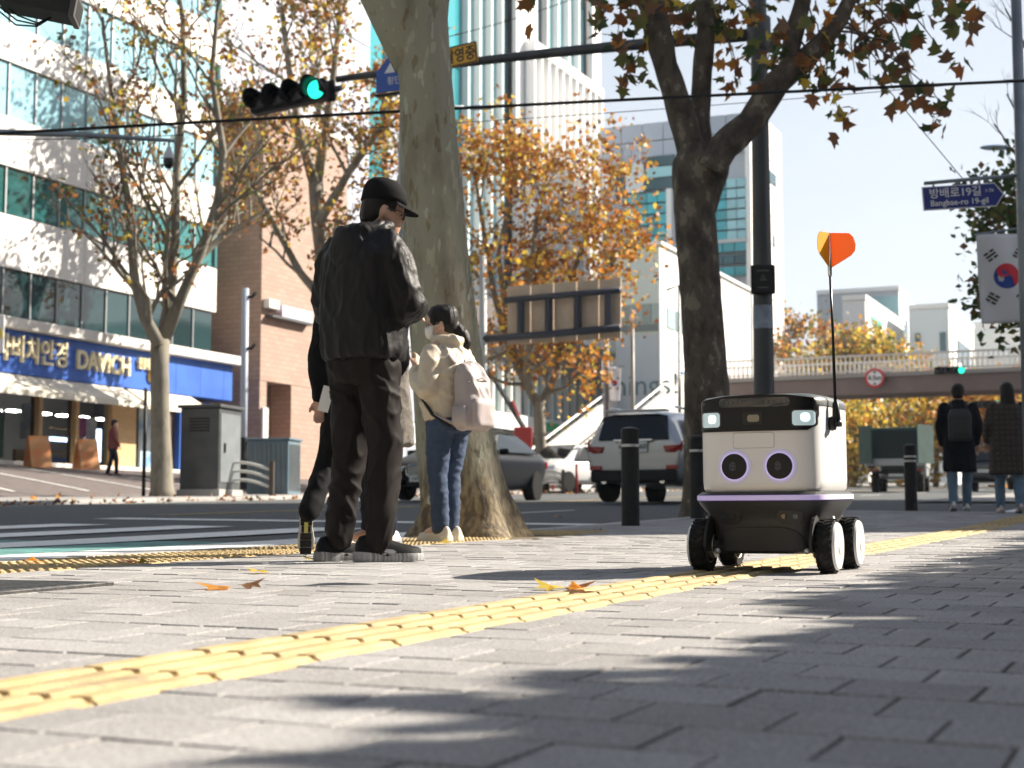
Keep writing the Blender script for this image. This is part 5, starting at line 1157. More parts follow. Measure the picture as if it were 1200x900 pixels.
# red posts and dark railing near the stairs
for i, (x, y0, y1) in enumerate(((648, 545, 575), (676, 543, 577), (700, 536, 574))): post(['red marker post right of the orange tree', 'red marker post before the white parked car', 'red marker post at the foot of the stairs'][i], x, y0, y1, 0.05, mat('post_red', (0.35, 0.03, 0.03), 0.5), name='marker_post', cat='post')
a, b = place(699, 577), place(722, 577); o = thing('dark_railing', 'low dark railing at the foot of the stairs', 'railing', a); d = b - a
for k in range(3): MB().box(d * (k / 2) + Vector((0, 0, 0.7)), (0.09, 0.09, 1.4)).build('post', M_dsteel, o)
for k in range(3): MB().tube([Vector((0, 0, 0.4 + 0.42 * k)), d + Vector((0, 0, 0.4 + 0.42 * k))], 0.035, 8).build('rail', M_dsteel, o)
# A-frame boards by the shop
for i, px in enumerate((44, 101)):
    p = on_t(px, 545, T0 - 1.6); s_, t_ = st_of(p.x, p.y); q = fore(s_, t_); o = thing('a_frame_board', ['orange folding board by the shop window at the left', 'orange folding board right of the shop door'][i], 'sign', q, (0, 0, -AL + R(60)))
    for sgn in (-1, 1):
        mb = MB(); mb.box((0, sgn * 0.2, 0.46), (0.6, 0.03, 0.98), Matrix.Rotation(sgn * R(20), 3, 'X')); mb.build('board', mat('board_orange', (0.62, 0.20, 0.05), 0.5, col2=(0.55, 0.3, 0.12), scale=3), o)
# ---- footbridge
M_gird = mat('girder_brown', (0.16, 0.11, 0.10), 0.6, col2=(0.2, 0.145, 0.13), scale=0.6); M_brail = mat('bridge_rail', (0.60, 0.58, 0.55), 0.5, 0.2)
sb_ = 78.0; tA, tB = t_at(838, sb_), -3.0; FB = thing('footbridge', 'brown girder footbridge with pale railings crossing the street', 'bridge')
zb0, zb1 = on_s(1000, 462, sb_).z, on_s(1000, 443, sb_).z
bpart('girder', FB, M_gird, sb_, sb_ + 0.4, tB, tA + 3, zb0, zb1); bpart('girder', FB, M_gird, sb_ + 3, sb_ + 3.4, tB, tA + 3, zb0, zb1)
bpart('deck', FB, mat('deck_grey', (0.3, 0.28, 0.26), 0.8), sb_ - 0.15, sb_ + 3.55, tB, tA + 3, zb1 + 0.01, zb1 + 0.22)
zr = on_s(1000, 416, sb_).z
for dd in (0.0, 3.3):
    bpart('top_rail', FB, M_brail, sb_ + dd, sb_ + dd + 0.1, tB, tA + 3, zr - 0.1, zr); bpart('bottom_rail', FB, M_brail, sb_ + dd, sb_ + dd + 0.08, tB, tA + 3, zb1 + 0.3, zb1 + 0.38)
n = 120
for i in range(n):
    t = tB + (tA + 3 - tB) * i / n; bpart('baluster', FB, M_brail, sb_ + 0.02, sb_ + 0.07, t, t + 0.06, zb1 + 0.23, zr - 0.1)
mb = MB()
for i in range(0, n): t = tB + (tA + 3 - tB) * i / n; sbox(mb, sb_ + 3.32, sb_ + 3.37, t, t + 0.06, zb1 + 0.23, zr - 0.1)
tag(mb.build('rear_balusters', M_brail, FB), kind='stuff')
bpart('pier', FB, M_gird, sb_ + 1, sb_ + 2.4, tA + 0.5, tA + 1.9, 1, zb0 - 0.01); bpart('pier', FB, M_gird, sb_ + 1, sb_ + 2.4, 3.2, 4.6, 1, zb0 - 0.01)
# stairs down to the far pavement
t0s, t1s = tA - 0.2 + 0.9, tA + 3.0; sE = 60.0; zE = gz(P(sE, 21, 0).y) + 0.02; N = 34
for i in range(N):
    s1 = sb_ - (sb_ - sE) * i / N; zz_ = zb1 + 0.2 - (zb1 + 0.2 - zE) * (i + 1) / N
    bpart('step', FB, mat('step_stone', (0.34, 0.29, 0.25), 0.8), s1 - (sb_ - sE) / N - 0.04, s1, t0s, t1s, zz_ - 0.25, zz_)
for tt_ in (t0s - 0.22, t1s):
    mb = MB(); q = [P(sb_, tt_, zb1 - 0.5), P(sb_, tt_, zb1 + 1.35), P(sE, tt_, zE + 1.15), P(sE, tt_, zE - 0.2)]; q2 = [p + Vector((-CA, SA, 0)) * 0.2 for p in q]
    mb.add(q + q2, [(0, 1, 2, 3), (7, 6, 5, 4), (0, 4, 5, 1), (1, 5, 6, 2), (2, 6, 7, 3), (3, 7, 4, 0)]); mb.build('parapet', mat('parapet_white', (0.72, 0.7, 0.66), 0.6), FB)
    MB().tube([P(sb_, tt_ + 0.1, zb1 + 1.7), P(sE, tt_ + 0.1, zE + 1.5)], 0.06, 8).build('handrail', M_brail, FB)
# height limit roundel
c = on_s(1025, 443, sb_ - 0.3); hl = thing('height_limit_sign', 'round white height limit sign with red rim on the footbridge', 'sign', c, (0, 0, -AL)); q = F_PX / c.y
lathe(MB(), [(11.5 / q, 0.02), (11.5 / q, 0), (0.01, -0.002)], 28, axis='y').build('rim', mat('rim_red', (0.55, 0.02, 0.03), 0.4), hl); lathe(MB(), [(8.6 / q, -0.004), (8.6 / q, -0.012), (0.01, -0.014)], 28, axis='y').build('face', M_signw, hl)
link('lettering', text_mesh('4.5m', 0.34, MATS['ink_black'], 0.002, 0.008), hl, (0, -0.02, 0), (R(90), 0, 0))
for sz in (1, -1): MB().prism([(-0.09, sz * 0.33), (0.09, sz * 0.33), (0, sz * 0.2)], 0.004, axis='y').build('arrow', MATS['ink_black'], hl, loc=(0, -0.02, 0))
for i, (x, y, Y) in enumerate(((1113, 434, 74), (1156, 474, 66))):
    signal_head('traffic_signal', ['distant traffic signal with green light on the footbridge', 'distant traffic signal with green light under the footbridge'][i], at(x, y, Y), -AL * 0.4, 4, 3, 0.17 if i == 0 else 0.15)
# ---- blue bin at the stair head, boom lift
c = on_t(790, 448, tA + 1.2); o = thing('blue_box', 'bright blue box at the top of the stairs', 'box', c, (0, 0, -AL)); MB().box((0, 0, 0), (1.0, 0.8, 0.8)).build('body', mat('bin_blue', (0.03, 0.25, 0.55), 0.5), o, bevel=0.04); MB().box((0, 0, 0.46), (1.1, 0.9, 0.1)).build('lid', mat('bin_blue_dark', (0.02, 0.18, 0.42), 0.5), o, bevel=0.03)
Yb = 58.0; g = Vector((at(612, 560, Yb).x, Yb, gz(Yb))); o = thing('ladder_lift', 'ladder lift with red base and slanting dark boom behind the orange tree', 'lift', g)
MB().box(at(613, 515, Yb) - g, (0.7, 0.7, 0.9)).build('base', mat('lift_red', (0.35, 0.03, 0.03), 0.5), o, bevel=0.05); MB().box(Vector((0, 0, 0.5)), (1.6, 1.2, 0.6)).build('carriage', M_dsteel, o, bevel=0.05)
for k in range(2): MB().tube([at(619, 510, Yb + k * .5) - g, at(572, 432, Yb + k * .5) - g], 0.11, 6).build('boom', M_dsteel, o)
for k in range(7): f = k / 7; MB().tube([at(619 - 47 * f, 510 - 78 * f, Yb) - g, at(619 - 47 * f, 510 - 78 * f, Yb + .5) - g], 0.05, 6).build('rung', M_dsteel, o)
MB().tube([at(612, 500, Yb) - g, at(600, 470, Yb) - g], 0.09, 6).build('ram', MATS['lift_red'], o)
# ================================================================ DELIVERY ROBOT
RBX, RBY = 1.085, 6.30
rob = thing('delivery_robot', 'white four wheeled delivery robot with round eyes and orange flag', 'robot', (RBX, RBY, gz(RBY)), (math.atan(K1), 0, -AL))
M_rw = mat('robot_white', (0.80, 0.79, 0.77), 0.28, coat=0.35); M_rk = mat('robot_black_gloss', (0.008, 0.008, 0.009), 0.3, spec=0.3); M_rd = mat('robot_dark_grey', (0.032, 0.033, 0.034), 0.5, bump=0.08, bscale=400)
M_rg = mat('robot_lid_grey', (0.09, 0.10, 0.10), 0.42); M_glint = mat('robot_lens', (0.02, 0.02, 0.025), 0.05, coat=1.0)
A_, B_r, EX = 0.252, 0.30, 5.5
def sup(a, b, n=64, ex=EX):
    out = []
    for i in range(n):
        th = 2 * math.pi * i / n; c, s = math.cos(th), math.sin(th)
        out.append((a * math.copysign(abs(c) ** (2 / ex), c), b * math.copysign(abs(s) ** (2 / ex), s)))
    return out
def sloft(levels, n=64, ex=EX):
    return [[Vector((x, y + (l[3] if len(l) > 3 else 0), l[0])) for x, y in sup(l[1], l[2], n, ex)] for l in levels]
def fy(x, a=A_, b=B_r): return -b * max(0.0, 1 - abs(x / a) ** EX) ** (1 / EX)
def plate(name, m, outline, par=rob, off=0.004, thick=0.01, a=A_, b=B_r, slope=0.0, z0=0.0, nx=1, smooth=True):
    """outline: polygon in (x, z); lies on the curved front, off proud of it"""
    pts = []
    for (x0, q0), (x1, q1) in zip(outline, outline[1:] + outline[:1]):
        for k in range(nx): pts.append((x0 + (x1 - x0) * k / nx, q0 + (q1 - q0) * k / nx))
    bm = bmesh.new(); vs_ = [bm.verts.new((x, 0, z_)) for x, z_ in pts]; f = bm.faces.new(vs_)
    r_ = bmesh.ops.triangulate(bm, faces=[f]); bmesh.ops.subdivide_edges(bm, edges=[e for e in bm.edges if e.calc_length() > 0.02], cuts=2, use_grid_fill=True)
    bmesh.ops.triangulate(bm, faces=bm.faces[:])
    g = bmesh.ops.extrude_face_region(bm, geom=bm.faces[:]); ex = [v for v in g['geom'] if isinstance(v, bmesh.types.BMVert)]
    exs = set(ex)
    for v in bm.verts: v.co.y = fy(v.co.x, a, b) - (off if v in exs else off - thick) + slope * (v.co.z - z0)
    bmesh.ops.recalc_face_normals(bm, faces=bm.faces)
    me = bpy.data.meshes.new(name); bm.to_mesh(me); bm.free(); me.materials.append(m); o = link(name, me, par)
    if smooth: sharp(me, 40)
    return o
def rrect(cx, cz, w_, h, r, n=5, chamfer=None):
    out = []
    for (sx, sz, a0) in ((1, -1, -90), (1, 1, 0), (-1, 1, 90), (-1, -1, 180)):
        for k in range(n + 1):
            a = R(a0 + 90 * k / n); out.append((cx + sx * (w_ / 2 - r) + r * math.cos(a), cz + sz * (h / 2 - r) + r * math.sin(a)))
    return out
def disc(cx, cz, r, n=28): return [(cx + r * math.cos(2 * math.pi * k / n), cz + r * math.sin(2 * math.pi * k / n)) for k in range(n)]
# body shell, lid, visor
mb = MB(); mb.rings(sloft([(0.318, 0.240, 0.288), (0.330, 0.249, 0.297), (0.36, A_, B_r), (0.50, A_, B_r), (0.64, A_, B_r), (0.655, A_, B_r), (0.66, 0.240, 0.285)]), M_rw); mb.build('body', None, rob, auto=35)
MB().rings(sloft([(0.652, A_ + 0.002, B_r + 0.002), (0.672, A_ + 0.003, B_r + 0.003), (0.684, 0.249, 0.297), (0.694, 0.236, 0.282), (0.704, 0.19, 0.22), (0.709, 0.10, 0.12), (0.71, 0.02, 0.02)])).build('lid', M_rg, rob, auto=50)
vz0, vz1 = 0.556, 0.700
vis = plate('visor', M_rk, [(-0.232, vz0), (0.200, vz0), (0.226, vz0 + 0.018), (0.236, vz0 + 0.06), (0.236, vz1 - 0.045), (0.222, vz1 - 0.018), (0.12, vz1 - 0.004), (0.0, vz1), (-0.12, vz1 - 0.004), (-0.222, vz1 - 0.018), (-0.240, vz1 - 0.04), (-0.241, vz0 + 0.02)], off=0.007, thick=0.02, nx=5)
M_hl = mat('headlight_glass', (0.5, 0.62, 0.64), 0.12, coat=0.6, emit=(0.75, 0.95, 1.0), estr=0.10)
for sx in (-1, 1):
    plate('headlight_rim', mat('rim_charcoal', (0.02, 0.02, 0.022), 0.3), rrect(sx * 0.186, 0.603, 0.094, 0.070, 0.016), off=0.0085, thick=0.008, nx=2)
    plate('headlight', M_hl, rrect(sx * 0.186, 0.603, 0.082, 0.058, 0.012), off=0.011, thick=0.006, nx=2)
    hl_ = plate('headlight_bulb', mat('headlight_core', (0.85, 0.9, 0.92), 0.1, emit=(0.8, 1.0, 1.0), estr=0.5), rrect(sx * 0.186 + 0.008, 0.606, 0.034, 0.034, 0.012), off=0.0125, thick=0.003, nx=2)
plate('sensor_window', mat('sensor_window', (0.022, 0.021, 0.021), 0.1, coat=0.8), rrect(-0.005, 0.668, 0.285, 0.036, 0.017), off=0.010, thick=0.006, nx=3)
for x in (-0.115, -0.098, -0.078, -0.060, 0.045, 0.068, 0.098, 0.118):
    plate('sensor_lens', M_glint, disc(x, 0.670, 0.0075, 14), off=0.0125, thick=0.004)
plate('camera_frame', mat('camera_frame', (0.006, 0.006, 0.006), 0.4), rrect(-0.012, 0.606, 0.080, 0.046, 0.008), off=0.011, thick=0.008, nx=2)
plate('camera_lens', mat('camera_lens_gold', (0.22, 0.19, 0.13), 0.15, coat=1.0), rrect(-0.008, 0.606, 0.048, 0.028, 0.010), off=0.0135, thick=0.004)
# door groove, eyes
M_groove = mat('groove_grey', (0.42, 0.42, 0.42), 0.5)
plate('hatch_line', M_groove, rrect(-0.012, 0.520, 0.166, 0.062, 0.010), off=0.0006, thick=0.004, nx=2); plate('hatch', M_rw, rrect(-0.012, 0.520, 0.162, 0.058, 0.009), off=0.0012, thick=0.004, nx=2)
M_ring = mat('eye_ring_glow', (0.72, 0.66, 0.95), 0.4, emit=(0.60, 0.48, 1.0), estr=0.16)
for sx in (-1, 1):
    cx = sx * 0.0905
    plate('eye_surround', mat('eye_surround', (0.66, 0.64, 0.72), 0.35, emit=(0.55, 0.5, 1.0), estr=0.04), disc(cx, 0.418, 0.069, 36), off=0.0015, thick=0.004); plate('eye_ring', M_ring, disc(cx, 0.418, 0.0565, 36), off=0.004, thick=0.004)
    ey = plate('eye', M_rk, disc(cx, 0.418, 0.0505, 36), off=0.009, thick=0.008)
    for i in range(-2, 3):
        for j in range(-3, 4):
            if abs(i) + abs(j) < 5: plate('speaker_hole', mat('speaker_dot', (0.18, 0.18, 0.22), 0.4), disc(cx - 0.006 + i * 0.0052, 0.418 + j * 0.0052, 0.0014, 6), ey, off=0.0094, thick=0.001, smooth=False)
# light band and chassis
MB().rings(sloft([(0.306, 0.2725, 0.3235), (0.310, 0.268, 0.319), (0.3185, 0.256, 0.306), (0.3195, 0.24, 0.29)])).build('deck_rim', M_rd, rob, auto=40)
MB().rings(sloft([(0.284, 0.266, 0.318), (0.2865, 0.274, 0.325), (0.304, 0.274, 0.325), (0.3065, 0.270, 0.321)])).build('light_band', mat('band_lavender', (0.70, 0.66, 0.76), 0.35, emit=(0.36, 0.2, 0.85), estr=0.09), rob, auto=40)
mb = MB(); mb.rings(sloft([(0.075, 0.185, 0.235), (0.085, 0.205, 0.25), (0.12, 0.211, 0.262), (0.20, 0.216, 0.272), (0.235, 0.238, 0.285), (0.265, 0.262, 0.312), (0.2835, 0.271, 0.322)]), M_rd); ch = mb.build('chassis', None, rob, auto=35)
for sx in (-1, 1):
    px_ = plate('sensor_pod', mat('pod_black', (0.014, 0.014, 0.015), 0.4), rrect(sx * 0.122, 0.222, 0.098, 0.062, 0.028), off=0.009, thick=0.016, a=0.222, b=0.278, slope=-0.30, z0=0.222)
    for q in (-1, 1): plate('pod_lens', M_glint, disc(sx * 0.122 + q * 0.022, 0.222, 0.010, 16), px_, off=0.012, thick=0.006, a=0.222, b=0.278, slope=-0.30, z0=0.222)
plate('bumper', mat('recess_black', (0.018, 0.018, 0.018), 0.55), [(-0.185, 0.088), (0.185, 0.088), (0.175, 0.13), (0.14, 0.165), (0.09, 0.178), (-0.09, 0.178), (-0.14, 0.165), (-0.175, 0.13)], off=0.007, thick=0.012, a=0.206, b=0.264, slope=-0.12, z0=0.12, nx=3)  # dark patch painting the shade of the recess low on the front
for sx in (-1, 1): MB().cyl((sx * 0.18, -0.262, 0.086), (sx * 0.18, -0.244, 0.086), 0.012, n=12).build('bolt', M_silver, rob, smooth=True)
MB().box((0.2105, 0.02, 0.235), (0.006, 0.030, 0.06), Matrix.Rotation(R(-17), 3, 'Y')).build('sticker', M_signw, rob, loc=(0.012, -0.005, -0.012))
# wheels
def wheel_part(sx, sy):
    WR, WW = 0.105, 0.066; x0 = sx * 0.252; o = None
    t = MB(); prof = [(WR * 0.66, -WW / 2 + 0.004), (WR * 0.9, -WW / 2), (WR * 0.975, -WW / 2 + 0.008), (WR, -WW * 0.18), (WR, WW * 0.18), (WR * 0.975, WW / 2 - 0.008), (WR * 0.9, WW / 2), (WR * 0.66, WW / 2 - 0.004)]
    lathe(t, prof, 40, axis='x'); ty = t.build('wheel', M_rubber, rob, loc=(x0, sy * 0.205, WR), auto=50)
    tr = MB(); n = 26
    for k in range(n):                                          # tread lugs
        for q in (-1, 1):
            a = 2 * math.pi * (k + (0.5 if q > 0 else 0)) / n; rot = Matrix.Rotation(a, 3, 'X') @ Matrix.Rotation(q * R(28), 3, 'Z')
            tr.box(Matrix.Rotation(a, 3, 'X') @ Vector((q * 0.016, 0, WR - 0.0005)), (0.028, 0.008, 0.005), rot)
    tag(tr.build('tread', M_rubber, ty), kind='stuff')
    h = MB(); s_ = sx; lathe(h, [(WR * 0.89, s_ * (WW / 2 - 0.006)), (WR * 0.89, s_ * (WW / 2 + 0.003)), (WR * 0.84, s_ * (WW / 2 + 0.010)), (WR * 0.30, s_ * (WW / 2 + 0.014)), (WR * 0.28, s_ * (WW / 2 + 0.016)), (0.004, s_ * (WW / 2 + 0.017))], 36, axis='x'); h.build('hub_cap', M_rw, ty, auto=40)
    h2 = MB(); lathe(h2, [(WR * 0.68, -s_ * (WW / 2 - 0.008)), (WR * 0.64, -s_ * (WW / 2 - 0.002)), (WR * 0.50, -s_ * (WW / 2 - 0.012)), (WR * 0.46, -s_ * (WW / 2 + 0.020)), (0.004, -s_ * (WW / 2 + 0.022))], 30, axis='x'); h2.build('motor_rim', mat('motor_grey', (0.30, 0.30, 0.29), 0.35, 0.8), ty, auto=40)
    MB().box((-sx * 0.055, 0, 0), (0.05, 0.05, 0.05)).build('axle', M_rd, ty, bevel=0.008)
for sx in (-1, 1):
    for sy in (-1, 1): wheel_part(sx, sy)
# wheel arches (dark recesses) on the near flank
for sy in (-1, 1):
    mb = MB(); pts = [(0.125 * math.cos(R(a)), 0.125 * math.sin(R(a))) for a in range(0, 181, 15)]
    mb.prism(pts + [(-0.11, -0.02), (0.11, -0.02)], 0.012, axis='x'); mb.build('wheel_arch', mat('arch_black', (0.012, 0.012, 0.012), 0.7), rob, loc=(0.2035, sy * 0.205, 0.105)); mb.build('wheel_arch', MATS['arch_black'], rob, loc=(-0.2155, sy * 0.205, 0.105))
# aerial and flag
AX, AY = 0.272, -0.135
an = MB(); lathe(an, [(0.004, 0.0), (0.026, 0.002), (0.030, 0.012), (0.026, 0.026), (0.012, 0.030)], 20, axis='x', c=(AX - 0.022, AY, 0.585)); mount = an.build('aerial_mount', M_rk, rob, auto=40)
MB().cyl((AX - 0.012, AY, 0.585), (AX + 0.028, AY, 0.585), 0.014, n=14).build('clamp_knob', mat('knob_steel', (0.25, 0.25, 0.26), 0.3, 0.9), mount, smooth=True)
MB().tube([(AX + 0.008, AY, 0.572), (AX + 0.008, AY, 0.60), (AX + 0.006, AY, 0.665), (AX + 0.004, AY, 0.672)], [0.016, 0.017, 0.0125, 0.007], 14).build('aerial_boot', M_rk, rob, smooth=True)
mst = MB().tube([(AX + 0.005, AY, 0.66), (AX + 0.002, AY, 0.95), (AX - 0.004, AY, 1.19)], [0.0062, 0.0056, 0.005], 10).build('aerial', M_rk, rob, smooth=True)
MB().tube([(AX - 0.004, AY, 1.172), (AX - 0.004, AY, 1.20), (AX - 0.004, AY, 1.345)], [0.008, 0.0085, 0.005], 12).build('ferrule', mat('ferrule_metal', (0.75, 0.75, 0.76), 0.2, 1.0), rob, smooth=True)
M_fo = mat('flag_orange', (0.92, 0.33, 0.10), 0.5); M_fyl = mat('flag_amber', (0.95, 0.56, 0.04), 0.5)
see_light(M_fo, 0.5); see_light(M_fyl, 0.5)
vane = [(0.003, 0.0), (0.035, 0.018), (0.085, 0.048), (0.1, 0.066), (0.103, 0.092), (0.094, 0.122), (0.078, 0.138), (0.003, 0.142)]
for k, (an_, m_) in enumerate(((R(11), M_fo), (R(255), M_fyl), (R(101), M_fyl))):
    mb = MB(); mb.prism(vane, 0.0025, axis='y'); mb.build('flag_vane', m_, rob, loc=(AX - 0.004, AY, 1.203), rot=(0, 0, an_))
# ================================================================ VEHICLES
M_tyre = mat('car_tyre', (0.015, 0.015, 0.015), 0.9, spec=0.15); M_rim = mat('alloy_rim', (0.16, 0.16, 0.165), 0.35, 0.8); M_cglass = mat('car_glass', (0.012, 0.016, 0.018), 0.05, spec=0.35); M_chrome = mat('chrome', (0.7, 0.7, 0.72), 0.12, 1.0)
M_tail = mat('tail_red', (0.32, 0.012, 0.012), 0.2, coat=0.5); M_plate = mat('number_plate', (0.70, 0.72, 0.70), 0.5); M_trim = mat('car_trim', (0.015, 0.015, 0.016), 0.6, spec=0.2); M_hlamp = mat('car_headlamp', (0.5, 0.52, 0.54), 0.08, 0.3, coat=1.0)
def car(name, label, loc, yaw, L, W, H, paint, side, rail=None, wheelR=0.33, wb=None, pitch=0.0):
    """side: list of (y, z_floor, z_belt, z_roof, half width at belt, half width at roof), y from tail (-) to nose (+)"""
    o = thing(name, label, 'car', loc, (pitch, 0, yaw)); rings = []
    for y, zf, zb, zr, wb_, wr in side:
        half = [(0.0, zf), (wb_ * 0.74, zf), (wb_ * 0.90, zf + 0.09), (wb_, zf + (zb - zf) * 0.66), (wb_ * 0.98, zb - 0.05), (wb_ * 0.93, zb)]
        k = zr - zb
        half += [(wb_ * 0.93 + (wr - wb_ * 0.93) * 0.45, zb + k * 0.45), (wr * 1.0, zb + k * 0.86), (wr * 0.86, zb + k * 0.97), (wr * 0.45, zr), (0.0, zr + (0.01 if k > 0.1 else 0))]
        ring = [Vector((x, y, z_)) for x, z_ in half] + [Vector((-x, y, z_)) for x, z_ in reversed(half[1:-1])]; rings.append(ring)
    body = MB().rings(rings, paint); ob = body.build('body', None, o, auto=38)
    sub = ob.modifiers.new('round', 'SUBSURF'); sub.levels = 1; sub.render_levels = 2
    return o
def add_wheel(o, x, y, r, wd=0.22, spokes=10):
    t = MB(); lathe(t, [(r * 0.66, -wd / 2), (r * 0.93, -wd / 2), (r, -wd * 0.32), (r, wd * 0.32), (r * 0.93, wd / 2), (r * 0.66, wd / 2)], 28, axis='x'); w_ = t.build('wheel', M_tyre, o, loc=(x, y, r), auto=45)
    s_ = math.copysign(1, x); lathe(MB(), [(r * 0.67, s_ * wd * 0.46), (r * 0.62, s_ * wd * 0.30), (0.01, s_ * wd * 0.2)], 28, axis='x').build('rim_well', M_trim, w_, auto=40)
    for k in range(spokes):
        a = 2 * math.pi * k / spokes; MB().box(Matrix.Rotation(a, 3, 'X') @ Vector((s_ * wd * 0.42, 0, r * 0.36)), (0.03, 0.045, r * 0.6), Matrix.Rotation(a, 3, 'X')).build('spoke', M_rim, w_)
    return w_
def shell(o, name, m, quads, th=0.012):
    mb = MB(); mb.add(quads, [tuple(range(len(quads)))]); q = mb.build(name, m, o, fix=False); sd = q.modifiers.new('shell', 'SOLIDIFY'); sd.thickness = th; sd.offset = 0; return q
def road_at(px, Y): p = at(px, 560, Y); return Vector((p.x, Y, gz(Y) - 0.045))
PI_T = math.atan(K2)
# ---- silver SUV seen from behind
M_silv = mat('paint_silver', (0.42, 0.44, 0.47), 0.3, 0.6, coat=0.6)
suv = car('sport_utility_car', 'silver sport utility car seen from behind waiting in the near lane', road_at(790, 29.6), -AL, 4.7, 1.88, 1.68, M_silv,
  [(-2.33, 0.52, 0.92, 0.94, 0.80, 0.70), (-2.30, 0.38, 1.02, 1.12, 0.90, 0.70), (-2.22, 0.34, 1.06, 1.45, 0.935, 0.66), (-2.05, 0.32, 1.07, 1.62, 0.945, 0.66), (-1.2, 0.30, 1.06, 1.68, 0.95, 0.68), (0.2, 0.28, 1.02, 1.67, 0.95, 0.68), (0.75, 0.28, 1.01, 1.50, 0.95, 0.66), (1.25, 0.28, 1.00, 1.08, 0.945, 0.72), (1.9, 0.30, 0.95, 0.98, 0.92, 0.74), (2.3, 0.36, 0.78, 0.82, 0.82, 0.66)], wheelR=0.36)
for x in (-0.83, 0.83):
    for y in (-1.35, 1.35): add_wheel(suv, x, y, 0.36, 0.24)
shell(suv, 'rear_window', M_cglass, [(-0.66, -2.335, 1.10), (0.66, -2.335, 1.10), (0.60, -2.16, 1.52), (0.4, -2.12, 1.56), (-0.4, -2.12, 1.56), (-0.60, -2.16, 1.52)], 0.05)
MB().box((0, -2.12, 1.63), (1.16, 0.26, 0.04)).build('spoiler', M_silv, suv, bevel=0.015)
for sx in (-1, 1):
    shell(suv, 'tail_light', M_tail, [(sx * 0.56, -2.345, 0.98), (sx * 0.86, -2.30, 1.0), (sx * 0.90, -2.22, 1.10), (sx * 0.88, -2.25, 0.86), (sx * 0.60, -2.35, 0.87)], 0.06)
    shell(suv, 'side_window', M_cglass, [(sx * 0.92, -1.95, 1.12), (sx * 0.93, 0.9, 1.08), (sx * 0.80, 0.35, 1.55), (sx * 0.78, -1.7, 1.56)], 0.05)
    MB().box((sx * 0.62, -0.6, 1.71), (0.04, 2.4, 0.05)).build('roof_rail', M_chrome, suv, bevel=0.015)
    MB().box((sx * 1.03, 0.75, 1.1), (0.2, 0.12, 0.15)).build('mirror', M_silv, suv, bevel=0.04)
    MB().cyl((sx * 0.55, -2.38, 0.36), (sx * 0.55, -2.25, 0.36), 0.05).build('exhaust', M_chrome, suv)
    MB().box((sx * 0.72, -2.345, 0.60), (0.22, 0.05, 0.08)).build('reflector', M_tail, suv, bevel=0.015)
MB().box((0, -2.31, 0.45), (1.62, 0.16, 0.22)).build('bumper', M_trim, suv, bevel=0.04)
np_ = MB().box((0, -2.37, 0.97), (0.54, 0.02, 0.20)).build('number_plate', M_plate, suv, bevel=0.006); link('lettering', text_mesh('42구 7060', 0.125, MATS['ink_black'], 0.001, 0.001), np_, (0, -2.383, 0.97), (R(90), 0, 0))
MB().box((0, -2.36, 1.09), (0.74, 0.03, 0.035)).build('tailgate_strip', M_chrome, suv, bevel=0.008)
lathe(MB(), [(0.07, 0.012), (0.075, 0), (0.055, -0.006), (0.05, 0)], 20, axis='y', c=(0, -2.345, 1.145)).build('badge', M_chrome, suv)
# ---- dark sedan coming towards us
M_navy = mat('paint_graphite', (0.007, 0.009, 0.014), 0.38, 0.0, spec=0.12)
sed = car('sedan_car', 'dark graphite saloon car facing us between the standing people', road_at(552, 32.0), math.pi - R(21), 4.9, 1.87, 1.46, M_navy,
  [(-2.42, 0.42, 0.80, 0.86, 0.72, 0.6), (-2.36, 0.34, 0.92, 0.98, 0.85, 0.64), (-1.9, 0.28, 0.96, 1.03, 0.92, 0.66), (-1.45, 0.24, 0.96, 1.20, 0.935, 0.60), (-0.8, 0.22, 0.94, 1.42, 0.94, 0.60), (0.0, 0.22, 0.92, 1.465, 0.94, 0.60), (0.6, 0.22, 0.91, 1.36, 0.94, 0.60), (1.2, 0.22, 0.90, 0.98, 0.93, 0.70), (1.9, 0.24, 0.80, 0.85, 0.90, 0.70), (2.3, 0.26, 0.68, 0.72, 0.80, 0.66), (2.42, 0.30, 0.56, 0.60, 0.66, 0.56)], wheelR=0.34)
for x in (-0.81, 0.81):
    for y in (-1.5, 1.48): add_wheel(sed, x, y, 0.335, 0.24)
shell(sed, 'windscreen', M_cglass, [(-0.66, 1.18, 0.97), (0.66, 1.18, 0.97), (0.52, 0.45, 1.40), (-0.52, 0.45, 1.40)], 0.05); shell(sed, 'rear_window', M_cglass, [(-0.58, -1.6, 1.08), (0.58, -1.6, 1.08), (0.48, -0.95, 1.38), (-0.48, -0.95, 1.38)], 0.05)
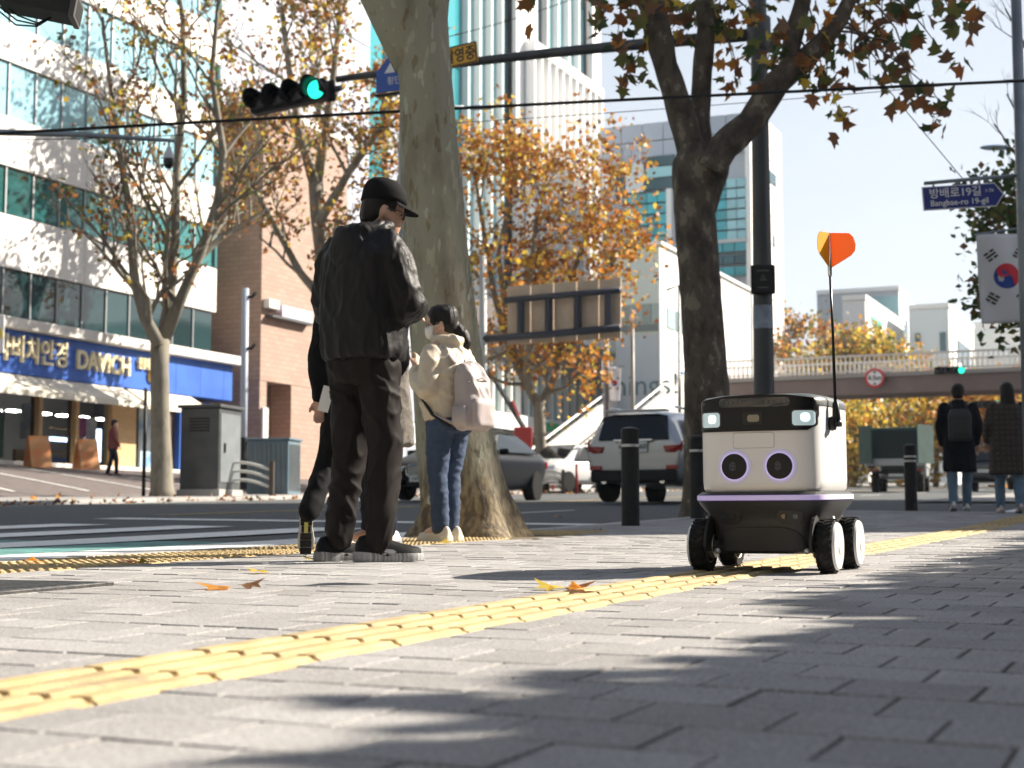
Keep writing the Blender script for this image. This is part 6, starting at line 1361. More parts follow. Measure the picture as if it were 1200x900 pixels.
for sx in (-1, 1):
    shell(sed, 'side_window', M_cglass, [(sx * 0.905, -1.45, 1.02), (sx * 0.90, 0.95, 0.96), (sx * 0.72, 0.35, 1.34), (sx * 0.70, -0.75, 1.36)], 0.06)
    shell(sed, 'headlight', M_hlamp, [(sx * 0.40, 2.40, 0.64), (sx * 0.72, 2.30, 0.66), (sx * 0.84, 2.05, 0.70), (sx * 0.80, 2.15, 0.58), (sx * 0.44, 2.40, 0.55)], 0.06)
    shell(sed, 'tail_light', M_tail, [(sx * 0.45, -2.42, 0.86), (sx * 0.85, -2.30, 0.88), (sx * 0.86, -2.30, 0.74), (sx * 0.45, -2.42, 0.72)], 0.05)
    mb = MB(); mb.prism(rrect(0, 0, 0.30, 0.22, 0.08), 0.05, axis='y'); g_ = mb.build('grille', M_trim, sed, loc=(sx * 0.17, 2.42, 0.55)); MB().tube([(x, 0.055, z_) for x, z_ in rrect(0, 0, 0.31, 0.23, 0.08)] + [(rrect(0, 0, 0.31, 0.23, 0.08)[0][0], 0.055, rrect(0, 0, 0.31, 0.23, 0.08)[0][1])], 0.014, 6, caps=False).build('grille_frame', M_chrome, g_)
    for k in range(6): MB().box((-0.11 + k * 0.044, 0.052, 0), (0.012, 0.012, 0.19)).build('grille_slat', M_chrome, g_)
    MB().box((sx * 1.02, 0.72, 0.98), (0.2, 0.1, 0.13)).build('mirror', M_navy, sed, bevel=0.04)
    MB().box((sx * 0.62, 2.38, 0.33), (0.30, 0.06, 0.10)).build('intake', M_trim, sed, bevel=0.02)
MB().box((0, 2.43, 0.29), (0.7, 0.05, 0.11)).build('intake', M_trim, sed, bevel=0.02)
np_ = MB().box((0, 2.485, 0.395), (0.52, 0.02, 0.115)).build('number_plate', M_plate, sed, bevel=0.004); link('lettering', text_mesh('14머 8671', 0.10, MATS['ink_black'], 0.001, 0.001), np_, (0, 2.498, 0.395), (R(90), 0, math.pi))
lathe(MB(), [(0.045, 0), (0.045, 0.012), (0.01, 0.016)], 16, axis='y', c=(0, 2.41, 0.69)).build('badge', mat('badge_blue', (0.1, 0.2, 0.5), 0.3), sed)
# ---- white parked car further on
M_wcar = mat('paint_white', (0.74, 0.75, 0.76), 0.25, coat=1.0)
wc = car('white_car', 'small white car parked beyond the orange tree', Vector((at(669, 560, 50).x, 50, gz(50) - 0.04)), math.pi - R(38), 4.4, 1.82, 1.6, M_wcar,
  [(-2.15, 0.45, 0.85, 0.9, 0.75, 0.6), (-2.08, 0.32, 0.98, 1.2, 0.88, 0.64), (-1.8, 0.28, 1.02, 1.5, 0.91, 0.62), (-0.6, 0.26, 1.0, 1.6, 0.92, 0.62), (0.3, 0.26, 0.98, 1.56, 0.92, 0.62), (0.9, 0.26, 0.97, 1.25, 0.92, 0.62), (1.3, 0.26, 0.96, 1.02, 0.91, 0.68), (1.85, 0.28, 0.86, 0.9, 0.86, 0.66), (2.15, 0.34, 0.68, 0.72, 0.72, 0.6)], wheelR=0.33)
for x in (-0.80, 0.80):
    for y in (-1.3, 1.32): add_wheel(wc, x, y, 0.33, 0.22, 6)
shell(wc, 'windscreen', M_cglass, [(-0.66, 1.28, 1.02), (0.66, 1.28, 1.02), (0.54, 0.52, 1.52), (-0.54, 0.52, 1.52)], 0.05)
for sx in (-1, 1):
    shell(wc, 'side_window', M_cglass, [(sx * 0.89, -1.75, 1.06), (sx * 0.885, 0.95, 1.02), (sx * 0.75, 0.35, 1.46), (sx * 0.72, -1.5, 1.5)], 0.06); shell(wc, 'headlight', M_hlamp, [(sx * 0.5, 2.12, 0.78), (sx * 0.8, 1.95, 0.82), (sx * 0.78, 2.0, 0.66), (sx * 0.5, 2.16, 0.64)], 0.05)
MB().box((0, 2.14, 0.55), (0.9, 0.05, 0.22)).build('grille', M_trim, wc, bevel=0.03)
# ---- green canvas truck
tk = thing('cargo_truck', 'truck with dark green canvas load bed seen from behind at the far crossing', 'truck', Vector((at(1050, 560, 52).x, 52, gz(52) - 0.02)), (0, 0, -AL * 0.75))
M_canv = mat('canvas_green', (0.012, 0.05, 0.045), 0.7, col2=(0.02, 0.07, 0.062), scale=3, bump=0.5, bscale=6); M_tsil = mat('truck_silver', (0.42, 0.43, 0.44), 0.4, 0.4)
MB().box((0, 1.6, 1.58), (1.86, 3.0, 1.22)).build('canopy', M_canv, tk, bevel=0.06); MB().box((0, 0.08, 1.02), (1.9, 0.06, 0.28)).build('tailboard', M_tsil, tk, bevel=0.02)
for sx in (-1, 1):
    mb = MB(); mb.box((0, 0, 0), (0.06, 0.9, 1.3)); mb.build('open_flap', M_canv, tk, loc=(sx * 0.98, -0.05, 1.6), rot=(0, 0, sx * R(-32))); MB().box((sx * 0.96, 1.6, 1.0), (0.05, 3.0, 0.3)).build('side_board', M_tsil, tk)
    MB().box((sx * 0.7, 0.05, 0.72), (0.3, 0.06, 0.12)).build('tail_light', M_tail, tk, bevel=0.02)
    for y in (0.9, 4.2): add_wheel(tk, sx * 0.75, y, 0.34, 0.24, 6)
MB().box((0, 0.06, 1.6), (1.5, 0.03, 0.95)).build('rear_opening', mat('opening_dark', (0.008, 0.02, 0.02), 0.8), tk)
MB().box((0, 2.3, 0.72), (0.9, 4.4, 0.2)).build('frame', M_trim, tk); MB().box((0, 4.1, 1.3), (1.7, 1.5, 1.5)).build('cab', M_tsil, tk, bevel=0.12); MB().box((0, 0.02, 0.58), (0.5, 0.02, 0.12)).build('number_plate', M_plate, tk)
MB().box((0, 0.05, 0.66), (1.6, 0.1, 0.1)).build('bumper', M_trim, tk)
# ---- dark car beyond the walkers
dc_ = car('dark_car', 'dark small car half hidden between the two far walkers', Vector((at(1163, 560, 56).x, 56, gz(56) - 0.02)), -AL, 4.3, 1.8, 1.5, mat('paint_black', (0.012, 0.013, 0.015), 0.25, 0.3, coat=1.0),
  [(-2.1, 0.45, 0.8, 0.85, 0.72, 0.6), (-2.0, 0.3, 0.95, 1.1, 0.86, 0.62), (-1.6, 0.26, 0.98, 1.42, 0.89, 0.6), (0.2, 0.24, 0.95, 1.5, 0.9, 0.6), (1.1, 0.24, 0.93, 1.0, 0.89, 0.66), (2.1, 0.34, 0.66, 0.7, 0.72, 0.6)])
for x in (-0.78, 0.78):
    for y in (-1.3, 1.3): add_wheel(dc_, x, y, 0.32, 0.2, 6)
shell(dc_, 'rear_window', M_cglass, [(-0.62, -2.06, 1.0), (0.62, -2.06, 1.0), (0.54, -1.7, 1.36), (-0.54, -1.7, 1.36)], 0.05)
for sx in (-1, 1): shell(dc_, 'tail_light', M_tail, [(sx * 0.55, -2.1, 0.9), (sx * 0.84, -2.0, 0.92), (sx * 0.84, -2.0, 0.76), (sx * 0.55, -2.12, 0.74)], 0.05)
MB().box((0, -2.12, 0.66), (0.5, 0.03, 0.12)).build('number_plate', M_plate, dc_)
# ================================================================ PEOPLE
M_skin = mat('skin', (0.52, 0.31, 0.22), 0.5, col2=(0.56, 0.35, 0.25), scale=20); M_hair = mat('hair_black', (0.009, 0.007, 0.006), 0.45, spec=0.25, bump=0.5, bscale=120, stretch=(1, 1, 0.15))
def V(*a): return Vector(a)
def sect(mb, secs, n=20, ex=2.4):
    """loft of level sections (cx, cy, z, rx, ry)"""
    rings = []
    for cx, cy, z_, rx, ry in secs:
        ring = []
        for i in range(n):
            a = 2 * math.pi * i / n; c, s = math.cos(a), math.sin(a)
            ring.append(V(cx + rx * math.copysign(abs(c) ** (2 / ex), c), cy + ry * math.copysign(abs(s) ** (2 / ex), s), z_))
        rings.append(ring)
    return mb.rings(rings)
def limb(mb, pts, rad, n=14, sub=3, squash=1.0):
    P_ = [V(*p) for p in pts]; out, rr = [], []
    for i in range(len(P_) - 1):
        for k in range(sub):
            f = k / sub; p0 = P_[max(0, i - 1)]; p1, p2 = P_[i], P_[i + 1]; p3 = P_[min(len(P_) - 1, i + 2)]
            out.append(0.5 * ((2 * p1) + (p2 - p0) * f * 0.6 + (2 * p0 - 5 * p1 + 4 * p2 - p3) * f * f * 0.6 + (-p0 + 3 * p1 - 3 * p2 + p3) * f ** 3 * 0.6 + (p2 - p1) * 2 * 0.4 * f)); rr.append(rad[i] + (rad[i + 1] - rad[i]) * f)
    out.append(P_[-1]); rr.append(rad[-1]); mb.tube(out, rr, n, squash=squash)
    mb.sphere(P_[0], rad[0] * 0.98, 12, 8); mb.sphere(P_[-1], rad[-1] * 0.98, 12, 8); return mb
def fuse(mb, name, m, parent, voxel=0.012, smooth=4, folds=(), seed=0, keep=None):
    """one continuous surface from overlapping pieces, then smoothed and wrinkled"""
    me = mb.mesh(name, m); o = bpy.data.objects.new(name, me); COL.objects.link(o)
    md = o.modifiers.new('remesh', 'REMESH'); md.mode = 'VOXEL'; md.voxel_size = voxel
    dg = bpy.context.evaluated_depsgraph_get(); new = bpy.data.meshes.new_from_object(o.evaluated_get(dg)); bpy.data.objects.remove(o); bpy.data.meshes.remove(me)
    n = len(new.vertices); co = np.empty(n * 3); new.vertices.foreach_get('co', co); co = co.reshape(-1, 3)
    ed = np.empty(len(new.edges) * 2, np.int32); new.edges.foreach_get('vertices', ed); ed = ed.reshape(-1, 2); deg = np.bincount(ed.ravel(), minlength=n)[:, None].clip(1)
    for it in range(smooth):
        for lam in ((0.5,) if it < smooth else (0.5,)):
            s_ = np.zeros_like(co); np.add.at(s_, ed[:, 0], co[ed[:, 1]]); np.add.at(s_, ed[:, 1], co[ed[:, 0]]); co = co + lam * (s_ / deg - co)
    if folds:
        new.vertices.foreach_set('co', co.ravel()); new.update(); nr = np.empty(n * 3); new.vertices.foreach_get('normal', nr); nr = nr.reshape(-1, 3); d = np.zeros(n)
        for amp, fx, fyy, fz, sharpness, warp in folds:
            o3 = Vector((seed * 3.7, seed * 1.3, seed * 2.1)); vals = np.empty(n)
            for i in range(n):
                x, y, z_ = co[i]; wv = mnoise.noise(Vector((x * 3, y * 3, z_ * 3)) + o3) * warp
                v = mnoise.noise(Vector((x * fx + wv, y * fyy + wv, z_ * fz + wv)) + o3); vals[i] = (1 - abs(v) * 2) ** sharpness - 0.5 if sharpness > 0 and abs(v) < 0.5 else (v if sharpness <= 0 else -0.5)
            d += amp * vals
        co = co + nr * d[:, None]
    new.vertices.foreach_set('co', co.ravel()); new.materials.clear(); new.materials.append(m)
    new.polygons.foreach_set('use_smooth', [True] * len(new.polygons)); new.polygons.foreach_set('material_index', [0] * len(new.polygons)); new.update(); new.name = name
    return link(name, new, parent)
def frame(yaw, pitch=0.0, roll=0.0, c=(0, 0, 0)):
    return Matrix.Translation(c) @ Matrix.Rotation(yaw, 4, 'Z') @ Matrix.Rotation(pitch, 4, 'X') @ Matrix.Rotation(roll, 4, 'Y')
def head_geo(mb, M, k=1.0):
    """head facing local +Y, origin at the ear level centre; about 0.23 high"""
    q = MB()
    sect(q, [(0, 0.015, -0.118, 0.022, 0.030), (0, 0.022, -0.108, 0.042, 0.056), (0, 0.016, -0.085, 0.056, 0.075), (0, 0.008, -0.055, 0.066, 0.088), (0, 0.0, -0.02, 0.073, 0.094), (0, -0.004, 0.02, 0.077, 0.098), (0, -0.006, 0.06, 0.076, 0.097), (0, -0.008, 0.09, 0.064, 0.082), (0, -0.010, 0.108, 0.042, 0.056), (0, -0.010, 0.116, 0.012, 0.016)], 22, 2.2)
    q.sphere((0, 0.099, -0.030), (0.013, 0.017, 0.012), 10, 8); limb(q, [(0, 0.088, 0.005), (0, 0.099, -0.022)], [0.008, 0.011], 8)          # nose
    q.sphere((0, 0.088, -0.062), (0.024, 0.012, 0.006), 10, 6); q.sphere((0, 0.087, -0.072), (0.021, 0.012, 0.006), 10, 6); q.sphere((0, 0.082, -0.098), (0.022, 0.016, 0.014), 10, 6)   # lips, chin
    for sx in (-1, 1):
        q.sphere((sx * 0.076, -0.006, -0.022), (0.010, 0.019, 0.031), 10, 8); q.sphere((sx * 0.036, 0.076, -0.035), (0.020, 0.014, 0.018), 8, 6); limb(q, [(sx * 0.014, 0.090, 0.018), (sx * 0.050, 0.078, 0.016)], [0.009, 0.007], 8)
    q.v = [tuple(Vector(p) * k) for p in q.v]; q.xf(M); mb.add(q.v, q.f)
def hand_geo(mb, M, curl=0.5, k=1.0, thumb=1):
    """hand pointing along local +Y, palm facing -Z, thumb on the side given"""
    q = MB(); q.sphere((0, 0.045, 0), (0.038, 0.050, 0.015), 14, 10); limb(q, [(0, -0.02, 0), (0, 0.02, 0)], [0.026, 0.030], 10, squash=0.75)
    for i, (x, L) in enumerate(((-0.029, 0.062), (-0.010, 0.076), (0.010, 0.071), (0.028, 0.054))):
        x *= -thumb; p = [V(x, 0.082, 0.0)]; a = 0.12
        for s_, l in enumerate((0.46, 0.32, 0.24)): a += curl * (0.55, 0.8, 0.6)[s_]; p.append(p[-1] + V(x * 0.06, math.cos(a), -math.sin(a)) * L * l)
        limb(q, p, [0.0095, 0.0088, 0.0080, 0.0068], 8, 2)
    t_ = thumb; limb(q, [V(t_ * 0.026, 0.015, -0.004), V(t_ * 0.050, 0.042, -0.014), V(t_ * 0.054, 0.068, -0.022 - 0.01 * curl), V(t_ * 0.048, 0.090, -0.030 - 0.02 * curl)], [0.013, 0.0105, 0.0095, 0.0075], 8, 2)
    q.v = [tuple(Vector(p) * k) for p in q.v]; q.xf(M); mb.add(q.v, q.f)
def aim(c, d, up=(0, 0, 1)):
    d = Vector(d).normalized(); u = Vector(up); x = d.cross(u).normalized(); z_ = x.cross(d); M = Matrix((x, d, z_)).transposed().to_4x4(); M.translation = Vector(c); return M
def shoe(parent, c, yaw, pitch, m_up, m_sole, L=0.28, name='shoe', tread=False, accent=None):
    o = link(name, None); bpy.data.objects.remove(o)
    q = MB(); k = L / 0.28
    sect_pts = [(-0.13, 0.030, 0.055), (-0.115, 0.036, 0.085), (-0.07, 0.037, 0.098), (-0.03, 0.036, 0.095), (0.01, 0.039, 0.074), (0.06, 0.045, 0.056), (0.10, 0.043, 0.047), (0.135, 0.030, 0.038), (0.147, 0.014, 0.032)]
    rings = []
    for y, w_, h in sect_pts:
        rings.append([V(w_ * math.cos(a) * (1.0 if math.sin(a) < 0.3 else 0.86), y, 0.024 + max(-0.004, h * 0.9 * math.sin(a))) for a in [2 * math.pi * i / 16 for i in range(16)]])
    q.rings(rings); M = frame(yaw, pitch, 0, c); q.v = [tuple(Vector(p) * k) for p in q.v]; q.xf(M); up = q.build(name, m_up, parent, smooth=True)
    s = MB(); pts = [(0.0, -0.142), (0.028, -0.135), (0.038, -0.11), (0.036, -0.05), (0.036, 0.0), (0.047, 0.06), (0.045, 0.105), (0.030, 0.142), (0.008, 0.156), (-0.012, 0.154), (-0.030, 0.140), (-0.043, 0.10), (-0.042, 0.05), (-0.034, 0.0), (-0.034, -0.05), (-0.037, -0.11), (-0.027, -0.135)]
    r1 = [V(x, y, 0.0 + 0.012 * max(0, (y - 0.06) / 0.1) ** 2) for x, y in pts]; r2 = [V(x * 1.06, y * 1.02, 0.018 + 0.010 * max(0, (y - 0.06) / 0.1)) for x, y in pts]; r3 = [V(x * 0.98, y, 0.034 + 0.006 * (y < -0.05)) for x, y in pts]
    s.rings([r1, r2, r3]); s.v = [tuple(Vector(p) * k) for p in s.v]; s.xf(M); s.build('sole', m_sole, up, smooth=False, auto=45)
    if tread:
        for i in range(7):
            t = MB(); y0 = -0.125 + i * 0.042; wv = 0.03 if abs(y0) > 0.03 else 0.024
            t.box((0, y0, -0.003), (wv * 2.1, 0.036, 0.008)); t.v = [tuple(Vector(p) * k) for p in t.v]; t.xf(M); t.build('tread_block', M_rubber, up)
        t = MB(); t.box((0, -0.03, -0.004), (0.022, 0.10, 0.012)); t.v = [tuple(Vector(p) * k) for p in t.v]; t.xf(M); t.build('tread_accent', accent, up)
    return up
def person(label, px, py, yaw, Y=None):
    g = on_ground(px, py) if Y is None else at(px, 500, Y); return thing('person', label, 'person', (g.x, g.y, gz(g.y)), (0, 0, yaw))
def skin_body(root, sk, H, hands=True, voxel=0.010, neck=True, headk=1.0):
    """slim continuous body under the clothes: head, neck, trunk, arms with hands, legs"""
    mb = MB(); head_geo(mb, sk['head'], headk); hc = sk['head'] @ V(0, -0.012, -0.07); limb(mb, [tuple(hc), sk['neck']], [0.052, 0.056], 14)
    nx = V(*sk['neck']); pe = V(*sk['pelvis'])
    limb(mb, [tuple(nx), tuple(nx.lerp(pe, 0.35)), tuple(nx.lerp(pe, 0.7)), tuple(pe)], [0.055, 0.085, 0.08, 0.075], 16)
    for s_ in 'lr':
        a = sk['arm_' + s_]; limb(mb, [tuple(nx.lerp(V(*a[0]), 0.3))] + list(a), [0.036, 0.036, 0.030, 0.026], 12)
        hd = sk.get('hand_' + s_)
        if hd: hand_geo(mb, *hd)
        l = sk['leg_' + s_]; limb(mb, list(l), [0.065, 0.045, 0.034], 12); limb(mb, [l[2], tuple(V(*l[2]) + V(*sk.get('toe_' + s_, (0, 0.1, -0.03))))], [0.035, 0.028], 8)
    return fuse(mb, 'body', M_skin, root, voxel, 2)

# ---------------------------------------------------------------- man in black cap and windbreaker
M_jkt = mat('nylon_black', (0.010, 0.009, 0.0095), 0.52, spec=0.2, bump=0.2, bscale=50); M_trs = mat('trouser_brown_black', (0.013, 0.010, 0.0095), 0.65, spec=0.12, bump=0.15, bscale=300)
man = person('tall man in black cap, black windbreaker and dark trousers seen from behind', 424, 658, R(-38)); man.scale = (1.005, 1.005, 1.062)
hM = frame(R(-38), R(-13), 0, (0.025, 0.10, 1.55))
sk = dict(head=hM, neck=(0.01, 0.03, 1.415), pelvis=(0, 0, 0.90), arm_l=[(-0.18, 0.0, 1.36), (-0.255, 0.05, 1.10), (-0.06, 0.25, 1.08)], arm_r=[(0.17, 0.0, 1.36), (0.222, 0.06, 1.10), (0.06, 0.26, 1.13)],
          hand_l=(aim((-0.05, 0.27, 1.09), (0.8, 0.5, 0.2)), 0.6, 1.0, -1), hand_r=(aim((0.05, 0.28, 1.14), (-0.8, 0.5, 0.2)), 0.6, 1.0, 1),
          leg_l=[(-0.10, 0, 0.88), (-0.12, 0.02, 0.47), (-0.14, -0.02, 0.09)], leg_r=[(0.10, 0, 0.88), (0.115, 0.03, 0.47), (0.11, 0.0, 0.09)])
skin_body(man, sk, 1.7)
mb = MB()
sect(mb, [(0, 0.0, 0.865, 0.195, 0.150), (0, 0.0, 0.90, 0.205, 0.158), (0, 0.0, 1.0, 0.208, 0.160), (0, -0.005, 1.12, 0.212, 0.158), (0, -0.01, 1.24, 0.216, 0.150), (0, -0.012, 1.33, 0.205, 0.138), (0, 0.0, 1.40, 0.145, 0.110), (0.01, 0.02, 1.45, 0.085, 0.085)], 28, 2.6)
limb(mb, [(-0.165, -0.005, 1.365), (-0.205, 0.0, 1.30), (-0.262, 0.04, 1.10), (-0.13, 0.19, 1.08), (-0.06, 0.25, 1.09)], [0.075, 0.088, 0.078, 0.066, 0.052], 16); limb(mb, [(0.155, -0.005, 1.365), (0.185, 0.0, 1.30), (0.225, 0.05, 1.10), (0.12, 0.20, 1.12), (0.06, 0.26, 1.14)], [0.075, 0.088, 0.082, 0.068, 0.052], 16)
# hood lying on the shoulders
limb(mb, [(-0.085, 0.07, 1.455), (-0.098, -0.01, 1.435), (-0.06, -0.085, 1.41), (0.0, -0.105, 1.395), (0.06, -0.085, 1.41), (0.098, -0.01, 1.435), (0.085, 0.07, 1.455)], [0.028, 0.036, 0.046, 0.052, 0.046, 0.036, 0.028], 12, 3); mb.sphere((0, -0.105, 1.345), (0.115, 0.050, 0.085), 16, 10); mb.sphere((0, -0.03, 1.405), (0.115, 0.105, 0.055), 16, 10)
fuse(mb, 'jacket', M_jkt, man, 0.0095, 4, [(0.008, 6, 6, 1.6, 1, 0.8), (0.0115, 12, 12, 4.5, 2, 1.1), (0.0045, 26, 26, 10, 2, 1.0)], 3)
hd_ = MB(); limb(hd_, [(-0.080, 0.075, 1.475), (-0.100, 0.0, 1.452), (-0.075, -0.085, 1.425), (0.0, -0.118, 1.405), (0.075, -0.085, 1.425), (0.100, 0.0, 1.452), (0.080, 0.075, 1.475)], [0.020, 0.026, 0.036, 0.042, 0.036, 0.026, 0.020], 12, 3); hd_.sphere((0.0, -0.118, 1.345), (0.110, 0.048, 0.095), 18, 12); hd_.sphere((0.0, -0.125, 1.29), (0.085, 0.036, 0.06), 16, 10)
fuse(hd_, 'hood', M_jkt, man, 0.009, 3, [(0.008, 9, 9, 7, 2, 1.1), (0.003, 26, 26, 18, 1, 1.0)], 17)
mb = MB()
sect(mb, [(0, 0.005, 0.76, 0.175, 0.128), (0, 0.0, 0.84, 0.180, 0.135), (0, 0.0, 0.93, 0.170, 0.128)], 24, 2.4)
limb(mb, [(-0.082, 0, 0.84), (-0.095, 0.01, 0.66), (-0.106, 0.025, 0.47), (-0.118, 0.0, 0.28), (-0.130, -0.015, 0.10)], [0.096, 0.092, 0.082, 0.074, 0.062], 18); limb(mb, [(0.082, 0, 0.84), (0.098, 0.015, 0.66), (0.104, 0.035, 0.47), (0.104, 0.015, 0.28), (0.104, 0.0, 0.09)], [0.096, 0.092, 0.084, 0.076, 0.064], 18)
fuse(mb, 'trousers', M_trs, man, 0.0095, 4, [(0.013, 8, 8, 4.5, 2, 1.6), (0.006, 14, 14, 9, 2, 1.4)], 8)
M_shk = mat('trainer_black', (0.009, 0.009, 0.01), 0.6, spec=0.15, bump=0.3, bscale=200); M_sol = mat('sole_pale', (0.42, 0.42, 0.41), 0.7, col2=(0.12, 0.12, 0.12), scale=25, stretch=(0.2, 4, 0.2))
sl_ = shoe(man, (-0.142, 0.03, 0.0), R(-25), 0, M_shk, M_sol, 0.285); sr_ = shoe(man, (0.118, 0.035, 0.0), R(-38), 0, M_shk, M_sol, 0.30)
# pale tick on the near shoe
mb = MB(); tick = [(-0.05, 0.030), (-0.035, 0.022), (0.0, 0.028), (0.06, 0.058), (-0.005, 0.043), (-0.035, 0.040)]
mb.prism(tick, 0.004, axis='x'); mb.xf(frame(R(-38), 0, 0, (0.118, 0.035, 0.0)) @ Matrix.Translation((0.0395, -0.01, 0.012)) @ Matrix.Scale(-1, 4, (0, 1, 0))); mb.build('shoe_mark', mat('mark_grey', (0.45, 0.45, 0.45), 0.5), sr_)
# hair, cap, glasses
q = MB(); sect(q, [(0, -0.05, -0.085, 0.055, 0.040), (0, -0.045, -0.05, 0.070, 0.060), (0, -0.028, -0.01, 0.0795, 0.078), (0, -0.012, 0.03, 0.0815, 0.096), (0, -0.010, 0.07, 0.078, 0.096)], 20, 2.2)
for sx in (-1, 1): q.box((sx * 0.074, 0.035, 0.005), (0.008, 0.03, 0.05))
q.xf(hM); fuse(q, 'hair', M_hair, man, 0.008, 2, [(0.003, 60, 60, 12, 0, 1)], 2)
M_cap = mat('cap_black', (0.008, 0.008, 0.009), 0.8, spec=0.1, bump=0.2, bscale=400)
q = MB(); rings = []
for z_, rx, ry, cy in ((0.024, 0.088, 0.108, -0.006), (0.045, 0.088, 0.108, -0.006), (0.075, 0.087, 0.106, -0.008), (0.100, 0.078, 0.096, -0.010), (0.122, 0.058, 0.072, -0.012), (0.134, 0.030, 0.036, -0.014), (0.1375, 0.004, 0.005, -0.014)):
    rings.append([V(rx * math.cos(a), cy + ry * math.sin(a), z_ + (0.012 * math.sin(a) if z_ < 0.05 else 0)) for a in [2 * math.pi * i / 30 for i in range(30)]])
q.rings(rings); q.sphere((0, -0.014, 0.138), (0.009, 0.009, 0.006), 8, 6); q.xf(hM); cp = q.build('cap', M_cap, man, smooth=True)
q = MB(); top, bot = [], []
for i in range(17):
    a = R(-62 + 124 * i / 16); x = 0.088 * math.sin(a) * 1.02; y = 0.10 * math.cos(a) - 0.006; ext = 0.074 * max(0, math.cos(a * 1.25)); dz = -0.025 * (ext / 0.09) - 0.018 * (math.sin(a)) ** 2
    top.append((V(x, y - 0.004, 0.036), V(x * 1.02, y + ext, 0.036 + dz)))
vs_ = [p for t in top for p in t] + [p - V(0, 0, 0.005) for t in top for p in t]; n = len(top); fs = []
for i in range(n - 1): fs += [(2 * i, 2 * i + 1, 2 * i + 3, 2 * i + 2), (2 * n + 2 * i, 2 * n + 2 * i + 2, 2 * n + 2 * i + 3, 2 * n + 2 * i + 1), (2 * i + 1, 2 * n + 2 * i + 1, 2 * n + 2 * i + 3, 2 * i + 3)]
q.add(vs_, fs); q.xf(hM); q.build('brim', M_cap, cp, smooth=True)
M_frm = mat('spectacle_frame', (0.02, 0.02, 0.02), 0.3)
def glasses(root, hM, k=1.0, m=M_frm):
    q = MB()
    for sx in (-1, 1):
        q.tube([V(sx * 0.034 + 0.024 * math.cos(a), 0.098, -0.012 + 0.019 * math.sin(a)) for a in [2 * math.pi * i / 16 for i in range(17)]], 0.0022, 6, caps=False); q.tube([V(sx * 0.058, 0.096, -0.006), V(sx * 0.078, 0.05, -0.006), V(sx * 0.080, -0.01, -0.012)], 0.0022, 6)
    q.tube([V(-0.010, 0.100, -0.008), V(0.010, 0.100, -0.008)], 0.0022, 6); q.v = [tuple(Vector(p) * k) for p in q.v]; q.xf(hM); return q.build('glasses', m, root, smooth=True)
glasses(man, hM)
for sx in (-1, 1):
    q = MB(); q.sphere((sx * 0.033, 0.082, -0.012), (0.012, 0.008, 0.007), 10, 6); q.xf(hM); q.build('eye', mat('eye_dark', (0.02, 0.015, 0.012), 0.2), man, smooth=True)

# ---------------------------------------------------------------- woman with mask
M_crm = mat('jacket_cream', (0.60, 0.52, 0.40), 0.55, col2=(0.55, 0.47, 0.36), scale=8, bump=0.15, bscale=90); M_jean = mat('denim_blue', (0.022, 0.042, 0.09), 0.85, col2=(0.07, 0.11, 0.19), scale=5, ramp=(0.4, 0.8), stretch=(1, 1, 0.3), bump=0.3, bscale=500)
wom = person('short woman in cream jacket, blue jeans and white mask in profile', 524, 634.5, R(50)); wom.scale = (1.05,) * 3
hW = frame(R(38), R(-4), 0, (0.0, 0.055, 1.345))
sw = dict(head=hW, neck=(0, 0.0, 1.215), pelvis=(0, 0, 0.78), arm_l=[(-0.145, 0.0, 1.16), (-0.19, -0.01, 0.93), (-0.10, 0.17, 1.05)], arm_r=[(0.145, 0.0, 1.16), (0.19, -0.01, 0.93), (0.10, 0.17, 1.05)],
          hand_l=(aim((-0.09, 0.19, 1.07), (0.45, 0.1, 0.9), (0, -1, 0)), 0.9, 0.88, -1), hand_r=(aim((0.09, 0.19, 1.07), (-0.45, 0.1, 0.9), (0, -1, 0)), 0.9, 0.88, 1),
          leg_l=[(-0.085, 0, 0.76), (-0.085, 0.0, 0.42), (-0.085, -0.02, 0.08)], leg_r=[(0.085, 0.02, 0.76), (0.085, 0.05, 0.42), (0.085, 0.05, 0.08)])
skin_body(wom, sw, 1.48, voxel=0.009, headk=0.93)
mb = MB()
sect(mb, [(0, 0.0, 0.735, 0.150, 0.125), (0, 0.0, 0.76, 0.160, 0.135), (0, 0.005, 0.84, 0.172, 0.145), (0, 0.005, 0.95, 0.176, 0.145), (0, 0.0, 1.06, 0.172, 0.138), (0, 0.0, 1.14, 0.155, 0.118), (0, 0.005, 1.20, 0.10, 0.088), (0, 0.01, 1.245, 0.075, 0.075)], 26, 2.4)
for sx in (-1, 1): limb(mb, [(sx * 0.13, 0.0, 1.15), (sx * 0.175, -0.005, 1.07), (sx * 0.20, -0.01, 0.92), (sx * 0.16, 0.09, 0.97), (sx * 0.11, 0.165, 1.045)], [0.062, 0.070, 0.068, 0.060, 0.045], 16)
limb(mb, [(-0.075, 0.05, 1.235), (-0.08, -0.03, 1.235), (0, -0.085, 1.225), (0.08, -0.03, 1.235), (0.075, 0.05, 1.235)], [0.026, 0.032, 0.036, 0.032, 0.026], 10)
fuse(mb, 'jacket', M_crm, wom, 0.009, 4, [(0.012, 7, 7, 10, 2, 1.0), (0.005, 18, 18, 18, 1, 1.0)], 12)
mb = MB(); sect(mb, [(0, -0.01, 0.66, 0.145, 0.118), (0, -0.015, 0.72, 0.150, 0.128), (0, -0.005, 0.79, 0.135, 0.115)], 22, 2.4)
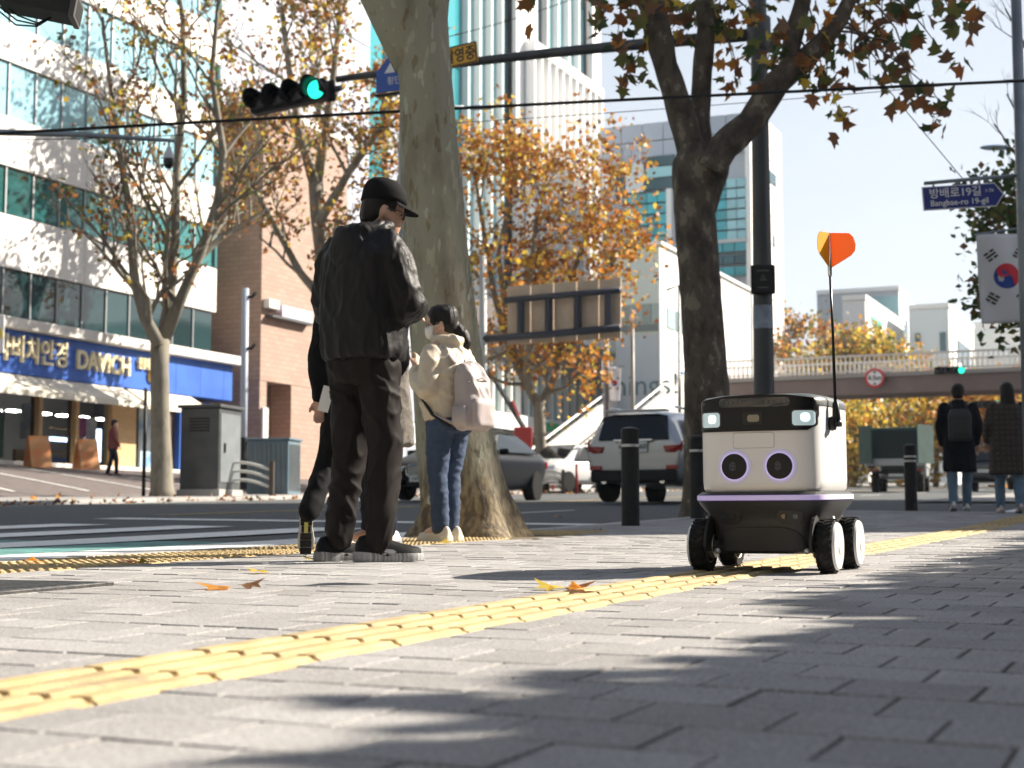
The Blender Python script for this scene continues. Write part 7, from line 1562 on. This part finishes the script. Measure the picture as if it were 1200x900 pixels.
limb(mb, [(-0.075, -0.01, 0.70), (-0.085, 0.0, 0.56), (-0.085, 0.005, 0.40), (-0.085, -0.015, 0.24), (-0.085, -0.02, 0.085)], [0.086, 0.078, 0.062, 0.058, 0.055], 16); limb(mb, [(0.075, 0.0, 0.70), (0.085, 0.03, 0.56), (0.085, 0.05, 0.40), (0.085, 0.045, 0.24), (0.085, 0.05, 0.085)], [0.086, 0.078, 0.062, 0.058, 0.055], 16)
fuse(mb, 'jeans', M_jean, wom, 0.009, 3, [(0.006, 10, 10, 18, 2, 1.0), (0.003, 20, 20, 40, 1, 1.0)], 5)
M_wsh = mat('trainer_cream', (0.62, 0.56, 0.46), 0.6); M_wsol = mat('sole_cream', (0.66, 0.62, 0.52), 0.7)
for sx, cy in ((-1, 0.02), (1, 0.085)): shoe(wom, (sx * 0.085, cy, 0), 0, 0, M_wsh, M_wsol, 0.25)
q = MB(); sect(q, [(0, -0.045, -0.10, 0.05, 0.04), (0, -0.045, -0.06, 0.068, 0.058), (0, -0.03, -0.02, 0.082, 0.080), (0, -0.015, 0.03, 0.086, 0.100), (0, -0.010, 0.075, 0.080, 0.102), (0, -0.010, 0.105, 0.058, 0.078), (0, -0.010, 0.122, 0.02, 0.03)], 22, 2.2)
limb(q, [(0, -0.085, -0.03), (0, -0.125, -0.085), (0, -0.145, -0.145), (0, -0.125, -0.22)], [0.040, 0.050, 0.044, 0.012], 12)
for sx in (-1, 1): q.sphere((sx * 0.074, 0.045, 0.02), (0.012, 0.03, 0.05), 8, 8)
q.v = [tuple(Vector(p) * 0.95) for p in q.v]; q.xf(hW); fuse(q, 'hair', M_hair, wom, 0.008, 2, [(0.004, 50, 50, 10, 0, 1)], 4)
q = MB(); limb(q, [V(-0.02, -0.13, -0.075), V(0.02, -0.135, -0.09)], [0.016, 0.016], 10); q.xf(hW); q.build('hair_tie', M_hair, wom, smooth=True)
q = MB(); rings = []
for z_, rx, ry, c in ((-0.108, 0.030, 0.055, 0.020), (-0.095, 0.050, 0.080, 0.022), (-0.07, 0.062, 0.090, 0.022), (-0.045, 0.068, 0.096, 0.018), (-0.02, 0.066, 0.098, 0.012)):
    rings.append([V(rx * math.sin(a), c + ry * math.cos(a) * 0.98, z_) for a in [R(-68 + 136 * i / 16) for i in range(17)]])
vs_ = [p for r_ in rings for p in r_]; fs = [(i * 17 + j, i * 17 + j + 1, (i + 1) * 17 + j + 1, (i + 1) * 17 + j) for i in range(4) for j in range(16)]
q.add(vs_, fs)
for sx in (-1, 1): q.tube([V(sx * 0.060, 0.055, -0.03), V(sx * 0.078, 0.0, -0.02)], 0.0015, 5); q.tube([V(sx * 0.055, 0.05, -0.08), V(sx * 0.078, 0.0, -0.04)], 0.0015, 5)
q.v = [tuple(Vector(p) * 0.95) for p in q.v]; q.xf(hW); mk_ = q.build('mask', mat('mask_white', (0.78, 0.76, 0.73), 0.7), wom, smooth=True); mk_.modifiers.new('s', 'SOLIDIFY').thickness = 0.003
glasses(wom, hW, 0.93, mat('spectacle_gold', (0.3, 0.2, 0.12), 0.3, 0.6))
for sx in (-1, 1):
    q = MB(); q.sphere((sx * 0.031, 0.077, -0.011), (0.011, 0.007, 0.006), 10, 6); q.xf(hW); q.build('eye', MATS['eye_dark'], wom, smooth=True)
# backpack
M_bag = mat('backpack_taupe', (0.44, 0.38, 0.37), 0.6, col2=(0.40, 0.345, 0.335), scale=6, bump=0.2, bscale=200)
bag = thing('backpack', 'taupe backpack worn by the woman in the cream jacket', 'backpack', wom.location, wom.rotation_euler)
mb = MB(); sect(mb, [(0, -0.215, 0.70, 0.10, 0.06), (0, -0.218, 0.72, 0.12, 0.08), (0, -0.22, 0.82, 0.128, 0.088), (0, -0.215, 0.97, 0.126, 0.082), (0, -0.205, 1.07, 0.115, 0.07), (0, -0.195, 1.12, 0.09, 0.05), (0, -0.19, 1.135, 0.045, 0.026)], 24, 3.0)
fuse(mb, 'main_pouch', M_bag, bag, 0.009, 4, [(0.012, 6, 6, 6, 2, 1.2), (0.004, 16, 16, 16, 1, 1)], 6)
mb = MB(); sect(mb, [(0, -0.295, 0.715, 0.085, 0.03), (0, -0.302, 0.73, 0.10, 0.038), (0, -0.302, 0.87, 0.10, 0.038), (0, -0.294, 0.90, 0.08, 0.025)], 20, 3.0); fuse(mb, 'front_pocket', M_bag, bag, 0.008, 3, [(0.005, 9, 9, 9, 1, 1)], 7)
for sx in (-1, 1):
    MB().tube([(sx * 0.09, -0.14, 1.13), (sx * 0.095, -0.06, 1.235), (sx * 0.10, 0.03, 1.225), (sx * 0.11, 0.13, 1.12), (sx * 0.115, 0.155, 1.02), (sx * 0.15, 0.10, 0.90), (sx * 0.165, -0.03, 0.80), (sx * 0.13, -0.17, 0.74)], 0.022, 10, squash=0.45).build('strap', M_bag, bag, smooth=True)
    MB().tube([(sx * 0.175, 0.05, 0.90), (sx * 0.185, -0.04, 0.80), (sx * 0.14, -0.16, 0.72)], 0.017, 8, squash=0.4).build('strap_tail', M_black, bag, smooth=True)
    mb = MB(); sect(mb, [(sx * 0.12, -0.22, 0.72, 0.022, 0.05), (sx * 0.13, -0.22, 0.75, 0.026, 0.062), (sx * 0.13, -0.22, 0.85, 0.022, 0.058)], 14); mb.build('side_pocket', M_bag, bag, smooth=True)
MB().tube([(-0.105, -0.27, 1.0), (0, -0.297, 1.03), (0.105, -0.27, 1.0)], 0.004, 6).build('zip', mat('zip_grey', (0.3, 0.27, 0.26), 0.4), bag); MB().tube([(-0.035, -0.18, 1.11), (-0.028, -0.17, 1.15), (0.028, -0.17, 1.15), (0.035, -0.18, 1.11)], 0.008, 8).build('carry_loop', M_bag, bag, smooth=True)

# ---------------------------------------------------------------- the two people half hidden behind the man
M_fle = mat('fleece_grey', (0.13, 0.115, 0.10), 0.95, col2=(0.20, 0.18, 0.155), scale=45, bump=1.0, bscale=160); M_blk = mat('cloth_black', (0.008, 0.008, 0.009), 0.8, spec=0.1, bump=0.3, bscale=120); M_nav = mat('cloth_navy', (0.012, 0.014, 0.026), 0.8, spec=0.1, bump=0.3, bscale=120)
def simple_person(label, px, py, yaw, H, coat, legs, shoes, coat_z, arm_l, arm_r, leg_l, leg_r, hairlong=False, Y=None, shoe_spec=None, head_yaw=0.0, collar=True, voxel=0.012, hems=1.0, cw=1.0):
    o = person(label, px, py, yaw, Y); k = H / 1.70
    S = lambda p: tuple(V(*p) * k); hm = frame(head_yaw, R(-4), 0, S((0, 0.03, 1.575))) @ Matrix.Scale(k, 4)
    d = dict(head=hm, neck=S((0, 0, 1.44)), pelvis=S((0, 0, 0.90)), arm_l=[S(p) for p in arm_l], arm_r=[S(p) for p in arm_r], leg_l=[S(p) for p in leg_l], leg_r=[S(p) for p in leg_r])
    for s_, a in (('l', arm_l), ('r', arm_r)):
        e = V(*a[2]) - V(*a[1]); d['hand_' + s_] = (aim(S(a[2]), e, (0, 1, 0.3) if abs(e.normalized().z) > 0.6 else (0, 0, 1)), 0.55, k, -1 if s_ == 'l' else 1)
    skin_body(o, d, H, voxel=voxel)
    mb = MB(); zs_ = coat_z
    secs = [(0, 0.0, zs_, 0.20 * hems, 0.165 * hems), (0, 0, zs_ + 0.03, 0.205 * hems, 0.17 * hems), (0, 0, 1.0, 0.195 * cw, 0.150), (0, 0, 1.15, 0.200 * cw, 0.148), (0, -0.005, 1.28, 0.205, 0.140), (0, -0.005, 1.37, 0.180, 0.115), (0, 0, 1.43, 0.10, 0.085), (0, 0.01, 1.48, 0.07, 0.07)]
    sect(mb, [tuple(x * k for x in q) for q in secs], 24, 2.5)
    for a in (arm_l, arm_r):
        a0, a1, a2 = V(*a[0]), V(*a[1]), V(*a[2]); limb(mb, [S(a0), S(a0.lerp(a1, 0.35)), S(a1), S(a1.lerp(a2, 0.5)), S(a1.lerp(a2, 0.93))], [0.072 * k, 0.075 * k, 0.066 * k, 0.058 * k, 0.046 * k], 14)
    fuse(mb, 'coat', coat, o, 0.012, 3, [(0.010, 8, 8, 5, 2, 1.2), (0.004, 18, 18, 12, 1, 1)], len(label))
    mb = MB(); sect(mb, [tuple(x * k for x in q) for q in [(0, 0, 0.74, 0.16, 0.12), (0, 0, 0.84, 0.165, 0.125), (0, 0, 0.93, 0.155, 0.12)]], 20)
    for l in (leg_l, leg_r):
        l0, l1, l2 = V(*l[0]), V(*l[1]), V(*l[2]); limb(mb, [S(l0 - V(0, 0, 0.05)), S(l0.lerp(l1, 0.5)), S(l1), S(l1.lerp(l2, 0.5)), S(l1.lerp(l2, 0.96))], [0.095 * k, 0.088 * k, 0.074 * k, 0.066 * k, 0.060 * k], 14)
    fuse(mb, 'trousers', legs, o, 0.012, 3, [(0.008, 9, 9, 9, 2, 1.2)], len(label) + 3)
    for i, (c, yw, pt, tr) in enumerate(shoe_spec): shoe(o, S(c), yw, pt, shoes, M_sol if not tr else mat('sole_offwhite', (0.45, 0.44, 0.40), 0.7), 0.275 * k, tread=tr, accent=mat('accent_lime', (0.45, 0.42, 0.10), 0.5) if tr else None)
    q = MB()
    if hairlong:
        sect(q, [(0, -0.07, -0.30, 0.07, 0.03), (0, -0.075, -0.22, 0.095, 0.045), (0, -0.06, -0.12, 0.095, 0.06), (0, -0.045, -0.04, 0.092, 0.075), (0, -0.018, 0.03, 0.09, 0.098), (0, -0.010, 0.08, 0.082, 0.10), (0, -0.01, 0.118, 0.05, 0.06), (0, -0.01, 0.128, 0.015, 0.02)], 20, 2.2)
    else:
        sect(q, [(0, -0.05, -0.085, 0.055, 0.04), (0, -0.045, -0.05, 0.072, 0.06), (0, -0.028, -0.01, 0.083, 0.08), (0, -0.012, 0.04, 0.087, 0.100), (0, -0.008, 0.08, 0.082, 0.100), (0, -0.008, 0.115, 0.055, 0.065), (0, -0.008, 0.13, 0.015, 0.02)], 20, 2.2)
    q.xf(hm); fuse(q, 'hair', M_hair, o, 0.010, 2, [(0.005, 45, 45, 14, 0, 1)], 9)
    return o, k
walker, _ = simple_person('person in black walking away behind the man, one shoe sole lifted', 419, 650, R(8), 1.52, M_blk, M_blk, mat('trainer_dark', (0.03, 0.03, 0.032), 0.6), 0.86,
    [(-0.18, 0, 1.38), (-0.225, -0.03, 1.12), (-0.225, -0.04, 0.87)], [(0.18, 0, 1.38), (0.23, 0.05, 1.12), (0.17, 0.2, 1.0)], [(-0.09, 0, 0.9), (-0.17, 0.02, 0.52), (-0.285, -0.22, 0.22)], [(0.09, 0, 0.9), (0.11, 0.14, 0.50), (0.12, 0.24, 0.09)], shoe_spec=[((-0.292, -0.19, 0.145), R(2), R(-74), True), ((0.12, 0.28, 0.0), 0, 0, False)], voxel=0.011)
pap = thing('paper_sheet', 'small white paper held low beside the man in the windbreaker', 'paper', walker.location, walker.rotation_euler)
mb = MB(); mb.box((-0.17, -0.10, 0.78), (0.055, 0.002, 0.13), Matrix.Rotation(R(14), 3, 'Y')); mb.build('sheet', mat('paper_white', (0.8, 0.8, 0.78), 0.8), pap)
flc, _ = simple_person('person in grey fleece coat and white shoes hidden behind the man', 446, 641, R(118), 1.58, M_fle, M_nav, mat('trainer_white', (0.72, 0.70, 0.66), 0.6), 0.62,
    [(-0.18, 0, 1.38), (-0.24, 0.02, 1.14), (-0.10, 0.20, 1.10)], [(0.18, 0, 1.38), (0.24, 0.02, 1.14), (0.10, 0.20, 1.10)], [(-0.09, 0, 0.9), (-0.10, 0.02, 0.5), (-0.11, 0.0, 0.09)], [(0.09, 0, 0.9), (0.10, 0.04, 0.5), (0.11, 0.02, 0.09)], shoe_spec=[((-0.11, 0.04, 0), R(10), 0, False), ((0.11, 0.06, 0), R(-10), 0, False)], hairlong=True, hems=1.12)
# ---------------------------------------------------------------- walkers far right and far left
M_coat = mat('coat_navy_black', (0.009, 0.010, 0.014), 0.85, spec=0.1, bump=0.2, bscale=90); M_fjean = mat('denim_light', (0.09, 0.16, 0.24), 0.8, col2=(0.13, 0.21, 0.29), scale=8); M_wht = MATS['trainer_white']
def plaid():
    m = mat('coat_plaid', (0.05, 0.04, 0.032), 0.9); n = m.node_tree; b = n.nodes['Principled BSDF']; tc = n.nodes.new('ShaderNodeTexCoord'); outs = []
    for ax, rot in (('X', (0, 0, 0)), ('Z', (0, R(90), 0))):
        mp = n.nodes.new('ShaderNodeMapping'); mp.inputs['Rotation'].default_value = rot; n.links.new(tc.outputs['Object'], mp.inputs[0]); wv = n.nodes.new('ShaderNodeTexWave'); wv.inputs['Scale'].default_value = 5.0; n.links.new(mp.outputs[0], wv.inputs[0]); outs.append(wv.outputs['Fac'])
    mx = n.nodes.new('ShaderNodeMath'); mx.operation = 'MULTIPLY'; n.links.new(outs[0], mx.inputs[0]); n.links.new(outs[1], mx.inputs[1]); r = n.nodes.new('ShaderNodeValToRGB'); r.color_ramp.elements[0].color = (0.035, 0.028, 0.024, 1); r.color_ramp.elements[1].color = (0.075, 0.057, 0.042, 1); n.links.new(mx.outputs[0], r.inputs[0]); n.links.new(r.outputs[0], b.inputs['Base Color']); return m
WL = ([(-0.09, 0, 0.9), (-0.10, -0.04, 0.50), (-0.10, -0.14, 0.10)], [(0.09, 0, 0.9), (0.10, 0.10, 0.50), (0.09, 0.12, 0.09)])
fm, k_ = simple_person('man in dark long coat and jeans walking away with a black backpack', 1126, 599, R(-12), 1.66, M_coat, M_fjean, M_wht, 0.52, [(-0.18, 0, 1.38), (-0.24, -0.02, 1.12), (-0.21, 0.06, 0.88)], [(0.18, 0, 1.38), (0.25, 0.0, 1.12), (0.23, 0.03, 0.88)], *WL, shoe_spec=[((-0.10, -0.10, 0.01), 0, R(-12), False), ((0.09, 0.16, 0), 0, 0, False)], hems=1.08)
fb = thing('backpack', 'square black backpack worn by the man in the dark long coat', 'backpack', fm.location, fm.rotation_euler)
mb = MB(); sect(mb, [tuple(x * k_ for x in q) for q in [(0, -0.21, 0.92, 0.13, 0.06), (0, -0.22, 0.95, 0.15, 0.075), (0, -0.22, 1.25, 0.15, 0.075), (0, -0.20, 1.34, 0.12, 0.05)]], 20, 4.0); fuse(mb, 'main_pouch', mat('bag_black', (0.02, 0.02, 0.022), 0.6), fb, 0.012, 2)
for sx in (-1, 1): MB().tube([(sx * 0.09, -0.14, 1.33), (sx * 0.10, -0.02, 1.42), (sx * 0.11, 0.12, 1.30), (sx * 0.14, 0.10, 1.05), (sx * 0.12, -0.14, 0.95)], 0.02, 8, squash=0.5).build('strap', MATS['bag_black'], fb, smooth=True)
MB().box((0, -0.285, 1.06), (0.2, 0.03, 0.16)).build('front_pocket', MATS['bag_black'], fb, bevel=0.012)
fw, _ = simple_person('woman with long dark hair in brown checked coat walking away', 1184, 601.5, R(-6), 1.60, plaid(), M_fjean, mat('trainer_pink', (0.6, 0.5, 0.48), 0.6), 0.50, [(-0.18, 0, 1.38), (-0.26, 0.0, 1.12), (-0.25, 0.10, 0.92)], [(0.18, 0, 1.38), (0.25, 0.0, 1.12), (0.23, 0.08, 0.88)], WL[1][:0] + [(-0.09, 0, 0.9), (-0.10, 0.08, 0.50), (-0.10, 0.10, 0.09)], [(0.09, 0, 0.9), (0.10, -0.03, 0.50), (0.10, -0.14, 0.10)], shoe_spec=[((-0.10, 0.13, 0), 0, 0, False), ((0.10, -0.1, 0.01), 0, R(-12), False)], hairlong=True, hems=1.25, cw=1.1)
lw, _ = simple_person('distant person in dark red jacket walking before the optician shop', 133, 577, R(-75), 1.62, mat('jacket_red', (0.16, 0.035, 0.03), 0.7), M_nav, M_blk, 0.80, [(-0.18, 0, 1.38), (-0.22, -0.06, 1.12), (-0.2, 0.02, 0.88)], [(0.18, 0, 1.38), (0.22, 0.06, 1.12), (0.19, 0.18, 0.9)], *WL, shoe_spec=[((-0.10, -0.10, 0.01), 0, R(-12), False), ((0.09, 0.16, 0), 0, 0, False)], Y=44.0, voxel=0.016)
lw.location.z = fore(*st_of(lw.location.x, lw.location.y)).z if st_of(lw.location.x, lw.location.y)[1] > 24 else gz(44.0) + 0.02
# ---------------------------------------------------------------- fallen leaves
fl = [(270, 691, 'orange', .12), (283, 690, 'brown', .09), (310, 672, 'yellow', .09), (42, 660, 'orange', .10), (158, 660, 'brown', .10), (172, 661, 'yellow', .08), (656, 692, 'yellow', .11), (680, 693, 'orange', .09), (690, 697, 'brown', .10), (668, 690, 'rust', .09), (512, 638, 'yellow', .14), (375, 657, 'yellow', .10), (832, 686, 'brown', .05), (855, 606, 'rust', .12), (700, 622, 'brown', .12), (655, 606, 'rust', .14)]
LEAF_LAB = ['orange leaf lying alone left of the man on the pavement', 'brown leaf touching the orange one left of the man', 'small yellow leaf between the man and the road, on the paving', 'orange leaf near the left edge by the kerb tactile', 'brown leaf on the kerb tactile at the left', 'yellow scrap beside the brown leaf on the kerb tactile', 'yellow leaf at the left of the clump on the guide strip', 'big curled orange leaf on the yellow guide strip', 'brown leaf under the big orange one on the guide strip', 'rust leaf behind the clump on the guide strip', 'yellow leaf under the toe of the woman in cream', 'yellow leaf under the lifted shoe of the walker', 'tiny dark leaf scrap on the strip before the robot', 'rust leaf in the shade behind the robot wheel', 'brown leaf in the shade left of the bollard', 'rust leaf at the road edge beyond the big trunk']
for i, (x, y, k, s_) in enumerate(fl):
    g = on_ground(x, y); o = link('fallen_leaf', LEAF_ME[k][i % 3], None, (g.x, g.y, gz(g.y) + 0.012), (R(rnd.uniform(172, 190)), R(rnd.uniform(-8, 8)), rnd.uniform(0, 6.28))); o.scale = (s_, s_, s_)
    tag(o, LEAF_LAB[i], 'leaf', 'fallen leaves on the pavement')
# drift of dry leaves in the far gutter: too small to count
r = random.Random(9); pts = []
for k in range(500):
    s_ = r.uniform(20, 60); t_ = 18.6 + abs(r.gauss(0, 0.35)) * (-1 if r.random() < .6 else 1.2); p = st(s_, t_, 0.06 if t_ > 18.95 else -0.01); pts.append(tuple(p))
for k in range(0):
    s_ = r.uniform(4, 16); t_ = KERB_T + 0.2 + abs(r.gauss(0, 0.3)); pts.append(tuple(st(s_, t_, -0.01)))
tag(link('leaf_litter', crown_mesh('leaf_litter', pts, [r.uniform(.06, .13) for _ in pts], {'rust': 2, 'brown': 3, 'orange': 1}, 77)), 'dry leaves drifted along the road gutters', 'leaves', kind='stuff')
# ================================================================ HAZE: thin even air round the whole place, the sky outside it
hb = MB(); hb.box((150, 480, 57), (1500, 1560, 124)); hz = hb.build('haze'); tag(hz, kind='stuff')
hm_ = bpy.data.materials.new('haze'); hm_.use_nodes = True; n = hm_.node_tree; n.nodes.clear()
pv_ = n.nodes.new('ShaderNodeVolumePrincipled'); pv_.inputs['Color'].default_value = (0.80, 0.88, 1.0, 1); pv_.inputs['Density'].default_value = 0.00035; pv_.inputs['Anisotropy'].default_value = 0.2
n.links.new(pv_.outputs[0], n.nodes.new('ShaderNodeOutputMaterial').inputs['Volume']); hz.data.materials.append(hm_)
